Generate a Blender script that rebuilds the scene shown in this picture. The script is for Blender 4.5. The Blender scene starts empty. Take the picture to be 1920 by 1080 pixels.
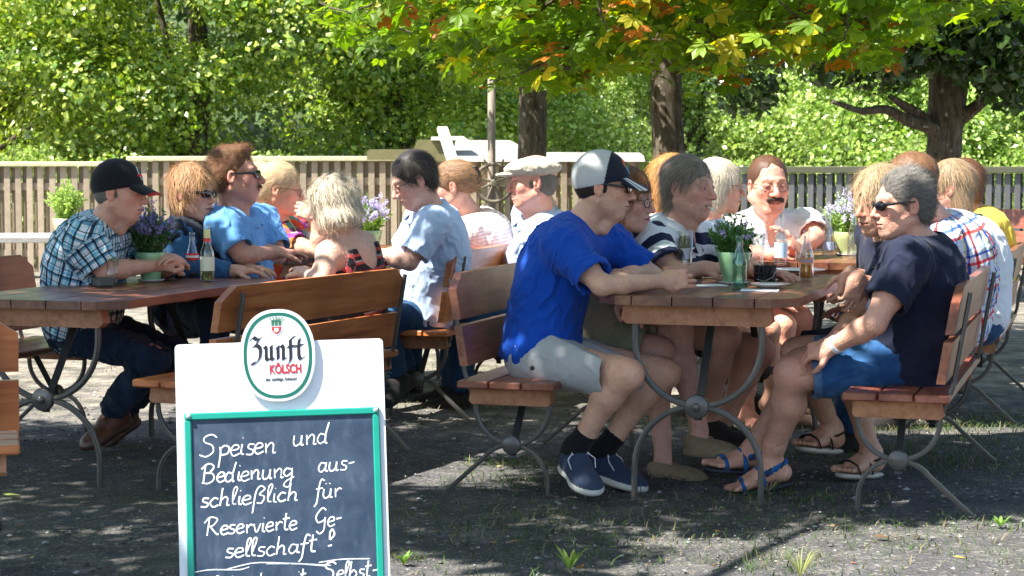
import bpy, math, random
import numpy as np
from mathutils import Vector, Matrix
scene = bpy.context.scene
COL = scene.collection
R = math.radians
# ------------------------------------------------------------------ camera, sky, sun, exposure
FPX, HOR, CAMH = 3600.0, 300.0, 1.23
TILT = math.atan((540-HOR)/FPX)
cam_d = bpy.data.cameras.new('camera'); cam = bpy.data.objects.new('camera', cam_d); COL.objects.link(cam)
cam.location = (0, 0, CAMH); cam.rotation_euler = (math.pi/2-TILT, 0, 0)
cam_d.sensor_width = 36; cam_d.lens = FPX/1920*36; cam_d.clip_end = 400; cam_d.clip_start = .1
cam_d.dof.use_dof = True; cam_d.dof.focus_distance = 7.0; cam_d.dof.aperture_fstop = 11
scene.camera = cam
SUN = Vector((-.50, -.24, .84)).normalized()
world = bpy.data.worlds.new('World'); scene.world = world; world.use_nodes = True
wn = world.node_tree; bg = wn.nodes['Background']
sky = wn.nodes.new('ShaderNodeTexSky'); sky.sky_type = 'NISHITA'; sky.sun_disc = False
sky.sun_elevation = math.asin(SUN.z); sky.sun_rotation = math.atan2(SUN.x, SUN.y)
wn.links.new(sky.outputs[0], bg.inputs[0]); bg.inputs[1].default_value = .095
sun_d = bpy.data.lights.new('sun', 'SUN'); sun_d.energy = 5.0; sun_d.angle = R(.53); sun_d.color = (1, .945, .86)
sun = bpy.data.objects.new('sun', sun_d); COL.objects.link(sun)
sun.rotation_euler = SUN.to_track_quat('Z', 'Y').to_euler(); sun.location = (-10, 3, 20)
scene.view_settings.view_transform = 'Standard'; scene.view_settings.look = 'None'
scene.view_settings.exposure = 1.74; scene.view_settings.gamma = 1
scene.cycles.max_bounces = 12; scene.cycles.diffuse_bounces = 4; scene.cycles.transmission_bounces = 12
scene.cycles.transparent_max_bounces = 12; scene.cycles.sample_clamp_indirect = 6
scene.cycles.use_denoising = True

def V(*a): return np.array(a if len(a) > 1 else a[0], dtype=float)
def unit(v):
    v = np.asarray(v, float); n = np.linalg.norm(v); return v/n if n > 1e-9 else v
def ray(px, py):
    x = (px-960)/FPX; y = -(py-540)/FPX; c, s = math.cos(TILT), math.sin(TILT)
    return V(x, c+y*s, -s+y*c)
def at(px, py, Y):
    d = ray(px, py); return V(0, 0, CAMH)+d*(Y/d[1])
def atz(px, py, z=0.0):
    d = ray(px, py); return V(0, 0, CAMH)+d*((z-CAMH)/d[2])

# ------------------------------------------------------------------ objects
def tag(o, label=None, cat=None, group=None, kind=None):
    if label: o['label'] = label
    if cat: o['category'] = cat
    if group: o['group'] = group
    if kind: o['kind'] = kind
    return o
def empty(name, loc, rz=0, label=None, cat=None, group=None):
    o = bpy.data.objects.new(name, None); COL.objects.link(o); o.empty_display_size = .1
    o.location = Vector(loc); o.rotation_euler = (0, 0, rz)
    return tag(o, label, cat, group)
def raw_mesh(name, v, f, mat, parent=None, smooth=True, col=None, vec=None, loc=None, mats=None, fm=None):
    """v (n,3) array, f (m,k) array or list of tuples"""
    me = bpy.data.meshes.new(name); v = np.asarray(v, np.float32)
    if isinstance(f, np.ndarray) and f.ndim == 2:
        m, k = f.shape
        me.vertices.add(len(v)); me.vertices.foreach_set('co', v.ravel())
        me.loops.add(m*k); me.loops.foreach_set('vertex_index', f.astype(np.int32).ravel())
        me.polygons.add(m); me.polygons.foreach_set('loop_start', np.arange(0, m*k, k, dtype=np.int32))
        me.update(calc_edges=True)
    else:
        me.from_pydata([tuple(map(float, x)) for x in v], [], [tuple(map(int, x)) for x in f]); me.update()
    if smooth is True or smooth is False:
        me.polygons.foreach_set('use_smooth', np.full(len(me.polygons), bool(smooth)))
    else: me.polygons.foreach_set('use_smooth', np.asarray(smooth, bool))
    if col is not None:
        a = me.color_attributes.new('Col', 'FLOAT_COLOR', 'POINT'); c = np.ones((len(v), 4), np.float32); c[:, :3] = col
        a.data.foreach_set('color', c.ravel())
    if vec is not None:
        a = me.attributes.new('pc', 'FLOAT_VECTOR', 'POINT'); a.data.foreach_set('vector', np.asarray(vec, np.float32).ravel())
    for x in (mats or [mat]): me.materials.append(x)
    if fm is not None: me.polygons.foreach_set('material_index', np.asarray(fm, np.int32))
    o = bpy.data.objects.new(name, me); COL.objects.link(o)
    if parent is not None: o.parent = parent
    if loc is not None: o.location = Vector(loc)
    return o
def copy_tree(o, parent=None):
    c = o.copy(); COL.objects.link(c)
    if parent is not None: c.parent = parent
    for ch in list(o.children): copy_tree(ch, c)
    return c

class MB:
    """collects convex solids, sweeps and lathes in local coordinates, links them as one mesh"""
    def __init__(s): s.v = []; s.f = []; s.sm = []; s.c = []; s.n = 0
    def add(s, v, f, smooth=False, col=(1, 1, 1)):
        v = np.asarray(v, float); s.v.append(v); s.f += [tuple(int(i)+s.n for i in q) for q in f]
        s.sm += [smooth]*len(f); s.c.append(np.tile(col, (len(v), 1))); s.n += len(v); return s
    def box(s, lo, hi, bev=0, col=(1, 1, 1)):
        (x0, y0, z0), (x1, y1, z1) = lo, hi
        if bev <= 0:
            v = [(x0,y0,z0),(x1,y0,z0),(x1,y1,z0),(x0,y1,z0),(x0,y0,z1),(x1,y0,z1),(x1,y1,z1),(x0,y1,z1)]
            return s.add(v, [(0,3,2,1),(4,5,6,7),(0,1,5,4),(1,2,6,5),(2,3,7,6),(3,0,4,7)], False, col)
        bm_v = []; import itertools
        ids = {}
        ctr = ((x0+x1)/2, (y0+y1)/2, (z0+z1)/2); h = ((x1-x0)/2, (y1-y0)/2, (z1-z0)/2)
        b = min(bev, min(h)*.9)
        for sx, sy, sz in itertools.product((-1, 1), repeat=3):
            for ax in range(3):
                p = [ctr[i]+(sx, sy, sz)[i]*(h[i]-(0 if i == ax else b)) for i in range(3)]
                ids[(sx, sy, sz, ax)] = len(bm_v); bm_v.append(p)
        F = []
        for ax in range(3):
            o1, o2 = [i for i in range(3) if i != ax]
            for sg in (-1, 1):
                q = []
                for a, b2 in ((-1, -1), (1, -1), (1, 1), (-1, 1)):
                    k = [0, 0, 0]; k[ax] = sg; k[o1] = a; k[o2] = b2; q.append(ids[(*k, ax)])
                F.append(q)
        for ax in range(3):
            o1, o2 = [i for i in range(3) if i != ax]
            for a in (-1, 1):
                for b2 in (-1, 1):
                    k0 = [0]*3; k0[ax] = -1; k0[o1] = a; k0[o2] = b2; k1 = list(k0); k1[ax] = 1
                    F.append([ids[(*k0, o1)], ids[(*k1, o1)], ids[(*k1, o2)], ids[(*k0, o2)]])
        for sx, sy, sz in itertools.product((-1, 1), repeat=3):
            F.append([ids[(sx, sy, sz, a)] for a in range(3)])
        return s._orient(bm_v, F, ctr, col)
    def _orient(s, v, F, ctr, col, smooth=False):
        v = np.asarray(v, float); G = []
        for q in F:
            p = v[list(q)]; nrm = np.cross(p[1]-p[0], p[2]-p[0]); G.append(q if nrm @ (p.mean(0)-np.asarray(ctr)) > 0 else q[::-1])
        return s.add(v, G, smooth, col)
    def prism(s, poly, a, b, axis=1, col=(1, 1, 1)):
        """poly of 2D points extruded from a to b along axis (0,1,2); the 2D pair are the other two axes in order"""
        n = len(poly); v = []
        for t in (a, b):
            for p in poly:
                q = [p[0], p[1]]; q.insert(axis, t); v.append(q)
        ctr = np.mean(np.asarray(v, float), 0)
        F = [list(range(n)), list(range(n, 2*n))]+[[i, (i+1) % n, (i+1) % n+n, i+n] for i in range(n)]
        # outward by signed area
        ar = sum(poly[i][0]*poly[(i+1) % n][1]-poly[(i+1) % n][0]*poly[i][1] for i in range(n))
        flip = (ar > 0) ^ (axis == 1) ^ (b < a)
        F = [F[0][::-1], F[1]]+[q for q in F[2:]] if flip else [F[0], F[1][::-1]]+[q[::-1] for q in F[2:]]
        return s.add(v, F, False, col)
    def sweep(s, path, r, sides=8, col=(1, 1, 1), prof=None, caps=True, closed=False, afix=None):
        P = np.asarray(path, float); n = len(P)
        rr = np.full(n, r, float) if np.isscalar(r) else np.asarray(r, float)
        T = np.gradient(P, axis=0) if not closed else (np.roll(P, -1, 0)-np.roll(P, 1, 0))
        T /= np.linalg.norm(T, axis=1)[:, None]+1e-12
        up = V(0, 0, 1) if abs(T[0][2]) < .9 else V(0, 1, 0)
        A = unit(np.cross(T[0], up)); v = []
        pr = prof if prof is not None else [(math.cos(2*math.pi*i/sides), math.sin(2*math.pi*i/sides)) for i in range(sides)]
        k = len(pr)
        for i in range(n):
            A = unit(A-T[i]*(A @ T[i])) if afix is None else V(afix); B = np.cross(T[i], A)
            for (a, b) in pr: v.append(P[i]+rr[i]*(a*A+b*B))
        F = []
        for i in range(n if closed else n-1):
            j = (i+1) % n
            for q in range(k): F.append((i*k+q, i*k+(q+1) % k, j*k+(q+1) % k, j*k+q))
        s.add(v, F, prof is None, col)
        if caps and not closed:
            b0 = s.n-n*k; s.f += [tuple(b0+q for q in range(k))[::-1], tuple(b0+(n-1)*k+q for q in range(k))]; s.sm += [False, False]
        return s
    def lathe(s, prof, center=(0, 0, 0), seg=28, col=(1, 1, 1), axis=2):
        v = []; F = []; n = len(prof)
        for (r, z) in prof:
            for i in range(seg):
                a = 2*math.pi*i/seg; p = [r*math.cos(a), r*math.sin(a), z]
                if axis == 1: p = [p[0], p[2], p[1]]
                v.append([center[0]+p[0], center[1]+p[1], center[2]+p[2]])
        for j in range(n-1):
            for i in range(seg):
                q = (j*seg+i, j*seg+(i+1) % seg, (j+1)*seg+(i+1) % seg, (j+1)*seg+i)
                F.append(q if axis == 2 else q[::-1])
        return s.add(v, F, True, col)
    def build(s, name, mat, parent=None, loc=None, vec=None):
        return raw_mesh(name, np.concatenate(s.v), s.f, mat, parent, smooth=s.sm, col=np.concatenate(s.c), loc=loc)

# ------------------------------------------------------------------ materials
class NT:
    def __init__(s, name):
        s.m = bpy.data.materials.new(name); s.m.use_nodes = True; s.t = s.m.node_tree; s.n = s.t.nodes
        s.b = s.n['Principled BSDF']; s.out = s.n['Material Output']
    def node(s, typ, **kw):
        n = s.n.new(typ)
        for k, v in kw.items(): setattr(n, k, v)
        return n
    def put(s, sock, v):
        if hasattr(v, 'is_output') or isinstance(v, bpy.types.NodeSocket): s.t.links.new(v, sock)
        else: sock.default_value = v
    def math(s, op, a, b=0.0, c=0.0, clamp=False):
        n = s.node('ShaderNodeMath', operation=op, use_clamp=clamp)
        for i, x in enumerate((a, b, c)): s.put(n.inputs[i], x)
        return n.outputs[0]
    def mix(s, f, a, b, blend='MIX'):
        n = s.node('ShaderNodeMix', data_type='RGBA', blend_type=blend)
        s.put(n.inputs[0], f); s.put(n.inputs[6], rgba(a)); s.put(n.inputs[7], rgba(b)); return n.outputs[2]
    def coord(s, which='Object', scale=(1, 1, 1)):
        tc = s.node('ShaderNodeTexCoord'); mp = s.node('ShaderNodeMapping'); mp.inputs['Scale'].default_value = scale
        s.t.links.new(tc.outputs[which], mp.inputs[0]); return mp.outputs[0]
    def attr(s, name, out=0): n = s.node('ShaderNodeAttribute', attribute_name=name); return n.outputs[out]
    def noise(s, vec, scale, detail=3, rough=.55, out=0, dist=0):
        n = s.node('ShaderNodeTexNoise'); s.put(n.inputs['Vector'], vec); n.inputs['Scale'].default_value = scale
        n.inputs['Detail'].default_value = detail; n.inputs['Roughness'].default_value = rough; n.inputs['Distortion'].default_value = dist; return n.outputs[out]
    def ramp(s, f, stops):
        n = s.node('ShaderNodeValToRGB'); s.put(n.inputs[0], f); e = n.color_ramp.elements
        while len(e) < len(stops): e.new(.5)
        for i, (p, c) in enumerate(stops): e[i].position = p; e[i].color = rgba(c)
        return n.outputs[0]
    def bump(s, h, dist=.002, strength=1.0):
        n = s.node('ShaderNodeBump'); n.inputs['Distance'].default_value = dist; n.inputs['Strength'].default_value = strength
        s.put(n.inputs['Height'], h); s.t.links.new(n.outputs[0], s.b.inputs['Normal']); return n
    def base(s, c): s.put(s.b.inputs['Base Color'], rgba(c)); return s
    def set(s, **kw):
        for k, v in kw.items(): s.put(s.b.inputs[k.replace('_', ' ')], v)
        return s
def rgba(c):
    if isinstance(c, bpy.types.NodeSocket): return c
    if np.isscalar(c): return (c, c, c, 1)
    return (*c[:3], 1)
def plain(name, col, rough=.5, metal=0, var=.15, vscale=12, bump=0, bscale=60, attr=False, spec=.5, **kw):
    t = NT(name); P = t.coord()
    c = t.attr('Col') if attr else col
    if var > 0:
        f = t.noise(P, vscale, 4); k = t.math('MULTIPLY_ADD', f, 2*var, 1-var)
        cc = t.node('ShaderNodeCombineColor'); [t.put(cc.inputs[i], k) for i in range(3)]
        c = t.mix(1.0, c, cc.outputs[0], 'MULTIPLY')
    t.base(c); t.set(Roughness=rough, Metallic=metal, **{'Specular_IOR_Level': spec}); t.set(**kw)
    if bump: t.bump(t.noise(P, bscale, 3), bump)
    return t.m
def leafmat(name, transl=.45, rough=.45, spec=.4):
    t = NT(name); c = t.attr('Col'); t.base(c); t.set(Roughness=rough, Specular_IOR_Level=spec)
    tr = t.node('ShaderNodeBsdfTranslucent'); ms = t.node('ShaderNodeMixShader'); ms.inputs[0].default_value = transl
    hs = t.node('ShaderNodeHueSaturation'); hs.inputs['Value'].default_value = 1.6; hs.inputs['Saturation'].default_value = 1.12; hs.inputs['Hue'].default_value = .495
    t.put(hs.inputs['Color'], c); t.put(tr.inputs[0], hs.outputs[0])
    t.t.links.new(t.b.outputs[0], ms.inputs[1]); t.t.links.new(tr.outputs[0], ms.inputs[2]); t.t.links.new(ms.outputs[0], t.out.inputs[0])
    return t.m
def woodmat(name, a, b, rough=.38, dark=.35, coat=.25):
    """grain runs along local y; 'Col' attribute tints each plank"""
    t = NT(name); P = t.coord('Object', (1, .09, 1)); Q = t.coord('Object', (1, 1, 1))
    g = t.noise(P, 42, 5, .65, dist=.6); g2 = t.noise(P, 9, 3, .6, dist=1.2); kn = t.noise(Q, 3.2, 2)
    f = t.math('ADD', t.math('MULTIPLY', g, .55), t.math('MULTIPLY', g2, .6))
    c = t.ramp(f, [(.38, [x*dark for x in a]), (.5, a), (.66, b)])
    c = t.mix(t.math('MULTIPLY', t.math('SUBTRACT', kn, .48, clamp=True), 2.4, clamp=True), c, [x*.55 for x in a])
    c = t.mix(1.0, c, t.attr('Col'), 'MULTIPLY')
    # weathered pale wear patches
    w = t.noise(Q, 14, 6, .7); wf = t.math('MULTIPLY', t.math('SUBTRACT', w, .62, clamp=True), 2.2, clamp=True)
    c = t.mix(t.math('MULTIPLY', wf, .45), c, (.30, .20, .14))
    t.base(c); t.set(Roughness=t.math('MULTIPLY_ADD', w, .35, rough-.12), Coat_Weight=coat, Coat_Roughness=.25)
    t.bump(f, .0012); return t.m
# vectorised value noise ------------------------------------------------------
_rng = np.random.RandomState(7); _tab = _rng.rand(32, 32, 32).astype(np.float32)
def vnoise(P, seed=0):
    P = np.asarray(P, float)+seed*13.37; i = np.floor(P).astype(int); f = P-i; f = f*f*(3-2*f); i &= 31; j = (i+1) & 31
    x0, y0, z0 = i.T; x1, y1, z1 = j.T; fx, fy, fz = f.T; T = _tab
    a = T[x0, y0, z0]*(1-fx)+T[x1, y0, z0]*fx; b = T[x0, y1, z0]*(1-fx)+T[x1, y1, z0]*fx
    c = T[x0, y0, z1]*(1-fx)+T[x1, y0, z1]*fx; d = T[x0, y1, z1]*(1-fx)+T[x1, y1, z1]*fx
    return (a*(1-fy)+b*fy)*(1-fz)+(c*(1-fy)+d*fy)*fz
def fbm(P, seed=0, o=3):
    s = 0; a = 1; t = 0
    for k in range(o): s = s+a*vnoise(np.asarray(P)*2**k, seed+k); t += a; a *= .5
    return s/t
# ------------------------------------------------------------------ implicit surfaces: smooth unions meshed by surface nets
def cap(a, b, ra, rb=None):
    a = V(a); b = V(b); rb = ra if rb is None else rb; ab = b-a; L2 = max(ab @ ab, 1e-9)
    def fn(X, Y, Z):
        t = np.clip(((X-a[0])*ab[0]+(Y-a[1])*ab[1]+(Z-a[2])*ab[2])/L2, 0, 1)
        return np.sqrt((X-a[0]-t*ab[0])**2+(Y-a[1]-t*ab[1])**2+(Z-a[2]-t*ab[2])**2)-(ra+(rb-ra)*t)
    m = max(ra, rb); return fn, np.minimum(a, b)-m, np.maximum(a, b)+m
def cone(a, b, ra, rb, flat=(True, True), ax2=None, k2=1.0):
    """cone with flat ends; optional squash k2 along direction ax2"""
    a = V(a); b = V(b); ab = b-a; L = np.linalg.norm(ab); u = ab/L
    def fn(X, Y, Z):
        px, py, pz = X-a[0], Y-a[1], Z-a[2]; t = px*u[0]+py*u[1]+pz*u[2]
        qx, qy, qz = px-t*u[0], py-t*u[1], pz-t*u[2]
        r = np.sqrt(qx**2+qy**2+qz**2); tt = np.clip(t/L, 0, 1); d = (r-(ra+(rb-ra)*tt))
        if flat[0]: d = np.maximum(d, -t)
        else: d = np.where(t < 0, np.sqrt(r**2+t**2)-ra, d)
        if flat[1]: d = np.maximum(d, t-L)
        else: d = np.where(t > L, np.sqrt(r**2+(t-L)**2)-rb, d)
        return d
    m = max(ra, rb); return fn, np.minimum(a, b)-m, np.maximum(a, b)+m
def ell(c, ax, rad):
    c = V(c); ax = np.asarray(ax, float); rad = V(rad)
    def fn(X, Y, Z):
        px, py, pz = X-c[0], Y-c[1], Z-c[2]; k0 = 0; k1 = 0
        for i in range(3):
            q = px*ax[i][0]+py*ax[i][1]+pz*ax[i][2]; k0 = k0+(q/rad[i])**2; k1 = k1+(q/rad[i]**2)**2
        k0 = np.sqrt(k0)+1e-9; return k0*(k0-1)/(np.sqrt(k1)+1e-9)
    e = np.sqrt(((ax*rad[:, None])**2).sum(0)); return fn, c-e, c+e
def rbox(c, ax, half, r):
    c = V(c); ax = np.asarray(ax, float); h = V(half)-r
    def fn(X, Y, Z):
        px, py, pz = X-c[0], Y-c[1], Z-c[2]; s = 0; m = -1e9
        for i in range(3):
            q = np.abs(px*ax[i][0]+py*ax[i][1]+pz*ax[i][2])-h[i]; s = s+np.maximum(q, 0)**2; m = np.maximum(m, q)
        return np.sqrt(s)+np.minimum(m, 0)-r
    e = np.abs(ax*V(half)[:, None]).sum(0); return fn, c-e, c+e
def inflate(prim, d):
    fn, lo, hi = prim; return (lambda X, Y, Z: fn(X, Y, Z)-d), lo-d, hi+d

class SDF:
    def __init__(s): s.ops = []
    def u(s, prim, k=.02): s.ops.append((0, prim, k)); return s
    def cut(s, prim, k=.004): s.ops.append((1, prim, k)); return s
    def keep(s, p, n, k=0): s.ops.append((2, (V(p), unit(n)), k)); return s
    def mesh(s, h, fine=None):
        adds = [o for o in s.ops if o[0] == 0]
        lo = np.min([o[1][1] for o in adds], 0)-.02-2*h; hi = np.max([o[1][2] for o in adds], 0)+.02+2*h
        axs = []
        for i in range(3):
            if fine is None: axs.append(np.arange(lo[i], hi[i]+h, h)); continue
            fl, fh, hf = fine[0][i], fine[1][i], fine[2]
            A = [np.arange(lo[i], fl, h)] if fl > lo[i] else []
            A.append(np.arange(max(fl, lo[i]), min(fh, hi[i]), hf))
            if fh < hi[i]: A.append(np.arange(fh, hi[i]+h, h))
            x = np.concatenate(A); x = x[np.concatenate([[True], np.diff(x) > hf*.3])]; axs.append(x)
        xs, ys, zs = axs; D = np.full((len(xs), len(ys), len(zs)), .05, np.float32)
        for kind, prim, k in s.ops:
            if kind == 2:
                p, n = prim
                d = (xs[:, None, None]-p[0])*n[0]+(ys[None, :, None]-p[1])*n[1]+(zs[None, None, :]-p[2])*n[2]
                D = np.maximum(D, -d.astype(np.float32)); continue
            fn, l, hh = prim; mrg = k+1.5*h
            sl = tuple(slice(max(np.searchsorted(a, l[i]-mrg)-1, 0), np.searchsorted(a, hh[i]+mrg)+1) for i, a in enumerate(axs))
            X, Y, Z = xs[sl[0]][:, None, None], ys[sl[1]][None, :, None], zs[sl[2]][None, None, :]
            if X.size == 0 or Y.size == 0 or Z.size == 0: continue
            d = fn(X, Y, Z).astype(np.float32); a = D[sl]
            if kind == 0:
                q = np.maximum(k-np.abs(a-d), 0)/max(k, 1e-6); D[sl] = np.minimum(a, d)-q*q*k*.25
            else:
                d = -d; q = np.maximum(k-np.abs(a-d), 0)/max(k, 1e-6); D[sl] = np.maximum(a, d)+q*q*k*.25
        D[0] = D[-1] = .05; D[:, 0] = D[:, -1] = .05; D[:, :, 0] = D[:, :, -1] = .05
        return nets(D, xs, ys, zs)
def nets(D, xs, ys, zs):
    I = D < 0; nx, ny, nz = D.shape
    c = I[:-1, :-1, :-1].astype(np.int8)
    tot = np.zeros((nx-1, ny-1, nz-1), np.int8)
    for a in (0, 1):
        for b in (0, 1):
            for d in (0, 1): tot += I[a:nx-1+a, b:ny-1+b, d:nz-1+d]
    act = (tot > 0) & (tot < 8); idx = np.full(act.shape, -1, np.int32); ii, jj, kk = np.nonzero(act); n = len(ii)
    idx[ii, jj, kk] = np.arange(n)
    acc = np.zeros((n, 3)); cnt = np.zeros(n)
    co = [(a, b, d) for a in (0, 1) for b in (0, 1) for d in (0, 1)]
    val = {q: D[ii+q[0], jj+q[1], kk+q[2]] for q in co}
    pos = lambda q: np.stack([xs[ii+q[0]], ys[jj+q[1]], zs[kk+q[2]]], 1)
    for q in co:
        for ax in range(3):
            if q[ax] == 0:
                r = list(q); r[ax] = 1; r = tuple(r); va, vb = val[q], val[r]; m = (va < 0) != (vb < 0)
                t = np.where(m, va/np.where(np.abs(va-vb) < 1e-9, 1, va-vb), 0)[:, None]
                acc += np.where(m[:, None], pos(q)*(1-t)+pos(r)*t, 0); cnt += m
    v = acc/np.maximum(cnt, 1)[:, None]; F = []
    for ax in range(3):
        sl0 = [slice(1, -1)]*3; sl1 = [slice(1, -1)]*3; sl0[ax] = slice(0, -1); sl1[ax] = slice(1, None)
        A = I[tuple(sl0)]; B = I[tuple(sl1)]; e = np.nonzero(A != B); off = [1, 1, 1]; off[ax] = 0
        p = [e[i]+off[i] for i in range(3)]; fl = A[e]
        o1, o2 = [(1, 2), (2, 0), (0, 1)][ax]
        def g(d1, d2):
            q = [p[0].copy(), p[1].copy(), p[2].copy()]; q[o1] = q[o1]-d1; q[o2] = q[o2]-d2; return idx[q[0], q[1], q[2]]
        Q = np.stack([g(1, 1), g(0, 1), g(0, 0), g(1, 0)], 1); Q[~fl] = Q[~fl][:, ::-1]; F.append(Q)
    F = np.concatenate(F); F = F[(F >= 0).all(1)]
    return v, F
def vnormals(v, F):
    n = np.zeros_like(v); p = v[F]; fn = np.cross(p[:, 2]-p[:, 0], p[:, 3]-p[:, 1])
    for i in range(4): np.add.at(n, F[:, i], fn)
    return n/(np.linalg.norm(n, axis=1)[:, None]+1e-12)
def relax(v, F, it=1, lam=.5):
    for _ in range(it):
        s = np.zeros_like(v); c = np.zeros(len(v))
        for a, b in ((0, 1), (1, 2), (2, 3), (3, 0)):
            np.add.at(s, F[:, a], v[F[:, b]]); np.add.at(c, F[:, a], 1); np.add.at(s, F[:, b], v[F[:, a]]); np.add.at(c, F[:, b], 1)
        v = v*(1-lam)+lam*s/np.maximum(c, 1)[:, None]
    return v
# ------------------------------------------------------------------ shared materials
MAT = {}
def _skin():
    t = NT('skin'); P = t.coord(); c = t.attr('Col'); t.base(c); t.set(Roughness=.46, Specular_IOR_Level=.4, Subsurface_Weight=.12, Subsurface_Scale=.01)
    t.b.inputs['Subsurface Radius'].default_value = (1, .35, .2); t.bump(t.math('ADD', t.noise(P, 240, 2), t.math('MULTIPLY', t.noise(P, 55, 3), 2.2)), .0022); return t.m
MAT['skin'] = _skin()
MAT['chalk'] = None
MAT['eye'] = plain('eye', 0, .15, attr=True, var=0)
MAT['hair'] = plain('hair', 0, .55, attr=True, var=.2, vscale=90, spec=.28)
MAT['lens'] = plain('dark_lens', (.006, .006, .008), .06, var=0, spec=.8)
MAT['wire'] = plain('wire', 0, .25, .6, attr=True, var=0)
MAT['rubber'] = plain('rubber', 0, .7, attr=True, var=.2, vscale=50)
def _cloth(name, colf=None, rough=.85, fine=900, sheen=.08, bump=.0006):
    t = NT(name); P = t.coord(); c = colf(t) if colf else t.attr('Col')
    k = t.math('MULTIPLY_ADD', t.noise(P, 9, 3), .22, .89); cc = t.node('ShaderNodeCombineColor'); [t.put(cc.inputs[i], k) for i in range(3)]
    c = t.mix(1.0, c, cc.outputs[0], 'MULTIPLY'); t.base(c); t.set(Roughness=rough, Sheen_Weight=sheen, Specular_IOR_Level=.2)
    t.bump(t.math('ADD', t.math('MULTIPLY', t.noise(P, fine, 2), .3), t.noise(P, 38, 4)), bump*3); return t.m
MAT['cloth_v'] = _cloth('cloth')
def bands(t, x, stops, period):
    """x in metres; stops = [(start fraction, colour)] repeated every period, hard edges"""
    f = t.math('FRACT', t.math('DIVIDE', t.math('ADD', x, 10.0), period))
    n = t.node('ShaderNodeValToRGB'); n.color_ramp.interpolation = 'CONSTANT'; t.put(n.inputs[0], f); e = n.color_ramp.elements
    while len(e) < len(stops): e.new(.5)
    for i, (p, c) in enumerate(stops): e[i].position = p; e[i].color = rgba(c)
    return n.outputs[0]
def sep(t):
    n = t.node('ShaderNodeSeparateXYZ'); t.t.links.new(t.attr('pc', 1), n.inputs[0]); return n.outputs
def stripes(st, per):
    return lambda t: bands(t, sep(t)[1], st, per)
def plaid(sx, px, sy, py, mode='MULTIPLY'):
    def f(t):
        s = sep(t); a = bands(t, s[0], sx, px); b = bands(t, s[1], sy, py); return t.mix(1.0, a, b, mode)
    return f
NAVY = (.012, .018, .055); W = (.80, .83, .88)
MAT['stripe'] = _cloth('navy_white_stripes', stripes([(0, NAVY), (.5, (.72, .76, .80))], .088))
MAT['plaid_blue'] = _cloth('blue_plaid', plaid([(0, W), (.20, (.05, .09, .13)), (.30, (.30, .62, .78)), (.48, W), (.56, (.35, .65, .8)), (.66, (.03, .05, .09)), (.80, W), (.86, (.10, .25, .38)), (.9, W)], .062,
    [(0, W), (.22, (.16, .36, .50)), (.34, (.05, .08, .12)), (.44, (.75, .8, .85)), (.60, (.35, .62, .76)), (.72, W), (.84, (.08, .12, .18)), (.9, W)], .066))
MAT['plaid_red'] = _cloth('red_blue_plaid', plaid([(0, W), (.10, (.75, .06, .07)), (.20, W), (.38, (.06, .12, .50)), (.48, (.75, .65, .25)), (.54, W), (.72, (.2, .35, .7)), (.78, W)], .105,
    [(0, W), (.30, (.85, .12, .12)), (.40, (1, .9, .9)), (.58, (.12, .22, .62)), (.66, W), (.82, (.45, .55, .85)), (.88, W)], .125))
MAT['fine_stripe'] = _cloth('fine_pink_stripes', stripes([(0, (.80, .72, .70)), (.55, (.70, .48, .45))], .017))
def _floral(t):
    v = t.node('ShaderNodeTexVoronoi', feature='F1'); t.put(v.inputs['Vector'], t.coord()); v.inputs['Scale'].default_value = 26
    x = t.node('ShaderNodeSeparateColor'); t.t.links.new(v.outputs['Color'], x.inputs[0]); n = t.node('ShaderNodeValToRGB'); n.color_ramp.interpolation = 'CONSTANT'
    t.put(n.inputs[0], x.outputs[0]); e = n.color_ramp.elements
    st = [(0, (.70, .08, .02)), (.18, (.75, .25, .04)), (.32, (.25, .05, .25)), (.48, (.70, .70, .72)), (.62, (.05, .30, .28)), (.74, (.65, .05, .06)), (.88, (.03, .03, .06))]
    while len(e) < len(st): e.new(.5)
    for i, (p, c) in enumerate(st): e[i].position = p; e[i].color = rgba(c)
    return n.outputs[0]
MAT['floral'] = _cloth('floral_print', _floral)
MAT['halter'] = _cloth('red_black_print', stripes([(0, (.02, .02, .025)), (.40, (.55, .07, .07)), (.52, (.30, .30, .33)), (.64, (.02, .02, .025)), (.85, (.5, .06, .06))], .075))
def _denim(base, lo):
    def f(t):
        P = t.coord(); n = t.noise(P, 7, 4, .6); return t.mix(1.0, t.mix(t.math('MULTIPLY', t.math('SUBTRACT', n, .42, clamp=True), 2.5, clamp=True), lo, base), t.attr('Col'), 'MULTIPLY')
    return f
MAT['denim'] = _cloth('blue_denim', _denim((.05, .16, .34), (.010, .055, .17)), bump=.001)
MAT['jeans'] = _cloth('dark_jeans', _denim((.015, .045, .10), (.006, .016, .04)), bump=.001)
MAT['jeans_mid'] = _cloth('mid_jeans', _denim((.03, .10, .20), (.012, .045, .11)), bump=.001)
MAT['wood_table'] = woodmat('varnished_table_wood', (.13, .045, .024), (.23, .095, .05), .34, .4, .25)
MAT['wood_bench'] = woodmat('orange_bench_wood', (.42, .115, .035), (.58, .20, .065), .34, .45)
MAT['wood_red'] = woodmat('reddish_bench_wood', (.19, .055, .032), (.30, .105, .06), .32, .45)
MAT['wood_beam'] = woodmat('pale_beam_wood', (.34, .13, .055), (.46, .21, .10), .5, .5, 0)
MAT['steel'] = plain('grey_lacquered_steel', (.11, .105, .10), .32, .35, .25, 20, .0004, 200)
MAT['steel_dark'] = plain('dark_steel', (.045, .045, .045), .4, .3, .2, 20)
MAT['oldwood'] = plain('weathered_fence_wood', 0, .75, attr=True, var=.3, vscale=16, bump=.002, bscale=40)
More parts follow.
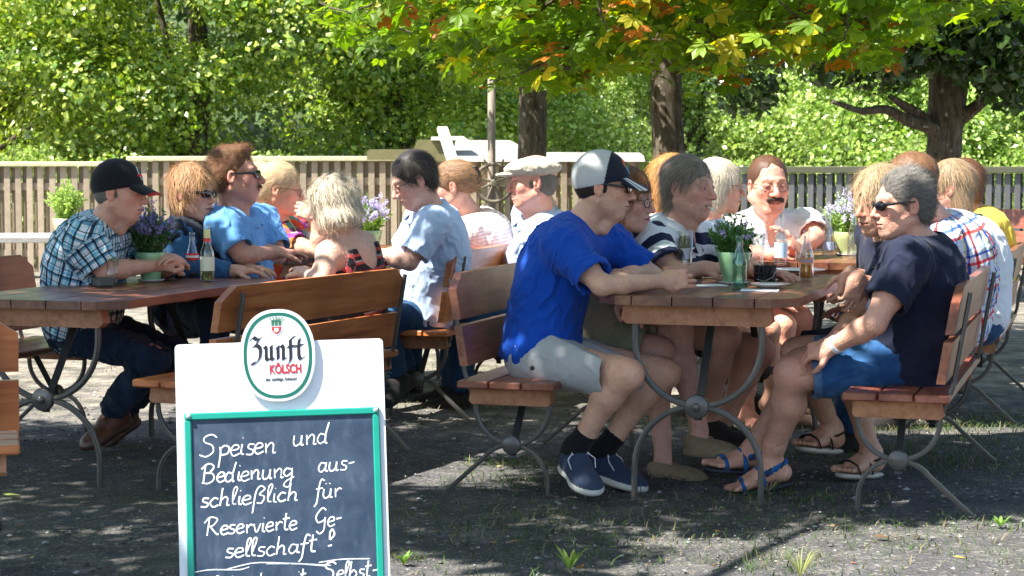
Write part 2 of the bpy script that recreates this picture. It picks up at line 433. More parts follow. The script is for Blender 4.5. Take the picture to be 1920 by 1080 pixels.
MAT['ceramic'] = plain('green_ceramic', (.25, .45, .24), .16, var=.10, vscale=6, spec=.6)
MAT['ceramic_y'] = plain('olive_ceramic', (.42, .48, .22), .2, var=.1, vscale=6)
MAT['attr'] = plain('painted', 0, .4, attr=True, var=.05)
MAT['attr_gloss'] = plain('glossy_painted', 0, .2, attr=True, var=.04)
MAT['leaf'] = leafmat('tree_leaf', .36, .28, .7)
MAT['chestnut'] = leafmat('chestnut_leaf', .55, .42, .35)
MAT['herb'] = leafmat('herb_leaf', .35, .5, .3)
MAT['grass'] = leafmat('grass_blade', .3, .6, .2)
def _clear(name, col, gl=1.0):
    t = NT(name); tr = t.node('ShaderNodeBsdfTransparent'); tr.inputs[0].default_value = rgba(col); g = t.node('ShaderNodeBsdfGlossy'); g.inputs['Roughness'].default_value = .03
    fr = t.node('ShaderNodeLayerWeight'); fr.inputs[0].default_value = .35; ms = t.node('ShaderNodeMixShader'); f = t.math('MULTIPLY_ADD', t.math('POWER', fr.outputs['Facing'], 1.7), .85*gl, .09*gl, clamp=True)
    t.put(ms.inputs[0], f); t.t.links.new(tr.outputs[0], ms.inputs[1]); t.t.links.new(g.outputs[0], ms.inputs[2]); t.t.links.new(ms.outputs[0], t.out.inputs[0]); return t.m
def _glass(name, col, rough=.02, ior=1.45):
    t = NT(name); t.base(col); t.set(Roughness=rough, Transmission_Weight=1.0, IOR=ior); return t.m
MAT['glass'] = _clear('clear_glass', (.93, .96, .96)); MAT['glass_green'] = _clear('greenish_glass', (.74, .90, .84))
MAT['thinglass'] = _clear('thin_drinking_glass', (.95, .97, .97)); MAT['clearlens'] = _clear('spectacle_lens', (.95, .96, .97), .3)
MAT['beer'] = _glass('beer', (.85, .36, .05), .15, 1.33); MAT['cola'] = plain('cola', (.02, .006, .004), .1, var=0); MAT['lemonade'] = _glass('lemonade', (.95, .78, .15), .1, 1.33)
MAT['orange_drink'] = plain('orange_drink', (.80, .30, .03), .2, var=.1)
# ------------------------------------------------------------------ people
class Frame:
    def __init__(s, c, f, r, u, k=1.0): s.c, s.f, s.r, s.u, s.k = V(c), unit(f), unit(r), unit(u), k
    def p(s, a, b, c): return s.c+s.k*(a*s.f+b*s.r+c*s.u)
    def loc(s, v): q = np.asarray(v)-s.c; return np.stack([q @ s.f, q @ s.r, q @ s.u], 1)/s.k
    @property
    def ax(s): return (s.f, s.r, s.u)
    def e(s, c, rad): return ell(s.p(*c), s.ax, V(*rad)*s.k)
    def cp(s, a, b, ra, rb=None): return cap(s.p(*a), s.p(*b), ra*s.k, (ra if rb is None else rb)*s.k)
def dirv(yaw, pitch=0):
    y, p = R(yaw), R(pitch); return V(math.cos(y)*math.cos(p), math.sin(y)*math.cos(p), math.sin(p))
def foot_frame(a, t, k=1.15):
    D = unit(V(t)-V(a)); lat = unit(np.cross(D, V(0, 0, 1))); Uo = np.cross(lat, D); g = R(20)
    sd = D*math.cos(g)+Uo*math.sin(g); return Frame(a, sd, lat, np.cross(lat, sd), k)
PEOPLE = []
class Body:
    def __init__(b, sp):
        b.sp = sp; s = b.s = sp.get('s', 1.0); b.P, b.N, b.Hc = V(sp['P']), V(sp['N']), V(sp['H'])
        yaw = sp['yaw']; F0 = dirv(yaw); b.U = unit(b.N-b.P); b.Rt = unit(np.cross(F0, V(0, 0, 1))); b.Fw = unit(np.cross(b.U, b.Rt))
        b.Rt = unit(np.cross(b.Fw, b.U)); b.L = np.linalg.norm(b.N-b.P); b.sw = sp.get('sw', .175)*s; b.fat = sp.get('fat', .0)
        b.sh = {k: V(sp['sh'+k]) if 'sh'+k in sp else b.N+sg*b.Rt*b.sw-b.U*.045+b.Fw*sp.get('round', .0) for k, sg in (('R', 1), ('L', -1))}
        hy = sp.get('hyaw', yaw); hp = -sp.get('hpitch', 0); f = dirv(hy, hp); r = unit(np.cross(f, V(0, 0, 1)))
        ro = R(sp.get('hroll', 0)); u = np.cross(r, f); r, u = r*math.cos(ro)+u*math.sin(ro), u*math.cos(ro)-r*math.sin(ro)
        b.head = Frame(b.Hc, f, r, u, s*sp.get('hs', 1.0))
        b.el = {}; b.wr = {}; b.kn = {}; b.an = {}; b.to = {}
        for k, sg in (('R', 1), ('L', -1)):
            sh = b.sh[k]
            b.el[k] = V(sp['e'+k]) if 'e'+k in sp else sh-V(0, 0, .24)+F0*.10+b.Rt*sg*.03
            b.wr[k] = V(sp['w'+k]) if 'w'+k in sp else b.el[k]+F0*.22-V(0, 0, .02)-b.Rt*sg*.05
            hip = b.hip(k)
            kn = b.kn[k] = V(sp['k'+k]) if 'k'+k in sp else hip+F0*.40+b.Rt*sg*.04-V(0, 0, .01)
            b.an[k] = V(sp['a'+k]) if 'a'+k in sp else V(kn[0]+F0[0]*.02, kn[1]+F0[1]*.02, .075)
            b.to[k] = V(sp['t'+k]) if 't'+k in sp else b.an[k]+F0*.16-V(0, 0, .06)
        b.ff = {k: foot_frame(b.an[k], b.to[k], sp.get('ft', 1.15)*s) for k in 'RL'}
    def hip(b, k): return b.P+(1 if k == 'R' else -1)*b.Rt*.085*b.s-b.U*.01
    def torso(b, S, d=0.0, k=.06):
        s, P, U, Fw, Rt, L, ft = b.s, b.P, b.U, b.Fw, b.Rt, b.L, b.fat; ax = (Fw, Rt, U); hn = b.sp.get('hunch', .03)
        S.u(inflate(ell(P+U*.03, ax, V(.120+ft*.4, .170+ft*.5, .125)*s), d), k)
        S.u(inflate(ell(P+U*L*.36+Fw*(ft*.7-hn*.6), ax, V(.108+ft, .145+ft*.9, .16)*s), d), k)
        S.u(inflate(ell(P+U*L*.62-Fw*hn, ax, V(.112+ft*.4, .160+ft*.4, .17)*s), d), k)
        S.u(inflate(ell(P+U*L*.83-Fw*hn*.6, ax, V(.090, b.sw*.92, .085)*V(s, 1, s)), d), k)
        if b.sp.get('bust'):
            q = b.sp['bust']
            for sg in (-1, 1): S.u(inflate(ell(P+U*L*.60+Fw*(.085-hn)+sg*Rt*.07, ax, V(.06, .065, .065)*q), d), .04)
        for kk in 'RL': S.u(inflate(cap(b.N-U*.055-Fw*hn*.4, b.sh[kk], .055*s, .056*s), d), .05)
        S.u(inflate(cap(b.N-U*.03-Fw*(.02+hn*.4), b.Hc-b.head.u*.10*s-b.head.f*.03, .055*s, .035*s), d*.3), .06) if d <= 0 else S.u(cap(b.N-U*.05-Fw*.02, b.N-U*.015-Fw*.02, .075*s, .062*s), .05)
    def limb(b, S, k, d=0):
        s = b.s*b.sp.get('arm', 1.0); sh, e, w = b.sh[k], b.el[k], b.wr[k]; m = sh*.45+e*.55
        S.u(inflate(cap(sh, m, .052*s, .047*s), d), .04); S.u(inflate(cap(m, e, .045*s, .037*s), d), .03)
        q = e*.68+w*.32; S.u(inflate(cap(e, q, .035*s, .038*s), d), .02); S.u(inflate(cap(q, w, .037*s, .0245*s), d), .02)
    def hand(b, S, k):
        sp = b.sp; w = b.wr[k]; d, n = sp.get('h'+k, (None, None)); d = unit(w-b.el[k]) if d is None else unit(d)
        n = V(0, 0, -1) if n is None else V(n); n = unit(n-d*(n @ d)); curl = sp.get('c'+k, .45); s = b.s*sp.get('hd', .93)
        t = np.cross(n, d)*(1 if k == 'R' else -1); t = unit(t)      # towards the thumb
        h = Frame(w, d, t, -n, s)
        S.u(cap(w, h.p(.03, 0, 0), .027*s, .028*s), .02)
        S.u(rbox(h.p(.052, 0, 0), h.ax, V(.046, .040, .015)*s, .013*s), .018)
        S.u(h.cp((.02, .022, -.006), (.05, .036, -.006), .017, .014), .012)
        for i, (o, ln, bx) in enumerate(((.031, .072, .088), (.0105, .080, .094), (-.010, .074, .090), (-.030, .058, .080))):
            p = h.p(bx, o, 0); a0 = curl*(.55+.12*i); spd = o*1.1; r = .0092-.0006*(i == 3)
            for j, fr in enumerate((.45, .31, .24)):
                ang = a0*(1.0+.9*j); dd = h.f*math.cos(ang)-h.u*math.sin(ang)+h.r*spd; q = p+unit(dd)*ln*fr*s
                S.u(cap(p, q, r*s, (r-.0008)*s), .004); p = q; r -= .0007
        p = h.p(.022, .034, -.008)
        for j, (dd, ln) in enumerate(((V(.62, .75, -.25), .040), (V(.85, .35-.3*curl, -.30-.4*curl), .030), (V(.92, .1-.3*curl, -.32-.4*curl), .024))):
            q = p+unit(dd[0]*h.f+dd[1]*h.r+dd[2]*h.u)*ln*s; S.u(cap(p, q, (.0125-.0012*j)*s, (.0113-.0012*j)*s), .006); p = q
    def leg(b, S, k, d=0, upto=1.0, thick=1.0):
        s = b.s*b.sp.get('leg', 1.0)*thick; h, kn, a = b.hip(k), b.kn[k], b.an[k]
        S.u(inflate(cap(h, kn*.9+h*.1, .086*s, .058*s), d), .04); S.u(inflate(cap(kn*.9+h*.1, kn, .058*s, .054*s), d), .03)
        ax = unit(a-kn); back = unit(h-kn-(h-kn) @ ax*ax); q = kn+(a-kn)*.33+back*.018*s
        S.u(inflate(cap(kn, q, .050*s, .056*s), d), .03); S.u(inflate(cap(q, a*.8+kn*.2, .055*s, .036*s), d), .03); S.u(inflate(cap(a*.8+kn*.2, a, .036*s, .036*s), d), .02)
    def foot(b, S, k):
        h = b.ff[k]; s = h.k
        S.u(h.cp((-.028, 0, -.040), (0, 0, -.01), .032, .034), .03)
        S.u(h.cp((0, 0, -.02), (.10, .012, -.052), .034, .022), .02); S.u(h.cp((0, 0, -.03), (.10, -.022, -.056), .030, .018), .02)
        for i, (o, ln) in enumerate(((.030, .052), (.014, .048), (.0, .042), (-.013, .036), (-.026, .030))):
            r = .0125 if i == 0 else .0085; o2 = o*(1 if k == 'L' else 1)
            S.u(h.cp((.10, o, -.060), (.10+ln, o*1.15, -.062), r), .006)
    def headprims(b, S):
        h = b.head; sp = b.sp; fem = sp.get('fem', False); jw = sp.get('jaw', .92 if fem else 1.0); ns = sp.get('nose', .9 if fem else 1.0); fc = sp.get('cheek', 0)
        S.u(h.e((-.014, 0, .034), (.096, .075, .088)), .02)
        S.u(h.e((.034, 0, -.030), (.062, .060+fc, .084)), .03)
        for sg in (-1, 1):
            S.u(h.cp((-.008, sg*.055*jw, -.050), (.062, sg*.018*jw, -.096), .020+fc, .017), .03)
            S.u(h.e((.058, sg*.040, -.020), (.022, .020+fc, .022)), .02)
            S.u(h.cp((.083, sg*.012, .026), (.072, sg*.042, .026), .010 if fem else .0125, .009), .016)
        S.u(h.e((.066, 0, -.098), (.022, .024*jw, .018)), .022)
        if fc > .004: S.u(h.e((.03, 0, -.105), (.05, .045, .022)), .03)
        S.u(h.e((.080, 0, -.064), (.020, .030, .024)), .016)
        for sg in (-1, 1): S.cut(h.e((.104, sg*.031, .006), (.016, .017, .011)), .014)
        S.u(h.cp((.088, 0, .016), (.101+.011*ns, 0, -.022), .0075, .0105*ns), .010)
        S.u(h.e((.108+.005*ns, 0, -.030), (.014*ns, .012*ns, .011*ns)), .008)
        for sg in (-1, 1): S.u(h.e((.100, sg*.0125*ns, -.034), (.011, .0085*ns, .008)), .006)
        for sg in (-1, 1): S.u(h.e((.079, sg*.031, .004), (.0150, .0165, .0125)), .005); S.cut(h.e((.097, sg*.031, .001), (.010, .0130, .0030)), .002)
        S.u(h.cp((.0955, -.015, -.0585), (.0955, .015, -.0585), .0058), .006); S.u(h.cp((.099, -.006, -.0575), (.099, .006, -.0575), .0052), .005)
        S.u(h.cp((.094, -.013, -.0695), (.094, .013, -.0695), .0068), .006)
        S.cut(h.cp((.105, -.004, -.0635), (.091, -.024, -.0650), .0022), .003); S.cut(h.cp((.105, .004, -.0635), (.091, .024, -.0650), .0022), .003)
        if not fem:
            for sg in (-1, 1): S.cut(h.cp((.098, sg*.019, -.036), (.087, sg*.034, -.062), .003), .006)
        for sg in (-1, 1):
            S.u(h.e((-.012, sg*.078, -.004), (.018, .008, .031)), .008); S.u(h.e((-.006, sg*.073, -.024), (.010, .008, .012)), .006)
            S.cut(h.e((-.008, sg*.086, -.002), (.010, .007, .018)), .005)
            S.u(h.e((-.001, sg*.080, -.008), (.005, .006, .009)), .003)
        nk = .048 if fem else .055; S.u(cap(h.p(-.02, 0, -.05), b.N-b.U*.02-b.Fw*.012, nk*b.s, (nk+.004)*b.s), .03)
        if not fem: S.u(h.cp((.045, 0, -.12), (.02, 0, -.16), .016, .02), .03)
def skin_colors(b, v, col):
    h = b.head; sp = b.sp; q = h.loc(v); col = np.array(col)*V(1.20, 1.16, 1.22); n = len(v); c = np.tile(col, (n, 1)).astype(float)
    m = (np.abs(q) < .17).all(1) & (q[:, 2] > -.135); a, r, u = q.T
    c *= (0.84+.34*fbm(v*16, 3))[:, None]; c *= (0.94+.12*vnoise(v*95, 5))[:, None]; c[:, 1:] *= (.94+.14*fbm(v*30, 12))[:, None]; c[:, 1] *= 1.05
    def blend(w, t): nonlocal c; w = np.clip(w, 0, 1)[:, None]*m[:, None]; c = c*(1-w)+np.array(t)*w
    red = np.array(col)*V(1.22, .74, .70)
    blend(.55*np.exp(-(((a-.115)/.02)**2+(r/.018)**2+((u+.03)/.016)**2)), red)
    blend(.40*np.exp(-(((np.abs(r)-.045)/.02)**2+((u+.025)/.022)**2))*(a > .02), red)
    blend(.45*np.exp(-(((np.abs(r)-.082)/.014)**2+((a+.012)/.022)**2+((u+.004)/.032)**2)), red)
    lip = sp.get('lip', [col[0]*.82, col[1]*.62, col[2]*.62]); blend(.9*np.exp(-(((u+.0637)/.0022)**2+(r/.024)**4))*(a > .088), np.array(lip)*.35) if False else None; blend(1.3*np.exp(-(((u+.064)/.0085)**2+(r/.0215)**2)**2)*(a > .086), lip)
    blend(1.0*np.exp(-(((u+.0637)/.0020)**2+(r/.024)**6))*(a > .086), np.array(lip)*.35)  # mouth slit: dark shading painted into the lip colour
    for sg in (-1, 1): blend(1.0*np.exp(-(((u+.0395)/.0035)**2+((r-sg*.009)/.005)**2))*(a > .095), np.array(col)*.25)  # nostrils: dark shading painted into the skin
    blend(.85*np.exp(-(((u-.0085)/.0028)**2+((np.abs(r)-.032)/.014)**4))*(a > .075), np.array(col)*.35)  # eye line: dark shading painted along the upper lid
    hc = np.array(sp.get('brow', sp.get('haircol', (.1, .07, .05)))); bw = .75
    blend(bw*np.exp(-(((u-.0285-.10*(.03-np.abs(np.abs(r)-.03)))/.0055)**2+((np.abs(r)-.031)/.019)**4))*(a > .06), hc)
    if not sp.get('fem'): blend(sp.get('stubble', .18)*np.exp(-(((u+.085)/.035)**2))*(a > -.01)*(np.abs(r) < .075), np.array(col)*V(.62, .62, .66))
    blend(.5*np.exp(-(((u-.002)/.016)**2+((np.abs(r)-.031)/.02)**2))*(a > .07), np.array(col)*V(.74, .60, .58))
    kd = np.zeros(n)
    for k in 'RL': kd = np.maximum(kd, np.exp(-(np.linalg.norm(v-b.kn[k], axis=1)/.07)**2))
    c = c*(1-.25*kd[:, None])+red*.25*kd[:, None]
    for k in 'RL':
        w = b.wr[k]+unit(b.wr[k]-b.el[k])*.09; kd = np.exp(-(np.linalg.norm(v-w, axis=1)/.06)**2)[:, None]; c = c*(1-.35*kd)+red*.35*kd
    return np.clip(c, 0, 1)
def cloth_disp(v, F, amp, seed, stretch=(9, 9, 6), ax=None, wt=1.0):
    n = vnormals(v, F); q = v @ np.array(ax).T if ax is not None else v
    w = fbm(q*V(stretch)*1.3, seed+9, 2)[:, None]; d = fbm(q*V(stretch)+w*2.2, seed, 3)
    rid = (1-np.abs(2*d-1))**3; d2 = fbm(q*V(stretch)*2.3+w*1.5, seed+4, 2); r2 = (1-np.abs(2*d2-1))**4
    return v+n*((rid-.5)*1.5*amp+(r2-.4)*.45*amp)[:, None]*wt
def torso_pc(b, v):
    rel = v-b.P; a, f, u = rel @ b.Rt, rel @ b.Fw, rel @ b.U; pc = np.stack([np.arctan2(a, f+.02)*.155, u, np.zeros(len(v))], 1)
    for k, sg in (('R', 1), ('L', -1)):
        sh, e = b.sh[k], b.el[k]; ax = unit(e-sh); t = (v-sh) @ ax; pr = v-sh-t[:, None]*ax; d = np.linalg.norm(pr, axis=1)
        m = (t > .012) & (d < .12) & (t < .7) & (sg*a > b.sw*.80)
        s1 = unit(np.cross(ax, b.Fw)); s2 = np.cross(ax, s1); pc[m] = np.stack([np.arctan2(pr[m] @ s1, pr[m] @ s2)*.065, .48-t[m]*1.0, np.ones(m.sum())], 1)
    return pc
def shirt(b, root, mat, name='shirt', sleeve=.72, long=False, hem=-.10, neck='crew', d=.016, amp=.007, h=.006, seed=1, col=(1, 1, 1), flare=.0):
    S = SDF(); b.torso(S, d); s = b.s*b.sp.get('arm', 1.0)
    for k in 'RL':
        sh, e, w = b.sh[k], b.el[k], b.wr[k]
        if sleeve <= 0: continue
        if long:
            S.u(cap(sh, e, .064*s, .052*s), .05); q = e+(w-e)*long; S.u(cone(e, q, .052*s, .040*s, (False, True)), .02); continue
        q = sh+(e-sh)*sleeve; S.u(cone(sh, q, .062*s, .073*s, (False, True)), .05)
        S.cut(cone(sh+(e-sh)*max(sleeve-.3, .1), sh+(e-sh)*(sleeve+.06), .058*s, .067*s), .004)
    if flare: S.u(ell(b.P-b.U*.03-b.Fw*.01, (b.Fw, b.Rt, b.U), V(.150, .200, .12)*b.s*flare), .04)
    S.keep(b.P+b.U*hem, b.U)
    nk = V(b.N)
    if neck == 'v': S.cut(ell(nk+b.Fw*.10*b.s+b.U*.0, (b.Fw, b.Rt, b.U), (.07, .030, .075)), .02)
    if neck == 'crew': S.cut(ell(nk+b.Fw*.05+b.U*.045, (b.Fw, b.Rt, b.U), (.09, .07, .05)), .01)
    if neck == 'wide': S.cut(ell(nk+b.Fw*.04+b.U*.03, (b.Fw, b.Rt, b.U), (.12, .10, .05)), .01)
    v, F = S.mesh(h); v = relax(v, F, 1, .4); wt = np.clip((np.linalg.norm(v-b.N, axis=1)-.09)/.07, .1, 1)*np.clip(((v-b.P) @ b.U-hem+.01)/.05, .25, 1); v = cloth_disp(v, F, amp, seed, ax=(b.Rt, b.Fw, b.U), wt=wt[:, None]); pc = torso_pc(b, v)
    return raw_mesh(name, v-b.org, F, mat, root, col=np.tile(col, (len(v), 1)), vec=pc)
def trousers(b, root, mat, name='trousers', hr=.098, frac=.6, full=False, d=.016, amp=.006, h=.006, seed=2, col=(1, 1, 1), waist=.10, cuff=None):
    S = SDF(); s = b.s*b.sp.get('leg', 1.0); ax = (b.Fw, b.Rt, b.U)
    S.u(inflate(ell(b.P+b.U*.02, ax, V(.120+b.fat*.4, .170+b.fat*.5, .120)*b.s), .004), .03)
    for k in 'RL':
        hp, kn, a = b.hip(k), b.kn[k], b.an[k]
        if full:
            S.u(cap(hp, kn, (.092*s), .066*s), .05); q = kn+(a-kn)*1.0; S.u(cone(kn, q, .066*s, .060*s, (False, True)), .03); S.cut(cone(kn+(a-kn)*.9, kn+(a-kn)*1.1, .052*s, .052*s), .003)
        else:
            q = hp+(kn-hp)*frac; S.u(cone(hp, q, hr*s, .084*s+.012, (False, True)), .05); S.cut(cone(hp+(kn-hp)*(frac-.10), hp+(kn-hp)*(frac+.05), .080*s, .078*s+.006), .004)
    S.keep(b.P+b.U*waist, -b.U)
    v, F = S.mesh(h); v = relax(v, F, 1, .4); v = cloth_disp(v, F, amp, seed, (8, 8, 8))
    c = np.tile(col, (len(v), 1)).astype(float); pc = np.zeros((len(v), 3))
    for k in 'RL':
        hp, kn = b.hip(k), b.kn[k]; u = unit(kn-hp); t = (v-hp) @ u/np.linalg.norm(kn-hp)
        r = np.linalg.norm(v-hp-((v-hp) @ u)[:, None]*u, axis=1); pc[:, 0] = np.where(r < .13, t, pc[:, 0])
        if cuff is not None: c[(t > frac-cuff[0]) & (r < .13)] = cuff[1]
    return raw_mesh(name, v-b.org, F, mat, root, col=c, vec=pc)
def strands(b, v, n, col, name, mat, parent, N=900, length=.045, flow=(-.3, 0, -1), lift=.35, wid=.0022, seed=0, var=.25, seg=3, grav=.5):
    """hair strands rooted on the hair mass v,n; flow in head axes"""
    rs = np.random.RandomState(seed+11); idx = rs.randint(0, len(v), N); p = v[idx]; nn = n[idx]; h = b.head
    q = h.loc(p); fl = flow(q) if callable(flow) else np.tile(flow, (N, 1)); fl = fl[:, :1]*h.f+fl[:, 1:2]*h.r+fl[:, 2:3]*h.u
    fl = fl+rs.randn(N, 3)*.20; t = fl-(fl*nn).sum(1)[:, None]*nn; t /= np.linalg.norm(t, axis=1)[:, None]+1e-9
    L = length*(.55+.9*rs.rand(N)); p = p-nn*.003; w = np.cross(t, nn); w /= np.linalg.norm(w, axis=1)[:, None]+1e-9
    P = []; 
    for j in range(seg+1):
        f = j/seg; c = p+t*(L*f)[:, None]+nn*(lift*L*f*(1-.45*f))[:, None]-V(0, 0, 1)*(grav*.3*L*f*f)[:, None]
        ww = (wid*(1-.75*f))*(.6+.8*rs.rand(N)) if j else np.full(N, wid)
        P.append(c-w*ww[:, None]/2); P.append(c+w*ww[:, None]/2)
    P = np.stack(P, 1).reshape(-1, 3); k = 2*(seg+1)
    F = np.concatenate([np.stack([np.arange(N)*k+2*j, np.arange(N)*k+2*j+1, np.arange(N)*k+2*j+3, np.arange(N)*k+2*j+2], 1) for j in range(seg)])
    cc = np.clip(np.array(col)*(1-var+2*var*rs.rand(N, 1))*(1+.08*rs.randn(N, 3)), 0, 1); cc = np.repeat(cc, k, 0)
    return raw_mesh(name, P-b.org, F, mat, parent, col=cc)
def hair(b, root, adds, cuts=(), floor=None, col=(.2, .12, .06), N=900, length=.04, flow=(-.4, 0, -1), lift=.3, bump=.004, seed=0, h=.0045, wid=.0024, var=.3, tips=None, name='hair', grav=.5, freq=(40, 40, 14), ears=True):
    wid *= .66; N = int(N*1.7)
    H = b.head; S = SDF()
    for a in adds: S.u(H.e(a[0], [x*(.965 if x > .06 else 1) for x in a[1]]), .022)
    for c in cuts: S.cut(H.e(*c), .008)
    if ears:
        for sg in (-1, 1): S.cut(H.e((-.008, sg*.085, -.008), (.022, .02, .034)), .006)
    if floor is not None: S.keep(H.p(0, 0, floor), H.u)
    v, F = S.mesh(h*b.s); n = vnormals(v, F); q = H.loc(v)
    v = v+n*((fbm(q*V(freq), seed, 3)-.5)*2*bump)[:, None]; n = vnormals(v, F)
    c = np.array(col)*(1-var*.8+1.6*var*fbm(q*V(freq)*1.5, seed+3, 2))[:, None]
    if tips is not None:
        w = np.clip((tips[1]-q[:, 2])/tips[2], 0, 1)[:, None]; c = c*(1-w)+np.array(tips[0])*w
    o = raw_mesh(name, v-b.org, F, MAT['hair'], root, col=np.clip(c*.62, 0, 1))  # mass darkened beneath the strands, depth shade put into the colour
    if N: strands(b, v, n, col, 'strands', MAT['hair'], o, N, length, flow, lift, wid, seed, var, grav=grav)
    if N > 600: strands(b, v, n, np.array(col)*1.1, 'flyaway_strands', MAT['hair'], o, N//3, length*1.15, flow, lift*1.5+.25, wid*.45, seed+50, var, grav=grav)
    return o
def eyes(b, root, iris=(.12, .16, .2), shut=False):
    for sg in (-1, 1):
        m = MB(); c = b.head.p(.0805, sg*.031, .003); S = []
        n = 14
        v = []; F = []; col = []
        for i in range(n+1):
            th = math.pi*i/n
            for j in range(16):
                ph = 2*math.pi*j/16; p = b.head.f*math.cos(th)+math.sin(th)*(b.head.r*math.cos(ph)+b.head.u*math.sin(ph)); v.append(c+p*.0119*b.head.k)
                col.append((.01, .01, .01) if i <= 1 else (iris if i <= 2 else (.62, .57, .53)))
        for i in range(n):
            for j in range(16): F.append((i*16+j, (i+1)*16+j, (i+1)*16+(j+1) % 16, i*16+(j+1) % 16))
        raw_mesh('eye', np.array(v)-b.org, F, MAT['eye'], root, col=np.array(col))
def glasses(b, root, kind='sun', col=(.01, .01, .012)):
    H = b.head; S = SDF(); nm = 'sunglasses' if kind == 'sun' else 'eyeglasses'
    if kind == 'sun':
        for sg in (-1, 1):
            S.u(ell(H.p(.0985, sg*.031, .003), (unit(H.f+H.r*sg*.35), unit(H.r-H.f*sg*.35), H.u), V(.006, .029, .019)*H.k), .003)
            S.u(H.cp((.088, sg*.058, .010), (.070, sg*.076, .010), .007, .006), .006); S.u(H.cp((.070, sg*.076, .010), (-.012, sg*.083, .012), .005, .0035), .003)
        S.u(H.cp((.103, -.012, .008), (.103, .012, .008), .004), .004)
        v, F = S.mesh(.0024); return raw_mesh(nm, v-b.org, F, MAT['lens'], root)
    m = MB(); t = np.linspace(0, 2*math.pi, 25)[:-1]
    for sg in (-1, 1):
        pts = [H.p(.1015-.010*abs(math.cos(a)*sg*.5+.3), sg*.031+.022*math.cos(a), -.001+.0155*math.sin(a)*(1-.12*math.cos(2*a))) for a in t]
        m.sweep(pts, .0013*H.k, 5, closed=True, col=col)
        m.sweep([H.p(.093, sg*.053, .008), H.p(.075, sg*.075, .010), H.p(-.012, sg*.084, .010), H.p(-.03, sg*.082, -.01)], .0014, 5, col=col)
    m.sweep([H.p(.100, -.010, .003), H.p(.1075, 0, .007), H.p(.100, .010, .003)], .0013, 5, col=col)
    o = m.build(nm, MAT['wire'], root); o.data.transform(Matrix.Translation(-Vector(b.org)))
    for sg in (-1, 1):
        L = MB(); c = H.p(.0985, sg*.031, -.001); q = [H.p(.1015-.010*abs(math.cos(a)*sg*.5+.3), sg*.031+.0212*math.cos(a), -.001+.0148*math.sin(a)) for a in t]
        L.add([x-b.org for x in q]+[c-b.org+H.f*.002], [(i, (i+1) % 24, 24) for i in range(24)], True); L.build('lens', MAT['clearlens'], o)
    return o
def ball_cap(b, root, colf, brim=(.075, .080), tilt=.10, emblem=None, bend=5.0):
    H = b.head; S = SDF(); dome = H.e((-.014, 0, .034), (.110, .0885, .104)); S.u(dome, .002)
    S.keep(H.p(.10, 0, .040), H.u-H.f*.30); S.cut(H.e((-.014, 0, .030), (.102, .081, .096)), .002)
    v, F = S.mesh(.003*b.s); v = relax(v, F, 1, .4)
    o = raw_mesh('cap', v-b.org, F, MAT['cloth_v'], root, col=colf(H.loc(v)))
    # brim: a curved plate
    n = 22; mth = 9; vv = []; FF = []
    bw, bl = brim
    for k2 in (0, 1):
        for i in range(n+1):
            a = math.pi*(i/n-.5)
            for j in range(mth+1):
                q = j/mth; rr = bw*math.sin(a); x0 = .062+.026*math.cos(a); x1 = .070+(bl+.025)*math.cos(a)**.6 if math.cos(a) > 1e-6 else .070
                x = x0+(x1-x0)*q; z = .046-.28*(x-.09)-bend*rr*rr*(.4+.6*q)-tilt*(x-.06)-.003*k2; vv.append(H.p(x, rr, z))
    W = mth+1
    for i in range(n):
        for j in range(mth):
            a0 = i*W+j; FF.append((a0, a0+1, a0+W+1, a0+W)); c0 = a0+(n+1)*W; FF.append((c0, c0+W, c0+W+1, c0+1))
    edge = [(i*W+mth, (i+1)*W+mth) for i in range(n)]
    for a0, a1 in edge: FF.append((a0, a0+(n+1)*W, a1+(n+1)*W, a1))
    vv = np.array(vv); raw_mesh('brim', vv-b.org, FF, MAT['cloth_v'], o, col=colf(H.loc(vv), True))
    return o
def shoe(b, root, k, col, sole, name='shoe', low=False, thick=.022, slip=1.0, mat='cloth_v'):
    b.shod = True; h = b.ff[k]; S = SDF()
    S.u(h.e((-.012, 0, -.038), (.048, .036, .040)), .02); S.u(h.e((.045, 0, -.052), (.09, .040, .030)), .03); S.u(h.e((.105, .004, -.060), (.062, .047, .026)), .02)
    if not low: S.u(h.cp((.0, 0, -.02), (.045, 0, -.035), .040, .036), .02)
    S.cut(h.e((0, 0, .022), (.040 if not low else .10, .028, .05 if low else .038)), .01)
    S.u(h.e((-.01, 0, -.074), (.052, .038, .016)), .01); S.u(h.e((.05, 0, -.074), (.10, .040, .015)), .02); S.u(h.e((.108, .004, -.074), (.066, .050, .015)), .02)
    S.keep(h.p(0, 0, -.084), h.u)
    v, F = S.mesh(.0035); q = h.loc(v); c = np.where((q[:, 2] < -.084+thick)[:, None], np.array(sole), np.array(col)*(.8+.4*fbm(v*60, 4))[:, None])
    return raw_mesh(name, v-b.org, F, MAT[mat], root, col=c)
def sock(b, root, k, col, up=.10):
    h = b.ff[k]; S = SDF(); a = b.an[k]; q = a+(b.kn[k]-a)*(up/np.linalg.norm(b.kn[k]-a))
    S.u(cone(a, q, .041, .044, (False, True)), .02); S.u(h.cp((-.02, 0, -.03), (0, 0, 0), .038, .040), .02); v, F = S.mesh(.004)
    v = cloth_disp(v, F, .002, 3, (20, 20, 40)); return raw_mesh('sock', v-b.org, F, MAT['cloth_v'], root, col=np.tile(col, (len(v), 1)))
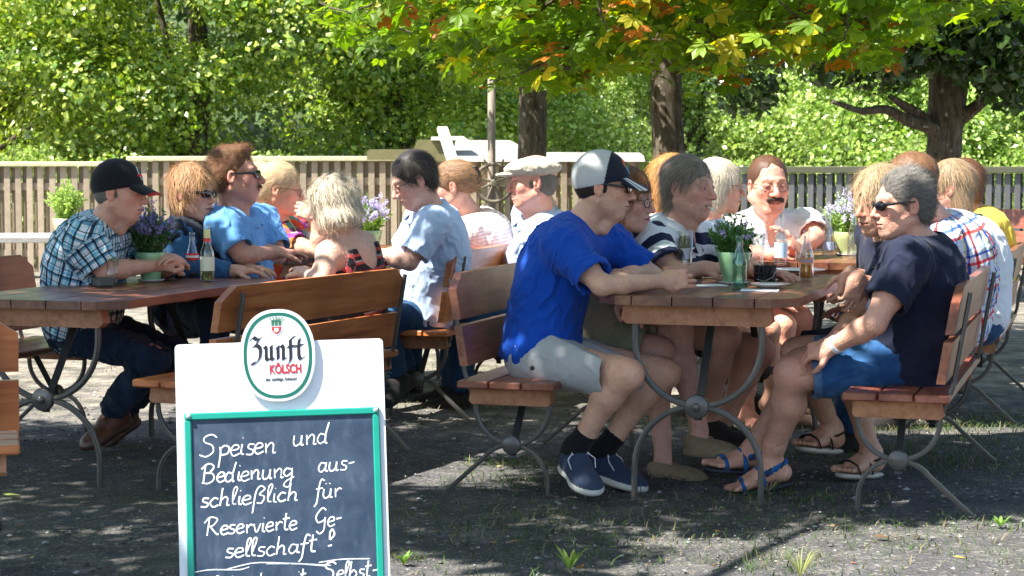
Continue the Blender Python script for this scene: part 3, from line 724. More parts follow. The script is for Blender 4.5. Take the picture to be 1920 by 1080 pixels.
def sandal(b, root, k, sole_c, strap_c, rope=False, wedge=.02):
    h = b.ff[k]; S = SDF()
    S.u(h.e((-.005, 0, -.080), (.055, .036, .012)), .01); S.u(h.e((.06, 0, -.080), (.085, .036, .012)), .02); S.u(h.e((.112, .002, -.080), (.056, .044, .012)), .02)
    S.keep(h.p(0, 0, -.080-wedge/2), h.u); S.keep(h.p(0, 0, -.074), -h.u); v, F = S.mesh(.004)
    o = raw_mesh('sandal', v-b.org, F, MAT['rubber'], root, col=np.tile(sole_c, (len(v), 1)))
    def strap(pts, r, nm='strap'):
        m = MB(); P = np.array([h.p(*p) for p in pts]); T = np.linspace(0, len(P)-1, 22); P2 = np.stack([np.interp(T, range(len(P)), P[:, i]) for i in range(3)], 1)
        for _ in range(2): P2[1:-1] = (P2[:-2]+2*P2[1:-1]+P2[2:])/4
        if rope:
            for ph in (0, 2.1, 4.2):
                tt = np.arange(22)*1.1+ph; Q = P2+np.stack([np.zeros(22), np.cos(tt)*.006, np.sin(tt)*.006], 1)@np.stack([h.f, h.r, h.u])
                m.sweep(Q, .0080, 6, col=strap_c if ph else (.02, .04, .09))
        else: m.sweep(P2, 1.0, prof=[(-r*1.5, -.0025), (r*1.5, -.0025), (r*1.5, .0025), (-r*1.5, .0025)], col=strap_c)
        q = m.build(nm, MAT['cloth_v'], o); q.data.transform(Matrix.Translation(-Vector(b.org)))
    strap([(.105, .050, -.076), (.108, .036, -.046), (.108, 0, -.036), (.106, -.030, -.050), (.105, -.044, -.076)], .010)
    strap([(.035, .040, -.076), (.040, .034, -.040), (.052, 0, -.008), (.040, -.034, -.040), (.035, -.040, -.076)], .008)
    strap([(.03, .038, -.030), (-.02, .036, -.012), (-.052, 0, -.006), (-.02, -.036, -.012), (.03, -.038, -.030)], .008)
    return o
def collar(b, root, mat, col=(1, 1, 1), hgt=.034, r=.073, seed=0, open_=.55):
    """turned-down shirt collar standing round the neck"""
    n = 30; v = []; F = []; c0 = b.N-b.Fw*.012; s = b.s
    for i in range(n+1):
        a = math.pi+(i/n-.5)*2*(math.pi-open_/2)
        f, rr = math.cos(a), math.sin(a); drop = -.050*max(f, 0)**1.5
        for (rad, z) in ((.90, .000), (.92, hgt), (1.0, hgt+.004), (1.16, hgt*.55), (1.34+.25*max(f, 0)**3, -.012), (1.30, -.018), (1.06, .0)):
            v.append(c0+b.Fw*f*r*rad*s*1.05+b.Rt*rr*r*rad*s+b.U*(z+drop+.008))
    for i in range(n):
        for j in range(6): F.append((i*7+j, i*7+j+1, (i+1)*7+j+1, (i+1)*7+j))
    v = np.array(v); return raw_mesh('collar', v-b.org, F, mat, root, col=np.tile(col, (len(v), 1)), vec=torso_pc(b, v))
def person(label, sp, skin=(.50, .27, .19), group=None, feet='none', h=.0055, hf=.0028, hands='RL', legs=True):
    b = Body(sp); b.org = V(b.P[0], b.P[1], 0); root = empty('person', b.org, 0, label, 'person', group)
    S = SDF(); b.torso(S, -.004)
    for k in 'RL': b.limb(S, k); (b.hand(S, k) if k in hands else None)
    if legs:
        for k in 'RL':
            b.leg(S, k, 0 if (feet == 'bare' or sp.get('bareleg')) else -.016)
            if feet == 'bare': b.foot(S, k)
            else: S.u(b.ff[k].cp((-.015, 0, -.035), (.07, 0, -.05), .028, .022), .02)
    b.headprims(S); fl, fh = b.Hc-.15*b.s, b.Hc+.14*b.s
    v, F = S.mesh(h, (fl, fh, hf)); c = skin_colors(b, v, skin)
    o = raw_mesh('body', v-b.org, F, MAT['skin'], root, col=c); b.root = root; b.bodyobj = o; b.shod = feet == 'bare'; PEOPLE.append(b)
    return b
# ------------------------------------------------------------------ beer garden furniture (local x across, local y along the row)
ROW = -math.atan((2110-960)/FPX)      # rows run away to the right
RD = V(math.sin(-ROW), math.cos(-ROW), 0); RN = V(math.cos(-ROW), -math.sin(-ROW), 0)
def arc(cx, cz, r, a0, a1, n=14): return [(cx+r*math.cos(R(a0+(a1-a0)*i/n)), cz+r*math.sin(R(a0+(a1-a0)*i/n))) for i in range(n+1)]
BAR = [(-.62, -.5), (.62, -.5), (.62, .15), (.25, .35), (.25, .62), (-.25, .62), (-.25, .35), (-.62, .15)]
def tint(rs, a=.85, b=1.15): k = rs.uniform(a, b); return (k, k*rs.uniform(.94, 1.04), k*rs.uniform(.9, 1.05))
def make_table(loc, Hh=.745, Lg=1.52, w=.74, seed=1, label='', group='wooden beer garden tables', rz=None, fr=(0, 1.26)):
    rs = np.random.RandomState(seed); t = empty('beer_table', loc, ROW if rz is None else rz, label, 'table', group)
    m = MB(); y0, y1 = -.10, Lg-.10; n = 5; pw = w/n; z1, z0 = Hh, Hh-.032; ch = .085
    for i in range(n):
        x0, x1 = -w/2+i*pw+.0025, -w/2+(i+1)*pw-.0025; c = tint(rs, .8, 1.2)
        poly = [(x0, y0), (x1, y0), (x1, y1), (x0, y1)]
        if i == 0: poly = [(x0+ch, y0), (x1, y0), (x1, y1), (x0+ch, y1), (x0, y1-ch*1.2), (x0, y0+ch*1.2)]
        if i == n-1: poly = [(x0, y0), (x1-ch, y0), (x1, y0+ch*1.2), (x1, y1-ch*1.2), (x1-ch, y1), (x0, y1)]
        m.prism(poly, z0, z1, 2, c)
    m.build('tabletop', MAT['wood_table'], t)
    for k, yf in enumerate(fr):
        sg = 1 if k == 0 else -1
        b = MB(); z = z0; b.prism([(-.265, z-.001), (-.275, z-.055), (-.255, z-.072), (.255, z-.072), (.275, z-.055), (.265, z-.001)][::-1], yf-.035 if k == 0 else yf-.02, yf+.02 if k == 0 else yf+.035, 1); b.build('cross_beam', MAT['wood_beam'], t)
        f = MB(); r = .232; hz = .345-(.745-Hh)*.5; up = [(-r, z-.07)]+[(x, q) for x, q in arc(0, hz+r, r, 180, 360, 20)]+[(r, z-.07)]
        lo = [(-r*1.0, 0)]+arc(0, hz-r, r, 180, 0, 20)+[(r, 0)]
        for pth in (up, lo): f.sweep([(x, yf, q) for x, q in pth], .017, prof=BAR)
        f.build('leg_frame', MAT['steel'], t)
        hb = MB(); hb.lathe([(0, -.014), (.040, -.014), (.044, -.010), (.044, .010), (.040, .014), (0, .014)], (0, yf-.006*sg, hz), 24, axis=1); hb.lathe([(0, -.03), (.013, -.03), (.015, -.014)], (0, yf-.006*sg, hz), 12, axis=1); hb.build('hub', MAT['steel'], t)
        br = MB(); br.sweep([(0, yf+.01*sg, hz-.05), (0, yf+.03*sg, hz), (.0, yf+.30*sg, z)], .014, prof=[(-1, -.35), (1, -.35), (1, .35), (-1, .35)]); br.build('brace', MAT['steel_dark'], t)
    return t
def make_bench(loc, back=1, seed=1, label='', group='slatted beer garden benches', wood='wood_bench', Lg=1.46, seat=.425, rz=None, y0=-.10, topz=.80):
    """back=+1: backrest at local +x (people face -x)"""
    rs = np.random.RandomState(seed); t = empty('bench', loc, ROW if rz is None else rz, label, 'bench', group); s = back; W_ = MAT[wood]; y1 = y0+Lg
    m = MB(); pw = .118
    for i in range(3):
        xa = s*(-.185+i*(pw+.006)); xb = xa+s*pw; m.box((min(xa, xb), y0, seat-.028), (max(xa, xb), y1, seat), .005, tint(rs))
    m.build('seat', W_, t); hz = .183; r = .142
    for k, yf in enumerate((0, 1.25)):
        b = MB(); b.prism([(-.150, seat-.029), (-.158, seat-.08), (-.146, seat-.092), (.146, seat-.092), (.158, seat-.08), (.150, seat-.029)][::-1], yf-.03, yf+.03, 1); b.build('cross_beam', MAT['wood_beam'], t)
        f = MB(); up = [(-s*r, seat-.09)]+[(s*x, q) for x, q in arc(0, hz+r, r, 180, 360, 16)]+[(s*r, seat-.09)]
        front = [(s*x, q) for x, q in arc(0, hz-r*.98, r*.98, 90, 180, 9)]+[(-s*r*.98, 0)]
        rear = [(s*x, q) for x, q in arc(0, hz-r*.98, r*.98, 90, 38, 6)]+[(s*.255, 0)]
        f.sweep([(x, yf, q) for x, q in up], .0145, prof=BAR); f.sweep([(x, yf, q) for x, q in front], .0145, prof=BAR); f.sweep([(x, yf, q) for x, q in rear], .0145, prof=BAR)
        f.build('leg_frame', MAT['steel'], t)
        hb = MB(); hb.lathe([(0, -.012), (.032, -.012), (.036, -.008), (.036, .008), (.032, .012), (0, .012)], (0, yf-.004, hz), 20, axis=1); hb.build('hub', MAT['steel'], t)
        br = MB(); sg = 1 if k == 0 else -1; br.sweep([(0, yf+.005*sg, hz-.05), (0, yf+.02*sg, hz), (0, yf+.2*sg, seat-.03)], .013, prof=[(-1, -.35), (1, -.35), (1, .35), (-1, .35)]); br.build('brace', MAT['steel_dark'], t)
        p = MB(); yp = yf; p.sweep([(s*(r+.004), yp, seat-.085), (s*(r+.042), yp, seat+.02), (s*.238, yp, topz-.025)], .013, prof=BAR); p.build('back_post', MAT['steel'], t)
    def xb(z): return s*(.184+(z-seat-.02)*(.054/(topz-.025-seat-.02))-.022)
    for (za, zb, chm) in ((topz-.165, topz, .055), (topz-.335, topz-.19, 0)):
        q = MB(); a, b2 = y0-.0, y1; poly = [(a, za), (b2, za), (b2, zb-chm), (b2-chm*1.6, zb), (a+chm*1.6, zb), (a, zb-chm)] if chm else [(a, za), (b2, za), (b2, zb), (a, zb)]
        # tilted board: shear the prism in x with height
        v = []; n = len(poly)
        for off in (0, -s*.030):
            for (y, z) in poly: v.append((xb(z)+off, y, z))
        ctr = np.mean(v, 0); q._orient(v, [list(range(n)), list(range(n, 2*n))[::-1]]+[[i, (i+1) % n, (i+1) % n+n, i+n] for i in range(n)], ctr, tint(rs, .85, 1.15)); q.build('back_board', W_, t)
    return t
P_R1 = V(.667, 6.865, 0); PITCH = 2.42
BT, BB = 'wooden beer garden tables', 'slatted beer garden benches'
make_table(P_R1, seed=3, label='brown plank table with green herb pot that the royal blue shirted man leans on')
make_table(P_R1+RD*(PITCH+.02)+RN*.05, seed=4, label='sunlit plank table behind the nearest right one, in front of the moustached man')
make_table(V(-1.77, 7.22, 0), Hh=.71, Lg=1.50, seed=5, label='brown plank table with a lavender pot, two bottles and an empty glass, at the left')
make_table(V(-1.02, 9.62, 0), seed=6, label='plank table behind the silver haired woman, between her and the blonde women', Lg=1.5)
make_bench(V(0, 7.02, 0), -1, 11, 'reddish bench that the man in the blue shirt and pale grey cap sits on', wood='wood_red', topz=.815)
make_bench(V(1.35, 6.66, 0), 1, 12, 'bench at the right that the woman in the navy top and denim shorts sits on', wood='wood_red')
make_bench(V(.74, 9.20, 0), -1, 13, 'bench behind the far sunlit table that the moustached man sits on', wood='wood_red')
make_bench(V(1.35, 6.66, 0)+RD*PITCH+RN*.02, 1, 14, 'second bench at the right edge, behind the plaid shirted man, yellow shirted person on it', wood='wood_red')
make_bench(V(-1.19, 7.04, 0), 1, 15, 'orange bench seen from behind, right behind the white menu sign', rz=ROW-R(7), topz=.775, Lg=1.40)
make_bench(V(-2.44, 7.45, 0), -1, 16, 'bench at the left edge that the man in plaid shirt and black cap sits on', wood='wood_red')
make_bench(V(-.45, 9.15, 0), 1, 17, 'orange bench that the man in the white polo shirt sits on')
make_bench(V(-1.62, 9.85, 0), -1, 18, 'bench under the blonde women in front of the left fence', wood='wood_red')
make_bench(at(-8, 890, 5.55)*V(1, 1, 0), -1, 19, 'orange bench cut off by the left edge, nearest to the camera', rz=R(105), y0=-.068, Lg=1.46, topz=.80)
make_bench(V(4.42, 16.5, 0), 1, 20, 'dark red bench far back at the right edge of the picture', wood='wood_red', rz=R(40))
# ------------------------------------------------------------------ things on the tables
def lathe_thing(name, mat, prof, loc, label=None, cat=None, group=None, seg=28, parent=None):
    m = MB(); m.lathe(prof, (0, 0, 0), seg); o = m.build(name, mat, parent, loc); return tag(o, label, cat, group)
def herb(root, z, n_st, hgt, spread, leafc, flow, seed, lsize=.022, nf=.6, fl_n=16, base=.05):
    rs = np.random.RandomState(seed); v = []; f = []; c = []; sv = MB(); fv = []; ff = []; fc = []
    def quad(L, F, C, p, d, w, ln, col, droop=0):
        d = unit(d); s = unit(np.cross(d, rs.randn(3))); k = len(L)
        L += [p-s*w*.15, p+d*ln*.5-s*w*.5, p+d*ln, p+d*ln*.5+s*w*.5]; F.append((k, k+1, k+2, k+3)); C += [col]*4
    for i in range(n_st):
        a = rs.uniform(0, 2*math.pi); rr = spread*math.sqrt(rs.rand()); top = V(math.cos(a)*rr, math.sin(a)*rr, hgt*(1.05-.45*(rr/spread)**2)*rs.uniform(.65, 1.1)); b = V(math.cos(a)*base*rs.rand(), math.sin(a)*base*rs.rand(), 0)
        mid = (b+top)/2+V(*(rs.randn(2)*.012), .02); pts = [b*(1-t)**2+2*mid*t*(1-t)+top*t*t+V(0, 0, z) for t in np.linspace(0, 1, 6)]
        sv.sweep(pts, [.0016, .0015, .0014, .0012, .001, .0008], 4, col=np.array(leafc)*.8)
        P = np.array(pts); nl = rs.randint(16, 26); flo = rs.rand() < nf
        for j in range(nl):
            t = rs.uniform(.1, .72 if flo else 1)*5; i0 = min(int(t), 4); p = P[i0]+(P[i0+1]-P[i0])*(t-i0); d = rs.randn(3)*.8+V(math.cos(a), math.sin(a), 1.1)*.7
            quad(v, f, c, p, d, lsize*.38, lsize*rs.uniform(.7, 1.4), np.array(leafc)*rs.uniform(.6, 1.5)*V(1, 1, rs.uniform(.7, 1.2)))
        if flo and flow is not None:
            for j in range(fl_n):
                t = 3.4+1.6*rs.rand(); i0 = min(int(t), 4); p = P[i0]+(P[i0+1]-P[i0])*(t-i0)
                for _ in range(2): quad(fv, ff, fc, p+rs.randn(3)*.004, rs.randn(3)+V(0, 0, .3), .009, .012, np.array(flow)*rs.uniform(.6, 1.35))
    raw_mesh('leaves', np.array(v), np.array(f), MAT['herb'], root, False, np.clip(c, 0, 1)); sv.build('stems', MAT['herb'], root)
    if fv: raw_mesh('flowers', np.array(fv), np.array(ff), MAT['herb'], root, False, np.clip(fc, 0, 1))
def potted(loc, r, hgt, mat, label, plant, square=False, saucer=True):
    t = empty('potted_herb', loc, 0, label, 'potted plant', 'potted herbs on the tables')
    m = MB(); m.lathe([(0, .004), (r*.55, .004), (r*.60, .008), (r*.74, hgt*.30), (r*.92, hgt*.70), (r*1.0, hgt*.985), (r*.985, hgt), (r*.95, hgt*.99), (r*.88, hgt*.80), (0, hgt*.80)], (0, 0, 0), 40); m.build('pot', mat, t)
    s = MB(); s.lathe([(0, hgt*.83), (r*.5, hgt*.84), (r*.89, hgt*.82)], (0, 0, 0), 24); s.build('soil', plain('potting_soil', (.02, .014, .01), .95, var=.4, vscale=80), t)
    if saucer: s = MB(); s.lathe([(0, 0), (r*.75, 0), (r*.9, .006), (r*.92, .009), (r*.7, .005), (0, .0045)], (0, 0, 0), 32, col=(.7, .7, .7)); s.build('saucer', MAT['attr_gloss'], t)
    herb(t, hgt*.82, **plant)
    return t
TZ = .7465
def on(px, py, z=TZ): return atz(px, py, z)
potted(on(283, 527, .712), .066, .125, MAT['ceramic'], 'round green pot of blue flowering lavender on the left table', dict(n_st=60, hgt=.22, spread=.115, leafc=(.07, .15, .05), flow=(.27, .24, .46), seed=2, nf=.6))
potted(on(1376, 532), .066, .125, MAT['ceramic'], 'round green pot of thin leaved herb without blossoms, behind a clear bottle', dict(n_st=58, hgt=.165, spread=.10, leafc=(.10, .22, .06), flow=(.55, .5, .7), seed=3, nf=.12))
potted(at(693, 470, 9.95)*V(1, 1, 0)+V(0, 0, TZ), .066, .12, MAT['ceramic'], 'green pot of pale flowering herb between the silver haired woman and the white polo man', dict(n_st=55, hgt=.20, spread=.12, leafc=(.22, .36, .07), flow=(.62, .55, .80), seed=4, nf=.8))
potted(at(1590, 470, 9.75)*V(1, 1, 0)+V(0, 0, TZ), .075, .12, MAT['ceramic_y'], 'olive pot of pale flowering herb on the far sunlit table', dict(n_st=62, hgt=.22, spread=.15, leafc=(.25, .38, .10), flow=(.66, .62, .82), seed=5, nf=.8))
def bottle(loc, label, prof, glass, liquid=None, liq_h=0, lab=None, cap=None, group='glass bottles on the tables'):
    t = empty('bottle', loc, 0, label, 'bottle', group); m = MB(); top = prof[-1]
    inner = [(max(r-.0028, .001), z) for r, z in prof[::-1]]; inner = [(r, max(z, .006)) for r, z in inner]
    m.lathe([(0, 0)]+prof+inner+[(0, .006)], (0, 0, 0), 28); m.build('bottle_glass', glass, t)
    if liquid:
        q = [(0, .0075)]+[(max(r-.0034, .001), max(z, .0075)) for r, z in prof if z < liq_h]+[(max(np.interp(liq_h, [z for r, z in prof], [r for r, z in prof])-.0034, .001), liq_h), (0, liq_h)]
        m = MB(); m.lathe(q, (0, 0, 0), 24); m.build('drink', MAT[liquid], t)
    for (z0, z1, colr, stripe) in (lab or []):
        m = MB(); zz = np.linspace(z0, z1, 7); rr = [np.interp(z, [z for r, z in prof], [r for r, z in prof])+.0006 for z in zz]
        for i in range(6): m.lathe([(rr[i], zz[i]), (rr[i+1], zz[i+1])], (0, 0, 0), 28, col=stripe if stripe is not None and i in (2, 3) else colr)
        m.build('label', MAT['attr'], t)
    if cap is not None: m = MB(); z = prof[-1][1]; m.lathe([(0, z+.004), (.012, z+.003), (.014, z-.006)], (0, 0, 0), 20, col=cap); m.build('bottle_cap', MAT['attr_gloss'], t)
    return t
B1 = [(.026, 0), (.029, .004), (.029, .035), (.027, .055), (.029, .085), (.0285, .100), (.022, .125), (.0145, .150), (.0125, .175), (.0125, .188), (.0145, .190), (.0145, .199), (.0125, .200)]
B2 = [(.028, 0), (.030, .004), (.030, .115), (.028, .130), (.018, .155), (.0145, .175), (.0135, .215), (.0125, .228), (.0145, .230), (.0145, .240), (.0125, .241)]
LZ = .712
bottle(on(361, 520, LZ), 'small cola bottle with red label, nearly empty, beside a lemonade bottle on the left table', B1, MAT['glass'], 'cola', .042, [(.078, .108, (.75, .02, .03), (.85, .8, .8))])
bottle(on(389, 527, LZ), 'clear bottle with pale label and yellow drink on the left table near the bench back', B2, MAT['glass'], 'lemonade', .070, [(.045, .105, (.72, .76, .62), None), (.168, .184, (.7, .05, .04), None), (.185, .222, (.75, .72, .35), None)])
bottle(on(1386, 541), 'empty greenish glass bottle standing in front of the green pot', B1, MAT['glass_green'])
bottle(on(1512, 524), 'small bottle half full of orange drink at the right end of the near table', B1, MAT['glass'], 'orange_drink', .062, [(.064, .09, (.85, .35, .2), (.4, .4, .6))])
bottle(on(1464, 497), 'clear bottle with pale blue label in front of the moustached man', B2, MAT['glass'], None, 0, [(.035, .105, (.45, .62, .78), None)])
bottle(at(1552, 488, 9.5)*V(1, 1, 0)+V(0, 0, TZ), 'tall clear water bottle beside the olive pot on the far table', B2, MAT['glass'], None, 0, [(.04, .08, (.35, .45, .65), None)])
bottle(at(1600, 470, 9.4)*V(1, 1, 0)+V(0, 0, TZ), 'clear bottle nearest to the blonde woman on the far table', B2, MAT['glass'])
bottle(at(585, 478, 9.7)*V(1, 1, 0)+V(0, 0, TZ), 'clear bottle with pale blue label beside the silver haired woman', B2, MAT['glass'], None, 0, [(.03, .12, (.5, .68, .78), None), (.17, .21, (.5, .68, .75), None)])
def tumbler(loc, label, r, hgt, fill=None, fh=0):
    t = empty('drinking_glass', loc, 0, label, 'glass', 'drinking glasses on the tables'); m = MB()
    m.lathe([(0, 0), (r*.72, 0), (r*.76, .003), (r*.80, hgt*.3), (r, hgt), (r-.0016, hgt), (r*.80-.002, hgt*.3), (r*.74-.002, .012), (0, .012)], (0, 0, 0), 28); m.build('glass_body', MAT['thinglass'], t)
    if fill: q = MB(); q.lathe([(0, .0135), (r*.74-.003, .0135), (r*.80-.003, fh), (0, fh)], (0, 0, 0), 24); q.build('drink', MAT[fill], t)
    if fill == 'beer': q = MB(); q.lathe([(0, fh+.001), (r*.80-.003, fh+.001), (r*.81-.003, fh+.010), (0, fh+.008)], (0, 0, 0), 24, col=(.85, .8, .7)); q.build('foam', MAT['attr'], t)
    return t
tumbler(on(1283, 530), 'tall nearly empty beer glass held by the man in the blue shirt', .036, .205, 'beer', .062)
tumbler(on(209, 536, LZ), 'empty straight glass beside the dark ashtray on the left table', .030, .125)
tumbler(on(1420, 505), 'clear tumbler behind the green pot, beside the black napkin basket', .034, .16)
tumbler(at(1500, 470, 9.2)*V(1, 1, 0)+V(0, 0, TZ), 'upturned clear glass among the bottles of the far table', .03, .12)
tumbler(at(180, 480, 8.3)*V(1, 1, 0)+V(0, 0, LZ), 'small glass behind the forearm of the plaid shirted man with the cap', .028, .10)
m = MB(); m.box((-.034, -.045, 0), (.034, .045, .038), .006, (.06, .065, .06)); o = m.build('ashtray', MAT['attr'], None, on(193, 537, LZ)); o.rotation_euler[2] = .5; tag(o, 'dark grey box shaped ashtray beside the empty glass on the left table', 'ashtray')
# folded sunglasses on the left table
m = MB(); [m.lathe([(0, 0), (.018, .004), (.024, .014), (.018, .024), (0, .028)], (x, 0, 0), 16, col=(.01, .01, .01)) for x in (-.026, .026)]; m.sweep([(-.02, 0, .016), (.02, 0, .016)], .003, 6, col=(.01, .01, .01)); m.sweep([(.045, 0, .016), (.03, .05, .006), (-.05, .055, .005)], .002, 5, col=(.01, .01, .01))
o = m.build('sunglasses', MAT['attr_gloss'], None, on(325, 523, LZ)); tag(o, 'black folded sunglasses lying beside the lavender pot', 'sunglasses')
# black wire basket
t = empty('napkin_basket', on(1434, 528), 0, 'black openwork basket beside the green pot on the near right table', 'basket'); m = MB()
for k in range(9):
    z = .006+k*.0068; m.sweep([(.040*math.cos(a)*(1+.05*math.sin(k*2)), .034*math.sin(a), z+.003*math.sin(5*a+k)) for a in np.linspace(0, 2*math.pi, 25)[:-1]], .0036, 5, closed=True, col=(.012, .012, .014))
for k in range(16): a = k*math.pi/8; m.sweep([(.040*math.cos(a), .034*math.sin(a), 0), (.042*math.cos(a+.2), .036*math.sin(a+.2), .066)], .003, 5, col=(.012, .012, .014))
m.box((-.034, -.028, .003), (.034, .028, .058), .004, (.01, .01, .01)); m.build('basket_body', MAT['attr'], t)
h_ = MB(); h_.sweep([(-.038, -.036, .012), (-.01, -.043, .003), (.025, -.040, .018), (.040, -.030, .045)], .0025, 6, col=(.3, .3, .3)); h_.build('handle', MAT['wire'], t)
def plate(loc, r, label, food=False, rz=0):
    o = lathe_thing('plate', plain('white_china', (.8, .8, .8), .18, var=.03), [(0, .004), (r*.6, .004), (r*.66, .008), (r, .016), (r*1.0, .018), (r*.64, .012), (r*.58, .0075), (0, .0075)], loc, label, 'plate', 'white plates on the tables', 36); return o
plate(on(1322, 520), .085, 'white plate left of the green pot on the near right table'); plate(on(1443, 540), .075, 'white plate right of the clear bottle at the near table edge')
plate(on(1500, 512), .11, 'wide white plate at the far end of the near right table'); plate(at(1440, 480, 9.5)*V(1, 1, 0)+V(0, 0, TZ), .09, 'white plate on the far sunlit table before the moustached man')
for px, py, rz, lb in ((1326, 536, .3, 'white napkin folded flat between the beer glass and the green pot'), (1425, 545, -.2, 'white napkin under the knife at the front of the near right table')):
    m = MB(); m.box((-.07, -.04, 0), (.07, .04, .004), 0, (.82, .84, .88)); o = m.build('napkin', MAT['attr'], None, on(px, py)); o.rotation_euler[2] = rz; tag(o, lb, 'napkin', 'paper napkins on the right table')
# ------------------------------------------------------------------ menu sign with chalk writing
SG = {  # single stroke letters: width, strokes (x, y) with baseline 0, x-height 1
'S': (1.3, [[(1.15,1.75),(.8,2.05),(.3,1.85),(.3,1.4),(.85,1.05),(.95,.45),(.5,.05),(.0,.25)]]), 'p': (.85, [[(.05,.9),(.12,.3),(.05,-1.0)],[(.1,.75),(.4,1.0),(.72,.75),(.6,.25),(.15,.15)]]),
'e': (.72, [[(.05,.5),(.55,.65),(.5,.98),(.2,.95),(.02,.45),(.25,.02),(.68,.22)]]), 'i': (.36, [[(.12,1.0),(.1,.2),(.3,.05)],[(.14,1.55),(.17,1.6)]]), 's': (.62, [[(.55,.95),(.2,.98),(.15,.65),(.5,.4),(.4,.05),(.02,.08)]]),
'n': (.86, [[(.05,1.0),(.12,.05)],[(.12,.6),(.4,1.0),(.6,.8),(.6,.1),(.8,.1)]]), 'u': (.86, [[(.08,1.0),(.06,.3),(.25,.02),(.55,.3),(.62,1.0)],[(.62,1.0),(.62,.15),(.8,.08)]]), 'd': (.86, [[(.55,.85),(.2,.95),(.02,.4),(.25,.02),(.6,.3)],[(.78,2.0),(.6,.9),(.62,.1),(.76,.05)]]),
'B': (1.05, [[(.2,1.95),(.12,.05)],[(-.1,1.5),(.4,2.0),(.85,1.7),(.6,1.15),(.25,1.05)],[(.25,1.05),(.8,.95),(.9,.35),(.5,.0),(.0,.1)]]), 'g': (.82, [[(.55,.9),(.2,.98),(.02,.55),(.25,.2),(.6,.5)],[(.64,1.0),(.66,.2),(.5,-.85),(.1,-.75),(.25,-.3),(.85,.1)]]),
'a': (.8, [[(.55,.9),(.2,.98),(.02,.4),(.25,.02),(.58,.45)],[(.6,1.0),(.58,.2),(.78,.08)]]), 'c': (.66, [[(.58,.85),(.3,1.0),(.04,.5),(.25,.03),(.62,.2)]]), 'h': (.84, [[(.2,2.0),(.1,.05)],[(.12,.6),(.42,1.0),(.6,.75),(.58,.1),(.76,.08)]]),
'l': (.42, [[(.08,.4),(.35,1.7),(.25,2.0),(.1,1.6),(.1,.25),(.35,.08)]]), 'ß': (.9, [[(.0,-1.0),(.15,1.3),(.45,1.95),(.75,1.6),(.4,1.05),(.75,.75),(.6,.1),(.25,.1)]]), 'f': (.62, [[(.65,1.8),(.4,1.95),(.25,1.2),(.15,-.4),(-.05,-.9)],[(.0,.95),(.55,1.05)]]),
'ü': (.86, [[(.08,1.0),(.06,.3),(.25,.02),(.55,.3),(.62,1.0)],[(.62,1.0),(.62,.15),(.8,.08)],[(.2,1.5),(.23,1.58)],[(.5,1.5),(.53,1.58)]]), 'r': (.62, [[(.06,1.0),(.12,.05)],[(.12,.6),(.35,.98),(.58,.85)]]), 'R': (1.15, [[(.25,1.95),(.15,.0)],[(-.15,1.4),(.3,2.0),(.9,1.75),(.6,1.1),(.25,1.0)],[(.35,1.0),(.9,.15),(1.1,.1)]]),
'v': (.72, [[(.05,1.0),(.3,.05),(.62,1.0)]]), 't': (.6, [[(.25,1.9),(.2,.25),(.5,.08)],[(.0,1.25),(.55,1.35)]]), 'G': (1.15, [[(.95,1.75),(.6,2.0),(.1,1.2),(.3,.5),(.85,.75),(.9,1.0)],[(.9,1.0),(.85,-.3),(.5,-.7),(.2,-.4)]]), '-': (.6, [[(.05,.75),(.5,.85)]]),
'!': (.4, [[(.3,2.0),(.12,1.7),(.1,.9)],[(.3,2.0),(.5,1.4),(.15,.85)],[(.0,.2),(.35,.3)]]), 'k': (.8, [[(.18,2.0),(.1,.0)],[(.65,1.0),(.15,.5),(.7,.05)]]), 'ä': (.8, [[(.55,.9),(.2,.98),(.02,.4),(.25,.02),(.58,.45)],[(.6,1.0),(.58,.2),(.78,.08)],[(.2,1.5),(.23,1.58)],[(.5,1.5),(.53,1.58)]]),
'm': (1.2, [[(.05,1.0),(.1,.05)],[(.1,.6),(.35,1.0),(.52,.8),(.52,.05)],[(.52,.6),(.78,1.0),(.95,.8),(.95,.1),(1.1,.1)]]), 'b': (.8, [[(.15,2.0),(.08,.1),(.4,.0),(.68,.5),(.4,.95),(.12,.6)]]), ' ': (.75, [])}
def smooth_path(pts, n=6):
    P = np.array(pts, float)
    if len(P) < 3: return P
    Q = np.vstack([2*P[0]-P[1], P, 2*P[-1]-P[-2]]); out = []
    for i in range(1, len(Q)-2):
        for t in np.linspace(0, 1, n, endpoint=False):
            a, b, c, d = Q[i-1], Q[i], Q[i+1], Q[i+2]; out.append(.5*((2*b)+(-a+c)*t+(2*a-5*b+4*c-d)*t*t+(-a+3*b-3*c+d)*t**3))
    return np.array(out+[P[-1]])
def writing(m, text, x, z, size, y, col=(.85, .87, .88), slope=0., w=.0040, rs=None, sp=1.0):
    x0 = x
    for ch in text:
        wd, st = SG[ch]; j = rs.uniform(-.05, .05, 2)
        for s in st:
            P = smooth_path(s); P = P+j; X = x+(P[:, 0]*sp+P[:, 1]*.10)*size; Z = z+P[:, 1]*size+(X-x0)*slope
            m.sweep(np.stack([X, np.full(len(X), y), Z], 1), w*rs.uniform(.85, 1.15)/2, prof=[(-.06, -1), (.06, -1), (.06, 1), (-.06, 1)], afix=(0, 1, 0), col=col)
        x += wd*size*sp
    return x
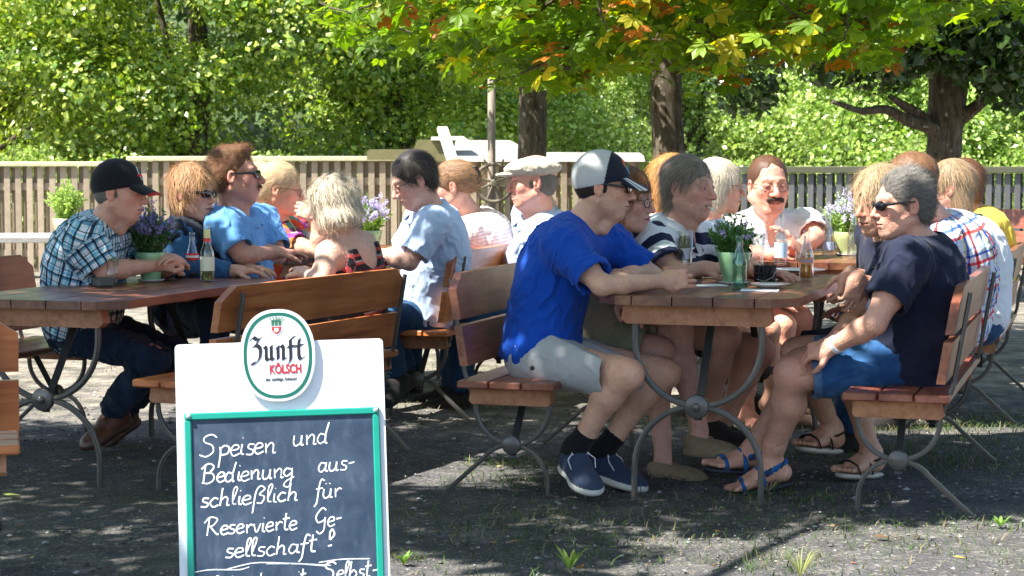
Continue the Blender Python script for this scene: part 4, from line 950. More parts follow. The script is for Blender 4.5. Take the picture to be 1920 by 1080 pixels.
def nib(m, strokes, x, z, sc, y, col, ang=38, w=.30):
    """broad nib lettering: each stroke is a polyline swept by a slanted pen edge"""
    dx, dz = math.cos(R(ang))*w/2, math.sin(R(ang))*w/2; ly = y
    for s in strokes:
        P = smooth_path(s, 5) if len(s) > 3 else np.array(s, float)
        for (a, b) in zip(P[:-1], P[1:]):
            q = [(a[0]-dx, a[1]-dz), (a[0]+dx, a[1]+dz), (b[0]+dx, b[1]+dz), (b[0]-dx, b[1]-dz)]; v = [(x+p[0]*sc, ly, z+p[1]*sc) for p in q]+[(x+p[0]*sc, ly+.0012, z+p[1]*sc) for p in q]
            m.add(v, [(0, 1, 2, 3), (4, 7, 6, 5), (0, 4, 5, 1), (1, 5, 6, 2), (2, 6, 7, 3), (3, 7, 4, 0)], False, col); ly -= .00002
def text_obj(txt, size, ext, mat, name, parent, loc, sx=1.0, off=0.0, align='CENTER'):
    cu = bpy.data.curves.new('t', 'FONT'); cu.body = txt; cu.size = size; cu.extrude = ext; cu.offset = off; cu.align_x = align
    o = bpy.data.objects.new('t', cu); COL.objects.link(o); bpy.context.view_layer.update(); me = bpy.data.meshes.new_from_object(o.evaluated_get(bpy.context.evaluated_depsgraph_get()))
    bpy.data.objects.remove(o); me.materials.clear(); me.materials.append(mat); me.name = name; q = bpy.data.objects.new(name, me); COL.objects.link(q); q.parent = parent; q.location = Vector(loc); q.rotation_euler = (math.pi/2, 0, 0); q.scale = (sx, 1, 1); return q
def chalkmat():
    t = NT('chalk'); P = t.coord(); n = t.math('ADD', t.math('MULTIPLY', t.noise(P, 420, 2), .6), t.math('MULTIPLY', t.noise(P, 90, 3), .4)); t.base(t.mix(t.math('MULTIPLY', t.math('SUBTRACT', n, .37, clamp=True), 9, clamp=True), (.12, .15, .20), t.attr('Col'))); t.set(Roughness=.9); return t.m
MAT['chalk'] = chalkmat()
def build_sign():
    rs = np.random.RandomState(5); Ys = 5.35
    c = at(542, 640, Ys); wd = .578; Ht = 1.10
    # board hangs from its top centre and leans back; its foot stands on the ground
    lean = R(9); base_z = 0.0; Lb = (c[2]-base_z)/math.cos(lean)
    root = empty('menu_board', (c[0], c[1]-math.sin(lean)*Lb, 0), 0, 'white folding menu sign with a green framed blackboard and chalk writing', 'sign'); root.rotation_euler = (-lean, R(-1.3), R(5.5))
    x0, x1 = -wd/2, wd/2; T = Lb; pt_ = NT('white_painted_board'); Pp = pt_.coord('Object', (1, 1, .25)); sc_ = pt_.noise(Pp, 60, 4, .75); bl = pt_.noise(pt_.coord(), 6, 5, .7)
    cc_ = pt_.mix(pt_.math('MULTIPLY', pt_.math('SUBTRACT', sc_, .64, clamp=True), 3.5, clamp=True), (.80, .81, .84), (.50, .49, .47)); cc_ = pt_.mix(pt_.math('MULTIPLY', pt_.math('SUBTRACT', bl, .56, clamp=True), 1.6, clamp=True), cc_, (.62, .61, .60)); pt_.base(cc_); pt_.set(Roughness=pt_.math('MULTIPLY_ADD', bl, .4, .2)); pt_.bump(sc_, .0004); pm = pt_.m; wh = (1, 1, 1)
    m = MB(); rr = .012; m.prism(arc(x1-rr, T-rr, rr, 0, 90, 5)+arc(x0+rr, T-rr, rr, 90, 180, 5)+[(x0, .02), (x1, .02)], 0, .020, 1); m.build('front_panel', pm, root)
    m = MB(); m.box((x0+.02, .03, .0), (x1-.004, .045, T-.05)); q = m.build('rear_panel', plain('brown_hardboard', (.12, .085, .06), .7), root); q.rotation_euler = (2*lean-.06, 0, 0); q.location = (0, .0, .0)
    q.location = (0, (T)*math.sin(.22)+.02, 0); q.rotation_euler = (.22, 0, 0)
    gm = plain('green_painted_frame', (.004, .27, .20), .35, var=.16, vscale=22); fr = MB(); fz1 = T-.192; fx0, fx1 = x0+.022, x1-.016; fw = .0195
    fr.box((fx0, -.010, fz1-fw), (fx1, .001, fz1), .003); fr.box((fx0, -.0095, .03), (fx0+fw, .0005, fz1-fw-.0005), .003); fr.box((fx1-fw, -.0095, .03), (fx1, .0005, fz1-fw-.0005), .003); fr.build('frame', gm, root)
    t = NT('blackboard'); P = t.coord(); n = t.noise(P, 7, 6, .7, dist=.8); n2 = t.noise(t.coord('Object', (1, 1, .35)), 30, 4, .7)
    f = t.math('ADD', t.math('MULTIPLY', t.math('SUBTRACT', n, .40, clamp=True), .6), t.math('MULTIPLY', t.math('SUBTRACT', n2, .52, clamp=True), .9)); t.base(t.mix(f, (.012, .032, .068), (.17, .22, .30))); t.set(Roughness=.6)
    b = MB(); b.box((fx0+fw-.002, -.004, .03), (fx1-fw+.002, .0005, fz1-fw+.002)); b.build('blackboard', t.m, root)
    for x in (fx0+.012, fx1-.010): s = MB(); s.lathe([(0, -.007), (.005, -.006), (.0065, -.001), (.0065, 0)], (x, -.0105, fz1-.008), 14, axis=1); s.build('screw', pm, root)
    ck = MB(); bx = fx0+.030; yv = -.0046; S_ = .0178; top = fz1-.078
    pxm = wd/386.
    def X(px): return (px-536)*pxm*1.0
    def Z(py): return T-(py-641)*pxm*1.012
    lines = [('Speisen', 384, 850, .0300, 1.30), ('und', 556, 834, .0290, 1.32), ('Bedienung', 388, 897, .0270, 1.32), ('aus-', 602, 884, .0260, 1.34), ('schließlich', 384, 940, .0250, 1.58), ('für', 594, 932, .0260, 1.35), ('Reservierte', 392, 992, .0250, 1.34), ('Ge-', 592, 984, .0260, 1.2), ('sellschaft', 426, 1034, .0255, 1.58), ('!', 616, 1022, .026, 1.2), ('Getränke', 396, 1098, .0250, 1.12), ('mit', 532, 1088, .0230, 1.25), ('Selbst-', 602, 1081, .0240, 1.30)]
    for (tx, px, py, sz, sp) in lines: ck = MB(); writing(ck, tx, X(px), Z(py), sz, yv, slope=.03, rs=rs, sp=sp); ck.build('chalk_word', MAT['chalk'], root)
    ck = MB()
    for pts in ([(364, 1057), (400, 1053), (450, 1055), (470, 1051)], [(430, 1053), (480, 1044), (540, 1047), (620, 1054)], [(502, 1046), (560, 1049), (612, 1055)], [(598, 1048), (640, 1044), (692, 1045)]):
        P = smooth_path([(X(a), Z(b_)) for a, b_ in pts]); ck.sweep(np.stack([P[:, 0], np.full(len(P), yv), P[:, 1]], 1), .0015, prof=[(-.06, -1), (.06, -1), (.06, 1), (-.06, 1)], afix=(0, 1, 0), col=(.7, .73, .76))
    o = ck.build('chalk_underline', MAT['chalk'], root)
    # oval badge
    cx, cz = X(533), Z(667); a, bb = .104, .129
    def oval(k, n=64): return [(cx+(a*k)*math.copysign(abs(math.cos(t_))**.86, math.cos(t_)), cz+(bb-a+a*k)*math.copysign(abs(math.sin(t_))**.9, math.sin(t_))) for t_ in np.linspace(0, 2*math.pi, n+1)[:-1]]
    bd = MB(); bd.prism(oval(1), -.014, .019, 1); bo = bd.build('badge', pm, root)
    def ring(k0, k1, y, col, nm):
        A, B = oval(k0), oval(k1); n = len(A); v = [(p[0], y, p[1]) for p in A]+[(p[0], y, p[1]) for p in B]; F = [(i, (i+1) % n, (i+1) % n+n, i+n) for i in range(n)]
        raw_mesh(nm, v, F, MAT['attr_gloss'], bo, False, np.tile(col, (2*n, 1)))
    ring(.915, .825, -.0148, (.005, .115, .075), 'green_ring'); ring(.795, .785, -.0147, (.25, .35, .33), 'thin_ring'); ring(.985, .975, -.0146, (.3, .3, .33), 'rim_line')
    nb = MB(); bk = (.012, .012, .018)
    Zs = [[(.05,2.15),(.35,2.45),(.75,2.2),(1.15,2.4)],[(1.0,2.3),(.55,1.55)],[(.35,1.5),(.75,1.55),(1.05,1.2),(1.0,.35),(.6,-.25),(.1,-.35)],[(.1,-.35),(.35,-.1)]]
    us = [[(.05,1.45),(.22,1.2),(.22,.25),(.45,.0),(.75,.25)],[(.75,1.5),(.75,.15),(.98,.0)]]
    ns = [[(.0,1.2),(.22,1.45)],[(.22,1.4),(.22,.05)],[(.22,1.15),(.55,1.5),(.78,1.2),(.78,.1),(1.0,.1)]]
    fs = [[(.0,1.35),(.75,1.4)],[(.75,2.35),(.35,2.2),(.3,1.6),(.3,.1),(.12,-.35)]]
    ts = [[(.0,1.35),(.8,1.5)],[(.45,2.15),(.38,1.4),(.38,.3),(.62,.0),(.85,.2)]]
    lx = cx-.076; lz = cz-.012; sc = .0262
    for g, adv in ((Zs, 1.45), (us, 1.25), (ns, 1.25), (fs, .80), (ts, 1.0)): nib(nb, g, lx, lz, sc, -.0150, bk, 40, .44); lx += adv*sc
    nb.build('lettering', MAT['attr'], bo)
    red = plain('red_print', (.42, .012, .02), .4, var=0); blk = plain('black_print', (.015, .015, .02), .4, var=0)
    text_obj('KÖLSCH', .0350, .0004, red, 'lettering', bo, (cx+.020, -.0152, cz-.050), .66, .0012); text_obj('...der zünftige Schluck!', .0130, .0004, blk, 'lettering', bo, (cx+.004, -.0152, cz-.070), .80, .0002)
    cr = MB(); gz = cz+.094; sh = lambda P, col, y: cr.prism([(cx-.002+p*.001, gz+q*.001) for p, q in P], y-.0006, y, 1, col)
    sh([(-17, 0), (17, 0), (17, -22), (10, -33), (0, -39), (-10, -33), (-17, -22)][::-1], (.80, .80, .80), -.0147); sh([(-14, -14), (14, -14), (12, -25), (7, -31), (0, -35), (-7, -31), (-12, -25)][::-1], (.45, .02, .03), -.0155); sh([(-6, -18), (6, -18), (6, -27), (0, -30), (-6, -27)][::-1], (.75, .75, .75), -.0163)
    for i in (-1, 0, 1): sh([(i*10-4, -11), (i*10+4, -11), (i*10+4, 2+3*(i == 0)), (i*10-4, 2+3*(i == 0))], (.03, .15, .09), -.0156)
    sh([(-14, 1), (14, 1), (14, 5), (-14, 5)], (.03, .15, .09), -.0164)
    for i in range(-2, 3): sh([(i*7-2.2, 5), (i*7+2.2, 5), (i*9+1.6, 15-abs(i)*1.5), (i*9-1.6, 15-abs(i)*1.5)], (.13, .22, .16), -.0157)
    cr.build('crest', MAT['attr'], bo); return root
build_sign()
# ------------------------------------------------------------------ ground
def build_ground():
    t = NT('gravel_ground'); P = t.coord(); big = t.noise(P, .55, 5, .6, dist=.4); mid = t.noise(P, 5, 5, .65); fine = t.noise(P, 90, 3, .7)
    vo = t.node('ShaderNodeTexVoronoi', feature='F1'); t.put(vo.inputs['Vector'], P); vo.inputs['Scale'].default_value = 75; vs = t.node('ShaderNodeSeparateColor'); t.t.links.new(vo.outputs['Color'], vs.inputs[0])
    g = t.ramp(t.math('ADD', t.math('MULTIPLY', fine, .5), t.math('MULTIPLY', mid, .5)), [(.35, (.030, .031, .036)), (.55, (.092, .090, .092)), (.70, (.29, .265, .23))])
    g = t.mix(t.math('MULTIPLY', t.math('SUBTRACT', vs.outputs[0], .86, clamp=True), 4, clamp=True), g, (.30, .28, .25))
    g = t.mix(t.math('MULTIPLY', t.math('SUBTRACT', big, .50, clamp=True), 3.0, clamp=True), g, (.075, .070, .06))
    # farther away the ground is paler sand, with sun dapple mixed into its tones
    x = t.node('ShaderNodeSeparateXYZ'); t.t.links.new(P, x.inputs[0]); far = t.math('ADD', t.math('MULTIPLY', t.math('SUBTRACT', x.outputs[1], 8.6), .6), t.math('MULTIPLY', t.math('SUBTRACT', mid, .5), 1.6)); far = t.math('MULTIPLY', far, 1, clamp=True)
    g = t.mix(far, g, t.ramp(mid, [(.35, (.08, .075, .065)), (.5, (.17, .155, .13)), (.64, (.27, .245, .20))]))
    gm = t.math('MULTIPLY', t.math('SUBTRACT', t.noise(P, 1.4, 5, .7), .50, clamp=True), 5, clamp=True)
    g = t.mix(t.math('MULTIPLY', gm, .35), g, (.07, .085, .035)); t.base(g); t.set(Roughness=.95, Specular_IOR_Level=.2)
    t.bump(t.math('ADD', t.math('MULTIPLY', fine, .5), t.math('MULTIPLY', vo.outputs['Distance'], .6)), .010, .9)
    xs = np.concatenate([[-80, -40, -20, -10], np.arange(-5, 5.01, .04), [10, 20, 40, 80]]); ys = np.concatenate([[-20, -5, 0], np.arange(3.5, 11, .04), np.arange(11, 20, .4), [22, 26, 35, 60, 120]])
    X, Y = np.meshgrid(xs, ys, indexing='ij'); P_ = np.stack([X.ravel(), Y.ravel(), np.zeros(X.size)], 1)
    P_[:, 2] = np.where((np.abs(P_[:, 0]) < 5.01) & (P_[:, 1] > 3.4) & (P_[:, 1] < 11), (fbm(P_*V(1.1, 1.1, 1), 2, 3)-.5)*.030+(fbm(P_*V(9, 9, 1), 4, 3)-.5)*.014, 0)-.004
    nx, ny = X.shape; i, j = np.meshgrid(np.arange(nx-1), np.arange(ny-1), indexing='ij'); a = (i*ny+j).ravel()
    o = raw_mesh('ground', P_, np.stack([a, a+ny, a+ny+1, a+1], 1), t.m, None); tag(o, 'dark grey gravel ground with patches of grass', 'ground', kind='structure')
build_ground()
rsE = np.random.RandomState(21)
def grass_stuff():
    # tufts: (px, py, radius m, blades)
    spots = [(960, 905, .22, 260), (960, 870, .15, 160), (1010, 870, .2, 120), (1330, 800, .3, 300), (1410, 765, .3, 260), (1480, 800, .25, 260), (1540, 845, .25, 250), (1480, 930, .2, 180), (1400, 945, .3, 130), (1560, 930, .2, 110), (1640, 985, .3, 240), (1760, 800, .3, 500), (1820, 830, .3, 500), (1850, 880, .3, 330), (1700, 800, .25, 300), (1780, 860, .3, 420), (1690, 860, .2, 220), (1880, 790, .3, 480),
             (1500, 1050, .12, 60), (1480, 1070, .1, 60), (1290, 960, .3, 130), (1150, 990, .35, 170), (1000, 1000, .4, 200), (850, 1010, .35, 120), (900, 960, .3, 120), (1080, 1010, .3, 160), (950, 700, .6, 500), (860, 760, .25, 200), (650, 640, .6, 200), (900, 650, .8, 600), (330, 690, .5, 200), (760, 1050, .06, 60), (1870, 985, .2, 90), (1400, 1040, .4, 130), (1700, 1060, .4, 160), (1850, 1040, .3, 130), (500, 620, .8, 300), (1250, 900, .3, 90), (700, 820, .4, 120), (1200, 1040, .4, 160), (900, 1060, .3, 90)]
    n = sum(int(s[3]*1.3) for s in spots); P = np.zeros((n, 3)); k = 0
    for px, py, r, c in spots:
        q = atz(px, py); c = int(c*1.3); a = rsE.rand(c)*6.283; d = r*np.sqrt(rsE.rand(c))*(1+.8*rsE.randn(c)*.4); P[k:k+c] = np.stack([q[0]+np.cos(a)*d*1.5, q[1]+np.sin(a)*d, np.zeros(c)], 1); k += c
    ln = .012+.034*rsE.rand(n)**2.4; yaw = rsE.rand(n)*6.283; w = .0014+.0010*rsE.rand(n); le = .5+1.3*rsE.rand(n)
    dx, dy = np.cos(yaw), np.sin(yaw); v = []
    for f, ww in ((0, 1), (.5, .8), (1, .1)):
        c = P+np.stack([dx*le*ln*f*f, dy*le*ln*f*f, ln*f*(1-.2*f)], 1)
        for sg in (-1, 1): v.append(c+sg*ww*w[:, None]*np.stack([-dy, dx, np.zeros(n)], 1))
    Vv = np.stack(v, 1).reshape(-1, 3); b = np.arange(n)*6; F = np.concatenate([np.stack([b, b+1, b+3, b+2], 1), np.stack([b+2, b+3, b+5, b+4], 1)])
    c = np.array((.060, .105, .032))*(.6+.9*rsE.rand(n, 1)); dry = rsE.rand(n) < .25; c[dry] = np.array((.22, .19, .10))*(.6+.7*rsE.rand(dry.sum(), 1)); o = raw_mesh('grass', Vv, F, MAT['grass'], None, False, np.repeat(c, 6, 0)); tag(o, 'thin grass growing in tufts on the gravel', 'grass', kind='stuff')
    # pebbles
    n = 15000; X = rsE.uniform(-3.4, 3.4, n); Y = 4.3+6*rsE.rand(n)**1.5; s = .0022+.0075*rsE.rand(n)**4+.010*(rsE.rand(n) < .012)*rsE.rand(n); oc = np.array([(1,0,0),(-1,0,0),(0,1,0),(0,-1,0),(0,0,1),(0,0,-1)], float)
    v = (oc[None]*(s[:, None, None]*(.6+.8*rsE.rand(n, 6, 1)))*V(1.2, 1, .7)) + np.stack([X, Y, np.full(n, .0)], 1)[:, None]
    fb = np.array([(0,2,4),(2,1,4),(1,3,4),(3,0,4),(2,0,5),(1,2,5),(3,1,5),(0,3,5)]); F = (fb[None]+(np.arange(n)*6)[:, None, None]).reshape(-1, 3)
    c = np.repeat(np.array((.17, .165, .16))*(.35+1.8*rsE.rand(n, 1)**2.5), 6, 0); o = raw_mesh('pebbles', v.reshape(-1, 3), F, MAT['rubber'], None, False, c); tag(o, 'small grey pebbles scattered on the gravel', 'pebbles', kind='stuff')
grass_stuff()
def weed(px, py, label, n=7, ln=.09, w=.022, col=(.20, .32, .06), up=.7, seed=0):
    rs = np.random.RandomState(seed); v = []; f = []; c = []; p0 = atz(px, py)
    for i in range(n):
        a = 6.283*i/n+rs.rand()*.5; d = V(math.cos(a), math.sin(a), 0); s = V(-d[1], d[0], 0); L = ln*rs.uniform(.7, 1.15); k = len(v); cc = np.array(col)*rs.uniform(.75, 1.25)
        for q, ww in ((0, .15), (.35, .9), (.7, .8), (1, .03)):
            z = L*(up*q-.25*up*q*q*q); m = d*L*q*math.sqrt(max(1-.5*up*up, .1))
            for sg in (-1, 0, 1): v.append(m+s*sg*w*ww/2+V(0, 0, z+.003+abs(sg)*w*.15)); c.append(cc)
        for j in range(3):
            for g in range(2): b = k+j*3+g; f.append((b, b+1, b+4, b+3))
    o = raw_mesh('weed', np.array(v), np.array(f), MAT['grass'], None, True, np.array(c)); o.location = Vector(p0); tag(o, label, 'weed', 'weeds in the gravel')
weed(1068, 1072, 'bright green leafy weed at the bottom edge, in front of the near right table', 11, .080, .014, (.20, .31, .07), 1.05, 1)
weed(1500, 1085, 'tuft of long pale grass blades at the bottom edge under the right table', 34, .10, .0032, (.30, .33, .12), 1.1, 2)
weed(757, 1062, 'small green seedling right of the menu sign', 9, .045, .012, (.14, .27, .05), 1.1, 3)
weed(1440, 925, 'sparse dry grass tuft in front of the blue strapped sandals', 22, .10, .004, (.36, .34, .18), .8, 4)
weed(1875, 990, 'small leafy weed at the right edge beyond the bench foot', 8, .05, .014, (.16, .28, .06), .9, 5)
def fallen(px, py, label, col, s=.03, rz=0):
    v = [(-1, 0, 0), (-.4, .38, .12), (.5, .33, .05), (1, 0, .1), (.5, -.33, .1), (-.4, -.38, 0)]; o = raw_mesh('fallen_leaf', np.array(v)*s, [(0, 1, 2, 3), (0, 3, 4, 5)], MAT['grass'], None, False, np.tile(col, (6, 1))); p = atz(px, py); o.location = (p[0], p[1], .008); o.rotation_euler = (0, .1, rz); tag(o, label, 'leaf', 'fallen leaves on the gravel')
for i, (px, py, s, c, l) in enumerate(((22, 932, .035, (.35, .42, .12), 'yellow green fallen leaf at the left edge of the gravel'), (160, 946, .03, (.25, .22, .2), 'grey stone like curled leaf left of the sign'), (925, 1022, .022, (.45, .25, .08), 'tan fallen leaf right of the sign near the bottom'), (968, 1018, .018, (.5, .22, .06), 'small orange fallen leaf beside the tan one'), (1088, 1068, .028, (.36, .16, .05), 'brown fallen leaf behind the bright green weed'), (1655, 1012, .035, (.16, .10, .06), 'long dark fallen leaf on the sunlit gravel'), (1772, 935, .02, (.6, .35, .12), 'orange leaf near the foot of the right bench'), (935, 878, .03, (.5, .42, .2), 'yellowish leaf behind the left bench foot of the blue shirted man'), (545, 660, .03, (.5, .4, .2), 'pale leaf on the far sunny gravel'))): fallen(px, py, l, c, s, i*1.1)
rl = random.Random(4)
_w = ['brown', 'tan', 'dark curled', 'yellowish', 'reddish']; _c = [(.20, .11, .05), (.36, .25, .12), (.10, .07, .045), (.42, .36, .10), (.34, .13, .05)]
for i, (px, py, near) in enumerate(((820, 1000, 'between the menu sign and the left bench'), (872, 955, 'in front of the left bench foot'), (1010, 965, 'in front of the laced navy shoe'), (1150, 1030, 'in the middle foreground gravel'), (1240, 985, 'before the near table foot'), (1345, 1000, 'before the blue strapped sandals'), (1560, 990, 'left of the right bench foot'), (1720, 1010, 'on sunlit gravel under the right bench'), (1800, 1050, 'near the lower right corner'), (1600, 1060, 'right of the long grass tuft'), (1340, 1065, 'left of the long grass tuft'), (120, 1000, 'left of the sign near the bottom'), (230, 975, 'beside the sign at its left edge'), (60, 1050, 'in the lower left corner'), (250, 870, 'under the left plank table'), (40, 990, 'on dark gravel at the left edge'))):
    fallen(px, py, _w[i % 5]+' dry leaf on the gravel '+near, _c[i % 5], rl.uniform(.014, .026), i*2.3)
# ------------------------------------------------------------------ fences, timber structure, wheel
def fence(x0, x1, Y, top, label, pitch=.118, w=.062, col=(.34, .27, .19), railc=(.5, .46, .3), rail_h=.05, seed=0, name='picket_fence'):
    rs = np.random.RandomState(seed); t = empty(name, (x0, Y, 0), 0, label, 'fence', 'fences at the back'); m = MB(); n = int((x1-x0)/pitch)
    for i in range(n):
        x = (i+.5)*pitch+rs.uniform(-.004, .004); k = rs.uniform(.8, 1.2); m.box((x-w/2, -.012, .06), (x+w/2, .012, top-rail_h-.004), .002, np.array(col)*k)
        m.box((x-w/2+pitch/2, .05, .06), (x+w/2-.01+pitch/2, .072, top-rail_h-.004), .002, np.array(col)*k*.9)
    m.build('slats', MAT['oldwood'], t); r = MB(); r.box((0, -.05, top-rail_h), (x1-x0, .10, top), .006, railc); r.build('top_rail', MAT['oldwood'], t)
    r = MB(); r.box((0, .0125, .22), (x1-x0, .0495, .30), .004, col); r.box((0, .0125, top-.30), (x1-x0, .0495, top-.22), .004, col); r.build('cross_rail', MAT['oldwood'], t)
    for x in np.arange(.0, x1-x0+.01, 1.9): p = MB(); p.box((x-.045, .073, 0), (x+.045, .16, top-rail_h-.002), .004, np.array(col)*.8); p.build('post', MAT['oldwood'], t)
    return t
a = at(238, 300, 20.0)
fence(-7.2, a[0]-.002, 20.0, at(100, 303, 20)[2], 'tan slatted fence at the left edge, lower section', seed=1)
fence(a[0]+.002, at(1208, 300, 20)[0], 20.0, at(300, 293, 20)[2], 'tan slatted fence with a pale top rail, middle section behind the guests', seed=2, railc=(.5, .46, .30))
fence(at(1300, 300, 21.5)[0], 8.5, 21.5, at(1400, 312, 21.5)[2], 'dark grey slatted fence at the right behind the moustached man', pitch=.105, w=.062, col=(.12, .122, .122), railc=(.09, .095, .055), rail_h=.075, seed=3)
def timber():
    t = empty('timber_ramp', V(*at(950, 300, 19.6)[:2], 0), 0, 'pale stepped plank side wall of a timber structure on top of the fence', 'wooden structure'); o = V(t.location); 
    def plate(pts, Y, th, col, nm='plank_wall', tilt=0):
        P = [at(px, py, Y)-o for px, py in pts]; m = MB(); v = [(p[0], p[1]+tilt*(p[2]-P[-1][2]), p[2]) for p in P]+[(p[0], p[1]+th+tilt*(p[2]-P[-1][2]), p[2]) for p in P]; n = len(P)
        m._orient(v, [list(range(n)), list(range(n, 2*n))[::-1]]+[[i, (i+1) % n, (i+1) % n+n, i+n] for i in range(n)], np.mean(v, 0), col); m.build(nm, MAT['oldwood'], t)
    ol = (.16, .145, .06); pale = (.26, .25, .215)  # tree shade and sunlight put into the tones: olive shaded, pale sunlit
    plate([(688, 300), (688, 284), (694, 280), (778, 280), (778, 300)], 19.7, .06, ol); plate([(776, 303), (776, 280), (783, 262), (850, 262), (850, 303)], 19.62, .06, ol)
    plate([(846, 303), (852, 262), (956, 262), (975, 272), (992, 285), (1202, 286), (1208, 291), (1210, 303)], 19.5, .05, pale, 'ramp', 2.2)  # tilted back so the sun brightens its face
    plate([(808, 263), (808, 256), (868, 255), (880, 263)], 19.58, .05, pale, 'ramp', 2.0)
    m = MB(); A = at(829, 240, 19.2)-o; B = at(850, 306, 18.9)-o; m.sweep([A, B], 1, prof=[(-.05, -.02), (.05, -.02), (.05, .02), (-.05, .02)], col=(.7, .68, .62)); m.build('leaning_board', MAT['oldwood'], t)
timber()
def wheel():
    c = at(926, 343, 17.0); t = empty('wooden_pole', (c[0]-.02, c[1]+.05, 0), 0, 'grey round wooden pole rising behind the spoked wheel into the leaves', 'pole'); m = MB(); m.lathe([(.036, 0), (.034, 3.2), (0, 3.2)], (0, 0, 0), 20, col=(.22, .18, .14)); m.build('shaft', MAT['oldwood'], t)
    t = empty('spoked_wheel', c, 0, 'old wooden ships wheel with knob handles mounted on the pole', 'wheel'); br = (.15, .12, .085)
    m = MB(); r = .165; m.sweep([(r*math.cos(a_), -.035, r*math.sin(a_)) for a_ in np.linspace(0, 2*math.pi, 41)[:-1]], .016, 8, closed=True, col=br); m.build('rim', MAT['oldwood'], t)
    m = MB(); m.lathe([(0, -.07), (.02, -.07), (.032, -.055), (.032, .0), (0, .0)], (0, 0, 0), 20, col=(.3, .27, .2), axis=1); m.build('hub', MAT['oldwood'], t)
    for k in range(8):
        a_ = math.pi/8+k*math.pi/4; d = V(math.cos(a_), 0, math.sin(a_)); m = MB(); m.sweep([d*q+V(0, -.035, 0) for q in (.02, .06, .12, .165, .19, .215, .23)], [.010, .012, .009, .010, .007, .011, .006], 8, col=br); m.build('spoke', MAT['oldwood'], t)
wheel()
def far_table(loc, label, h=.75):
    t = empty('picnic_table', loc, R(4), label, 'table'); g = (.34, .33, .31); m = MB()
    for i in range(5): m.box((-1.0, i*.15, h-.035), (1.0, i*.15+.144, h), .003, g)
    m.build('tabletop', MAT['oldwood'], t)
    for x in (-.75, .75): m = MB(); m.box((x-.03, .08, 0), (x+.03, .14, h-.036), .002, (.2, .18, .15)); m.box((x-.03, .58, 0), (x+.03, .64, h-.036), .002, (.2, .18, .15)); m.box((x-.025, .10, .35), (x+.025, .62, .41), .002, (.2, .18, .15)); m.build('leg_frame', MAT['oldwood'], t)
    return t
far_table((-3.55, 11.9, 0), 'grey sunlit plank table behind the left bench, cut by the picture edge')
t = empty('potted_bush', (at(124, 440, 12.2)[0], 12.2, .75), 0, 'sunlit pale green herb bush standing on the grey table at the left', 'potted plant'); m = MB(); m.lathe([(0, 0), (.06, 0), (.085, .11), (.075, .10), (0, .10)], (0, 0, 0), 24, col=(.25, .30, .15)); m.build('pot', MAT['attr'], t); herb(t, .09, 70, .24, .13, (.30, .42, .12), None, 9, lsize=.03, nf=0)
# ------------------------------------------------------------------ leaves
def leaf_quads(P, size, rs, updir=.35, asp=.72, N0=None):
    n = len(P); nn = rs.randn(n, 3)+V(0, 0, updir*2.2) if N0 is None else N0+rs.randn(n, 3)*.55; nn /= np.linalg.norm(nn, axis=1)[:, None]; d = rs.randn(n, 3); d -= (d*nn).sum(1)[:, None]*nn; d /= np.linalg.norm(d, axis=1)[:, None]
    s = np.cross(nn, d); L = size*(.45+1.15*rs.rand(n)**1.6)[:, None]; w = L*asp
    v = np.stack([P-d*L*.5, P-s*w*.5+nn*L*.07, P+d*L*.5, P+s*w*.5+nn*L*.07], 1).reshape(-1, 3); b = np.arange(n)*4; return v, np.stack([b, b+1, b+2, b+3], 1)
def limb(m, a, b, r0, r1, rs, n=7, wob=.08, col=(1, 1, 1)):
    a, b = V(a), V(b); L = np.linalg.norm(b-a); P = [a+(b-a)*t+rs.randn(3)*wob*L*.25*math.sin(math.pi*t)*V(1, 1, .6) for t in np.linspace(0, 1, n)]; m.sweep(P, np.linspace(r0, r1, n), 9, col=col); return P
bark = NT('bark'); Pb = bark.coord('Object', (1, 1, .25)); nb_ = bark.noise(Pb, 26, 5, .7, dist=.5); lich = bark.noise(bark.coord(), 22, 2, .5)
cb = bark.ramp(nb_, [(.35, (.035, .028, .018)), (.55, (.105, .085, .060)), (.7, (.17, .145, .105))]); cb = bark.mix(bark.math('MULTIPLY', bark.math('SUBTRACT', lich, .66, clamp=True), 9, clamp=True), cb, (.36, .36, .31))
bark.base(cb); bark.set(Roughness=.9, Specular_IOR_Level=.2); bark.bump(nb_, .012); BARK = bark.m
def crown_cloud(ctr, rad, nl, seed, size=.07, nclump=40, cr=.60, cols=((.07, .13, .02), (.13, .20, .035), (.18, .22, .04)), solid=.15):
    rs = np.random.RandomState(seed); u = rs.randn(nclump, 3); u /= np.linalg.norm(u, axis=1)[:, None]; C = u*(rs.rand(nclump, 1)**.35); C = V(ctr)+C*V(rad); k = rs.randint(0, nclump, nl)
    d = rs.randn(nl, 3); d /= np.linalg.norm(d, axis=1)[:, None]; r = cr*(.55+.9*rs.rand(nclump))[k][:, None]; P = C[k]+d*r*(rs.rand(nl, 1)**.45)*V(1.15, 1.15, .75)
    P = P[P[:, 2] > .05]; n = len(P); k = k[:n]; v, F = leaf_quads(P, size, rs, N0=d[:n]*1.1+V(0, 0, .5)); cc = np.array(cols)[rs.randint(0, len(cols), n)]*(.65+.7*rs.rand(n, 1))*(.8+.4*rs.rand(nclump))[k][:, None]; return v, F, np.repeat(np.clip(cc, 0, 1), 4, 0), C
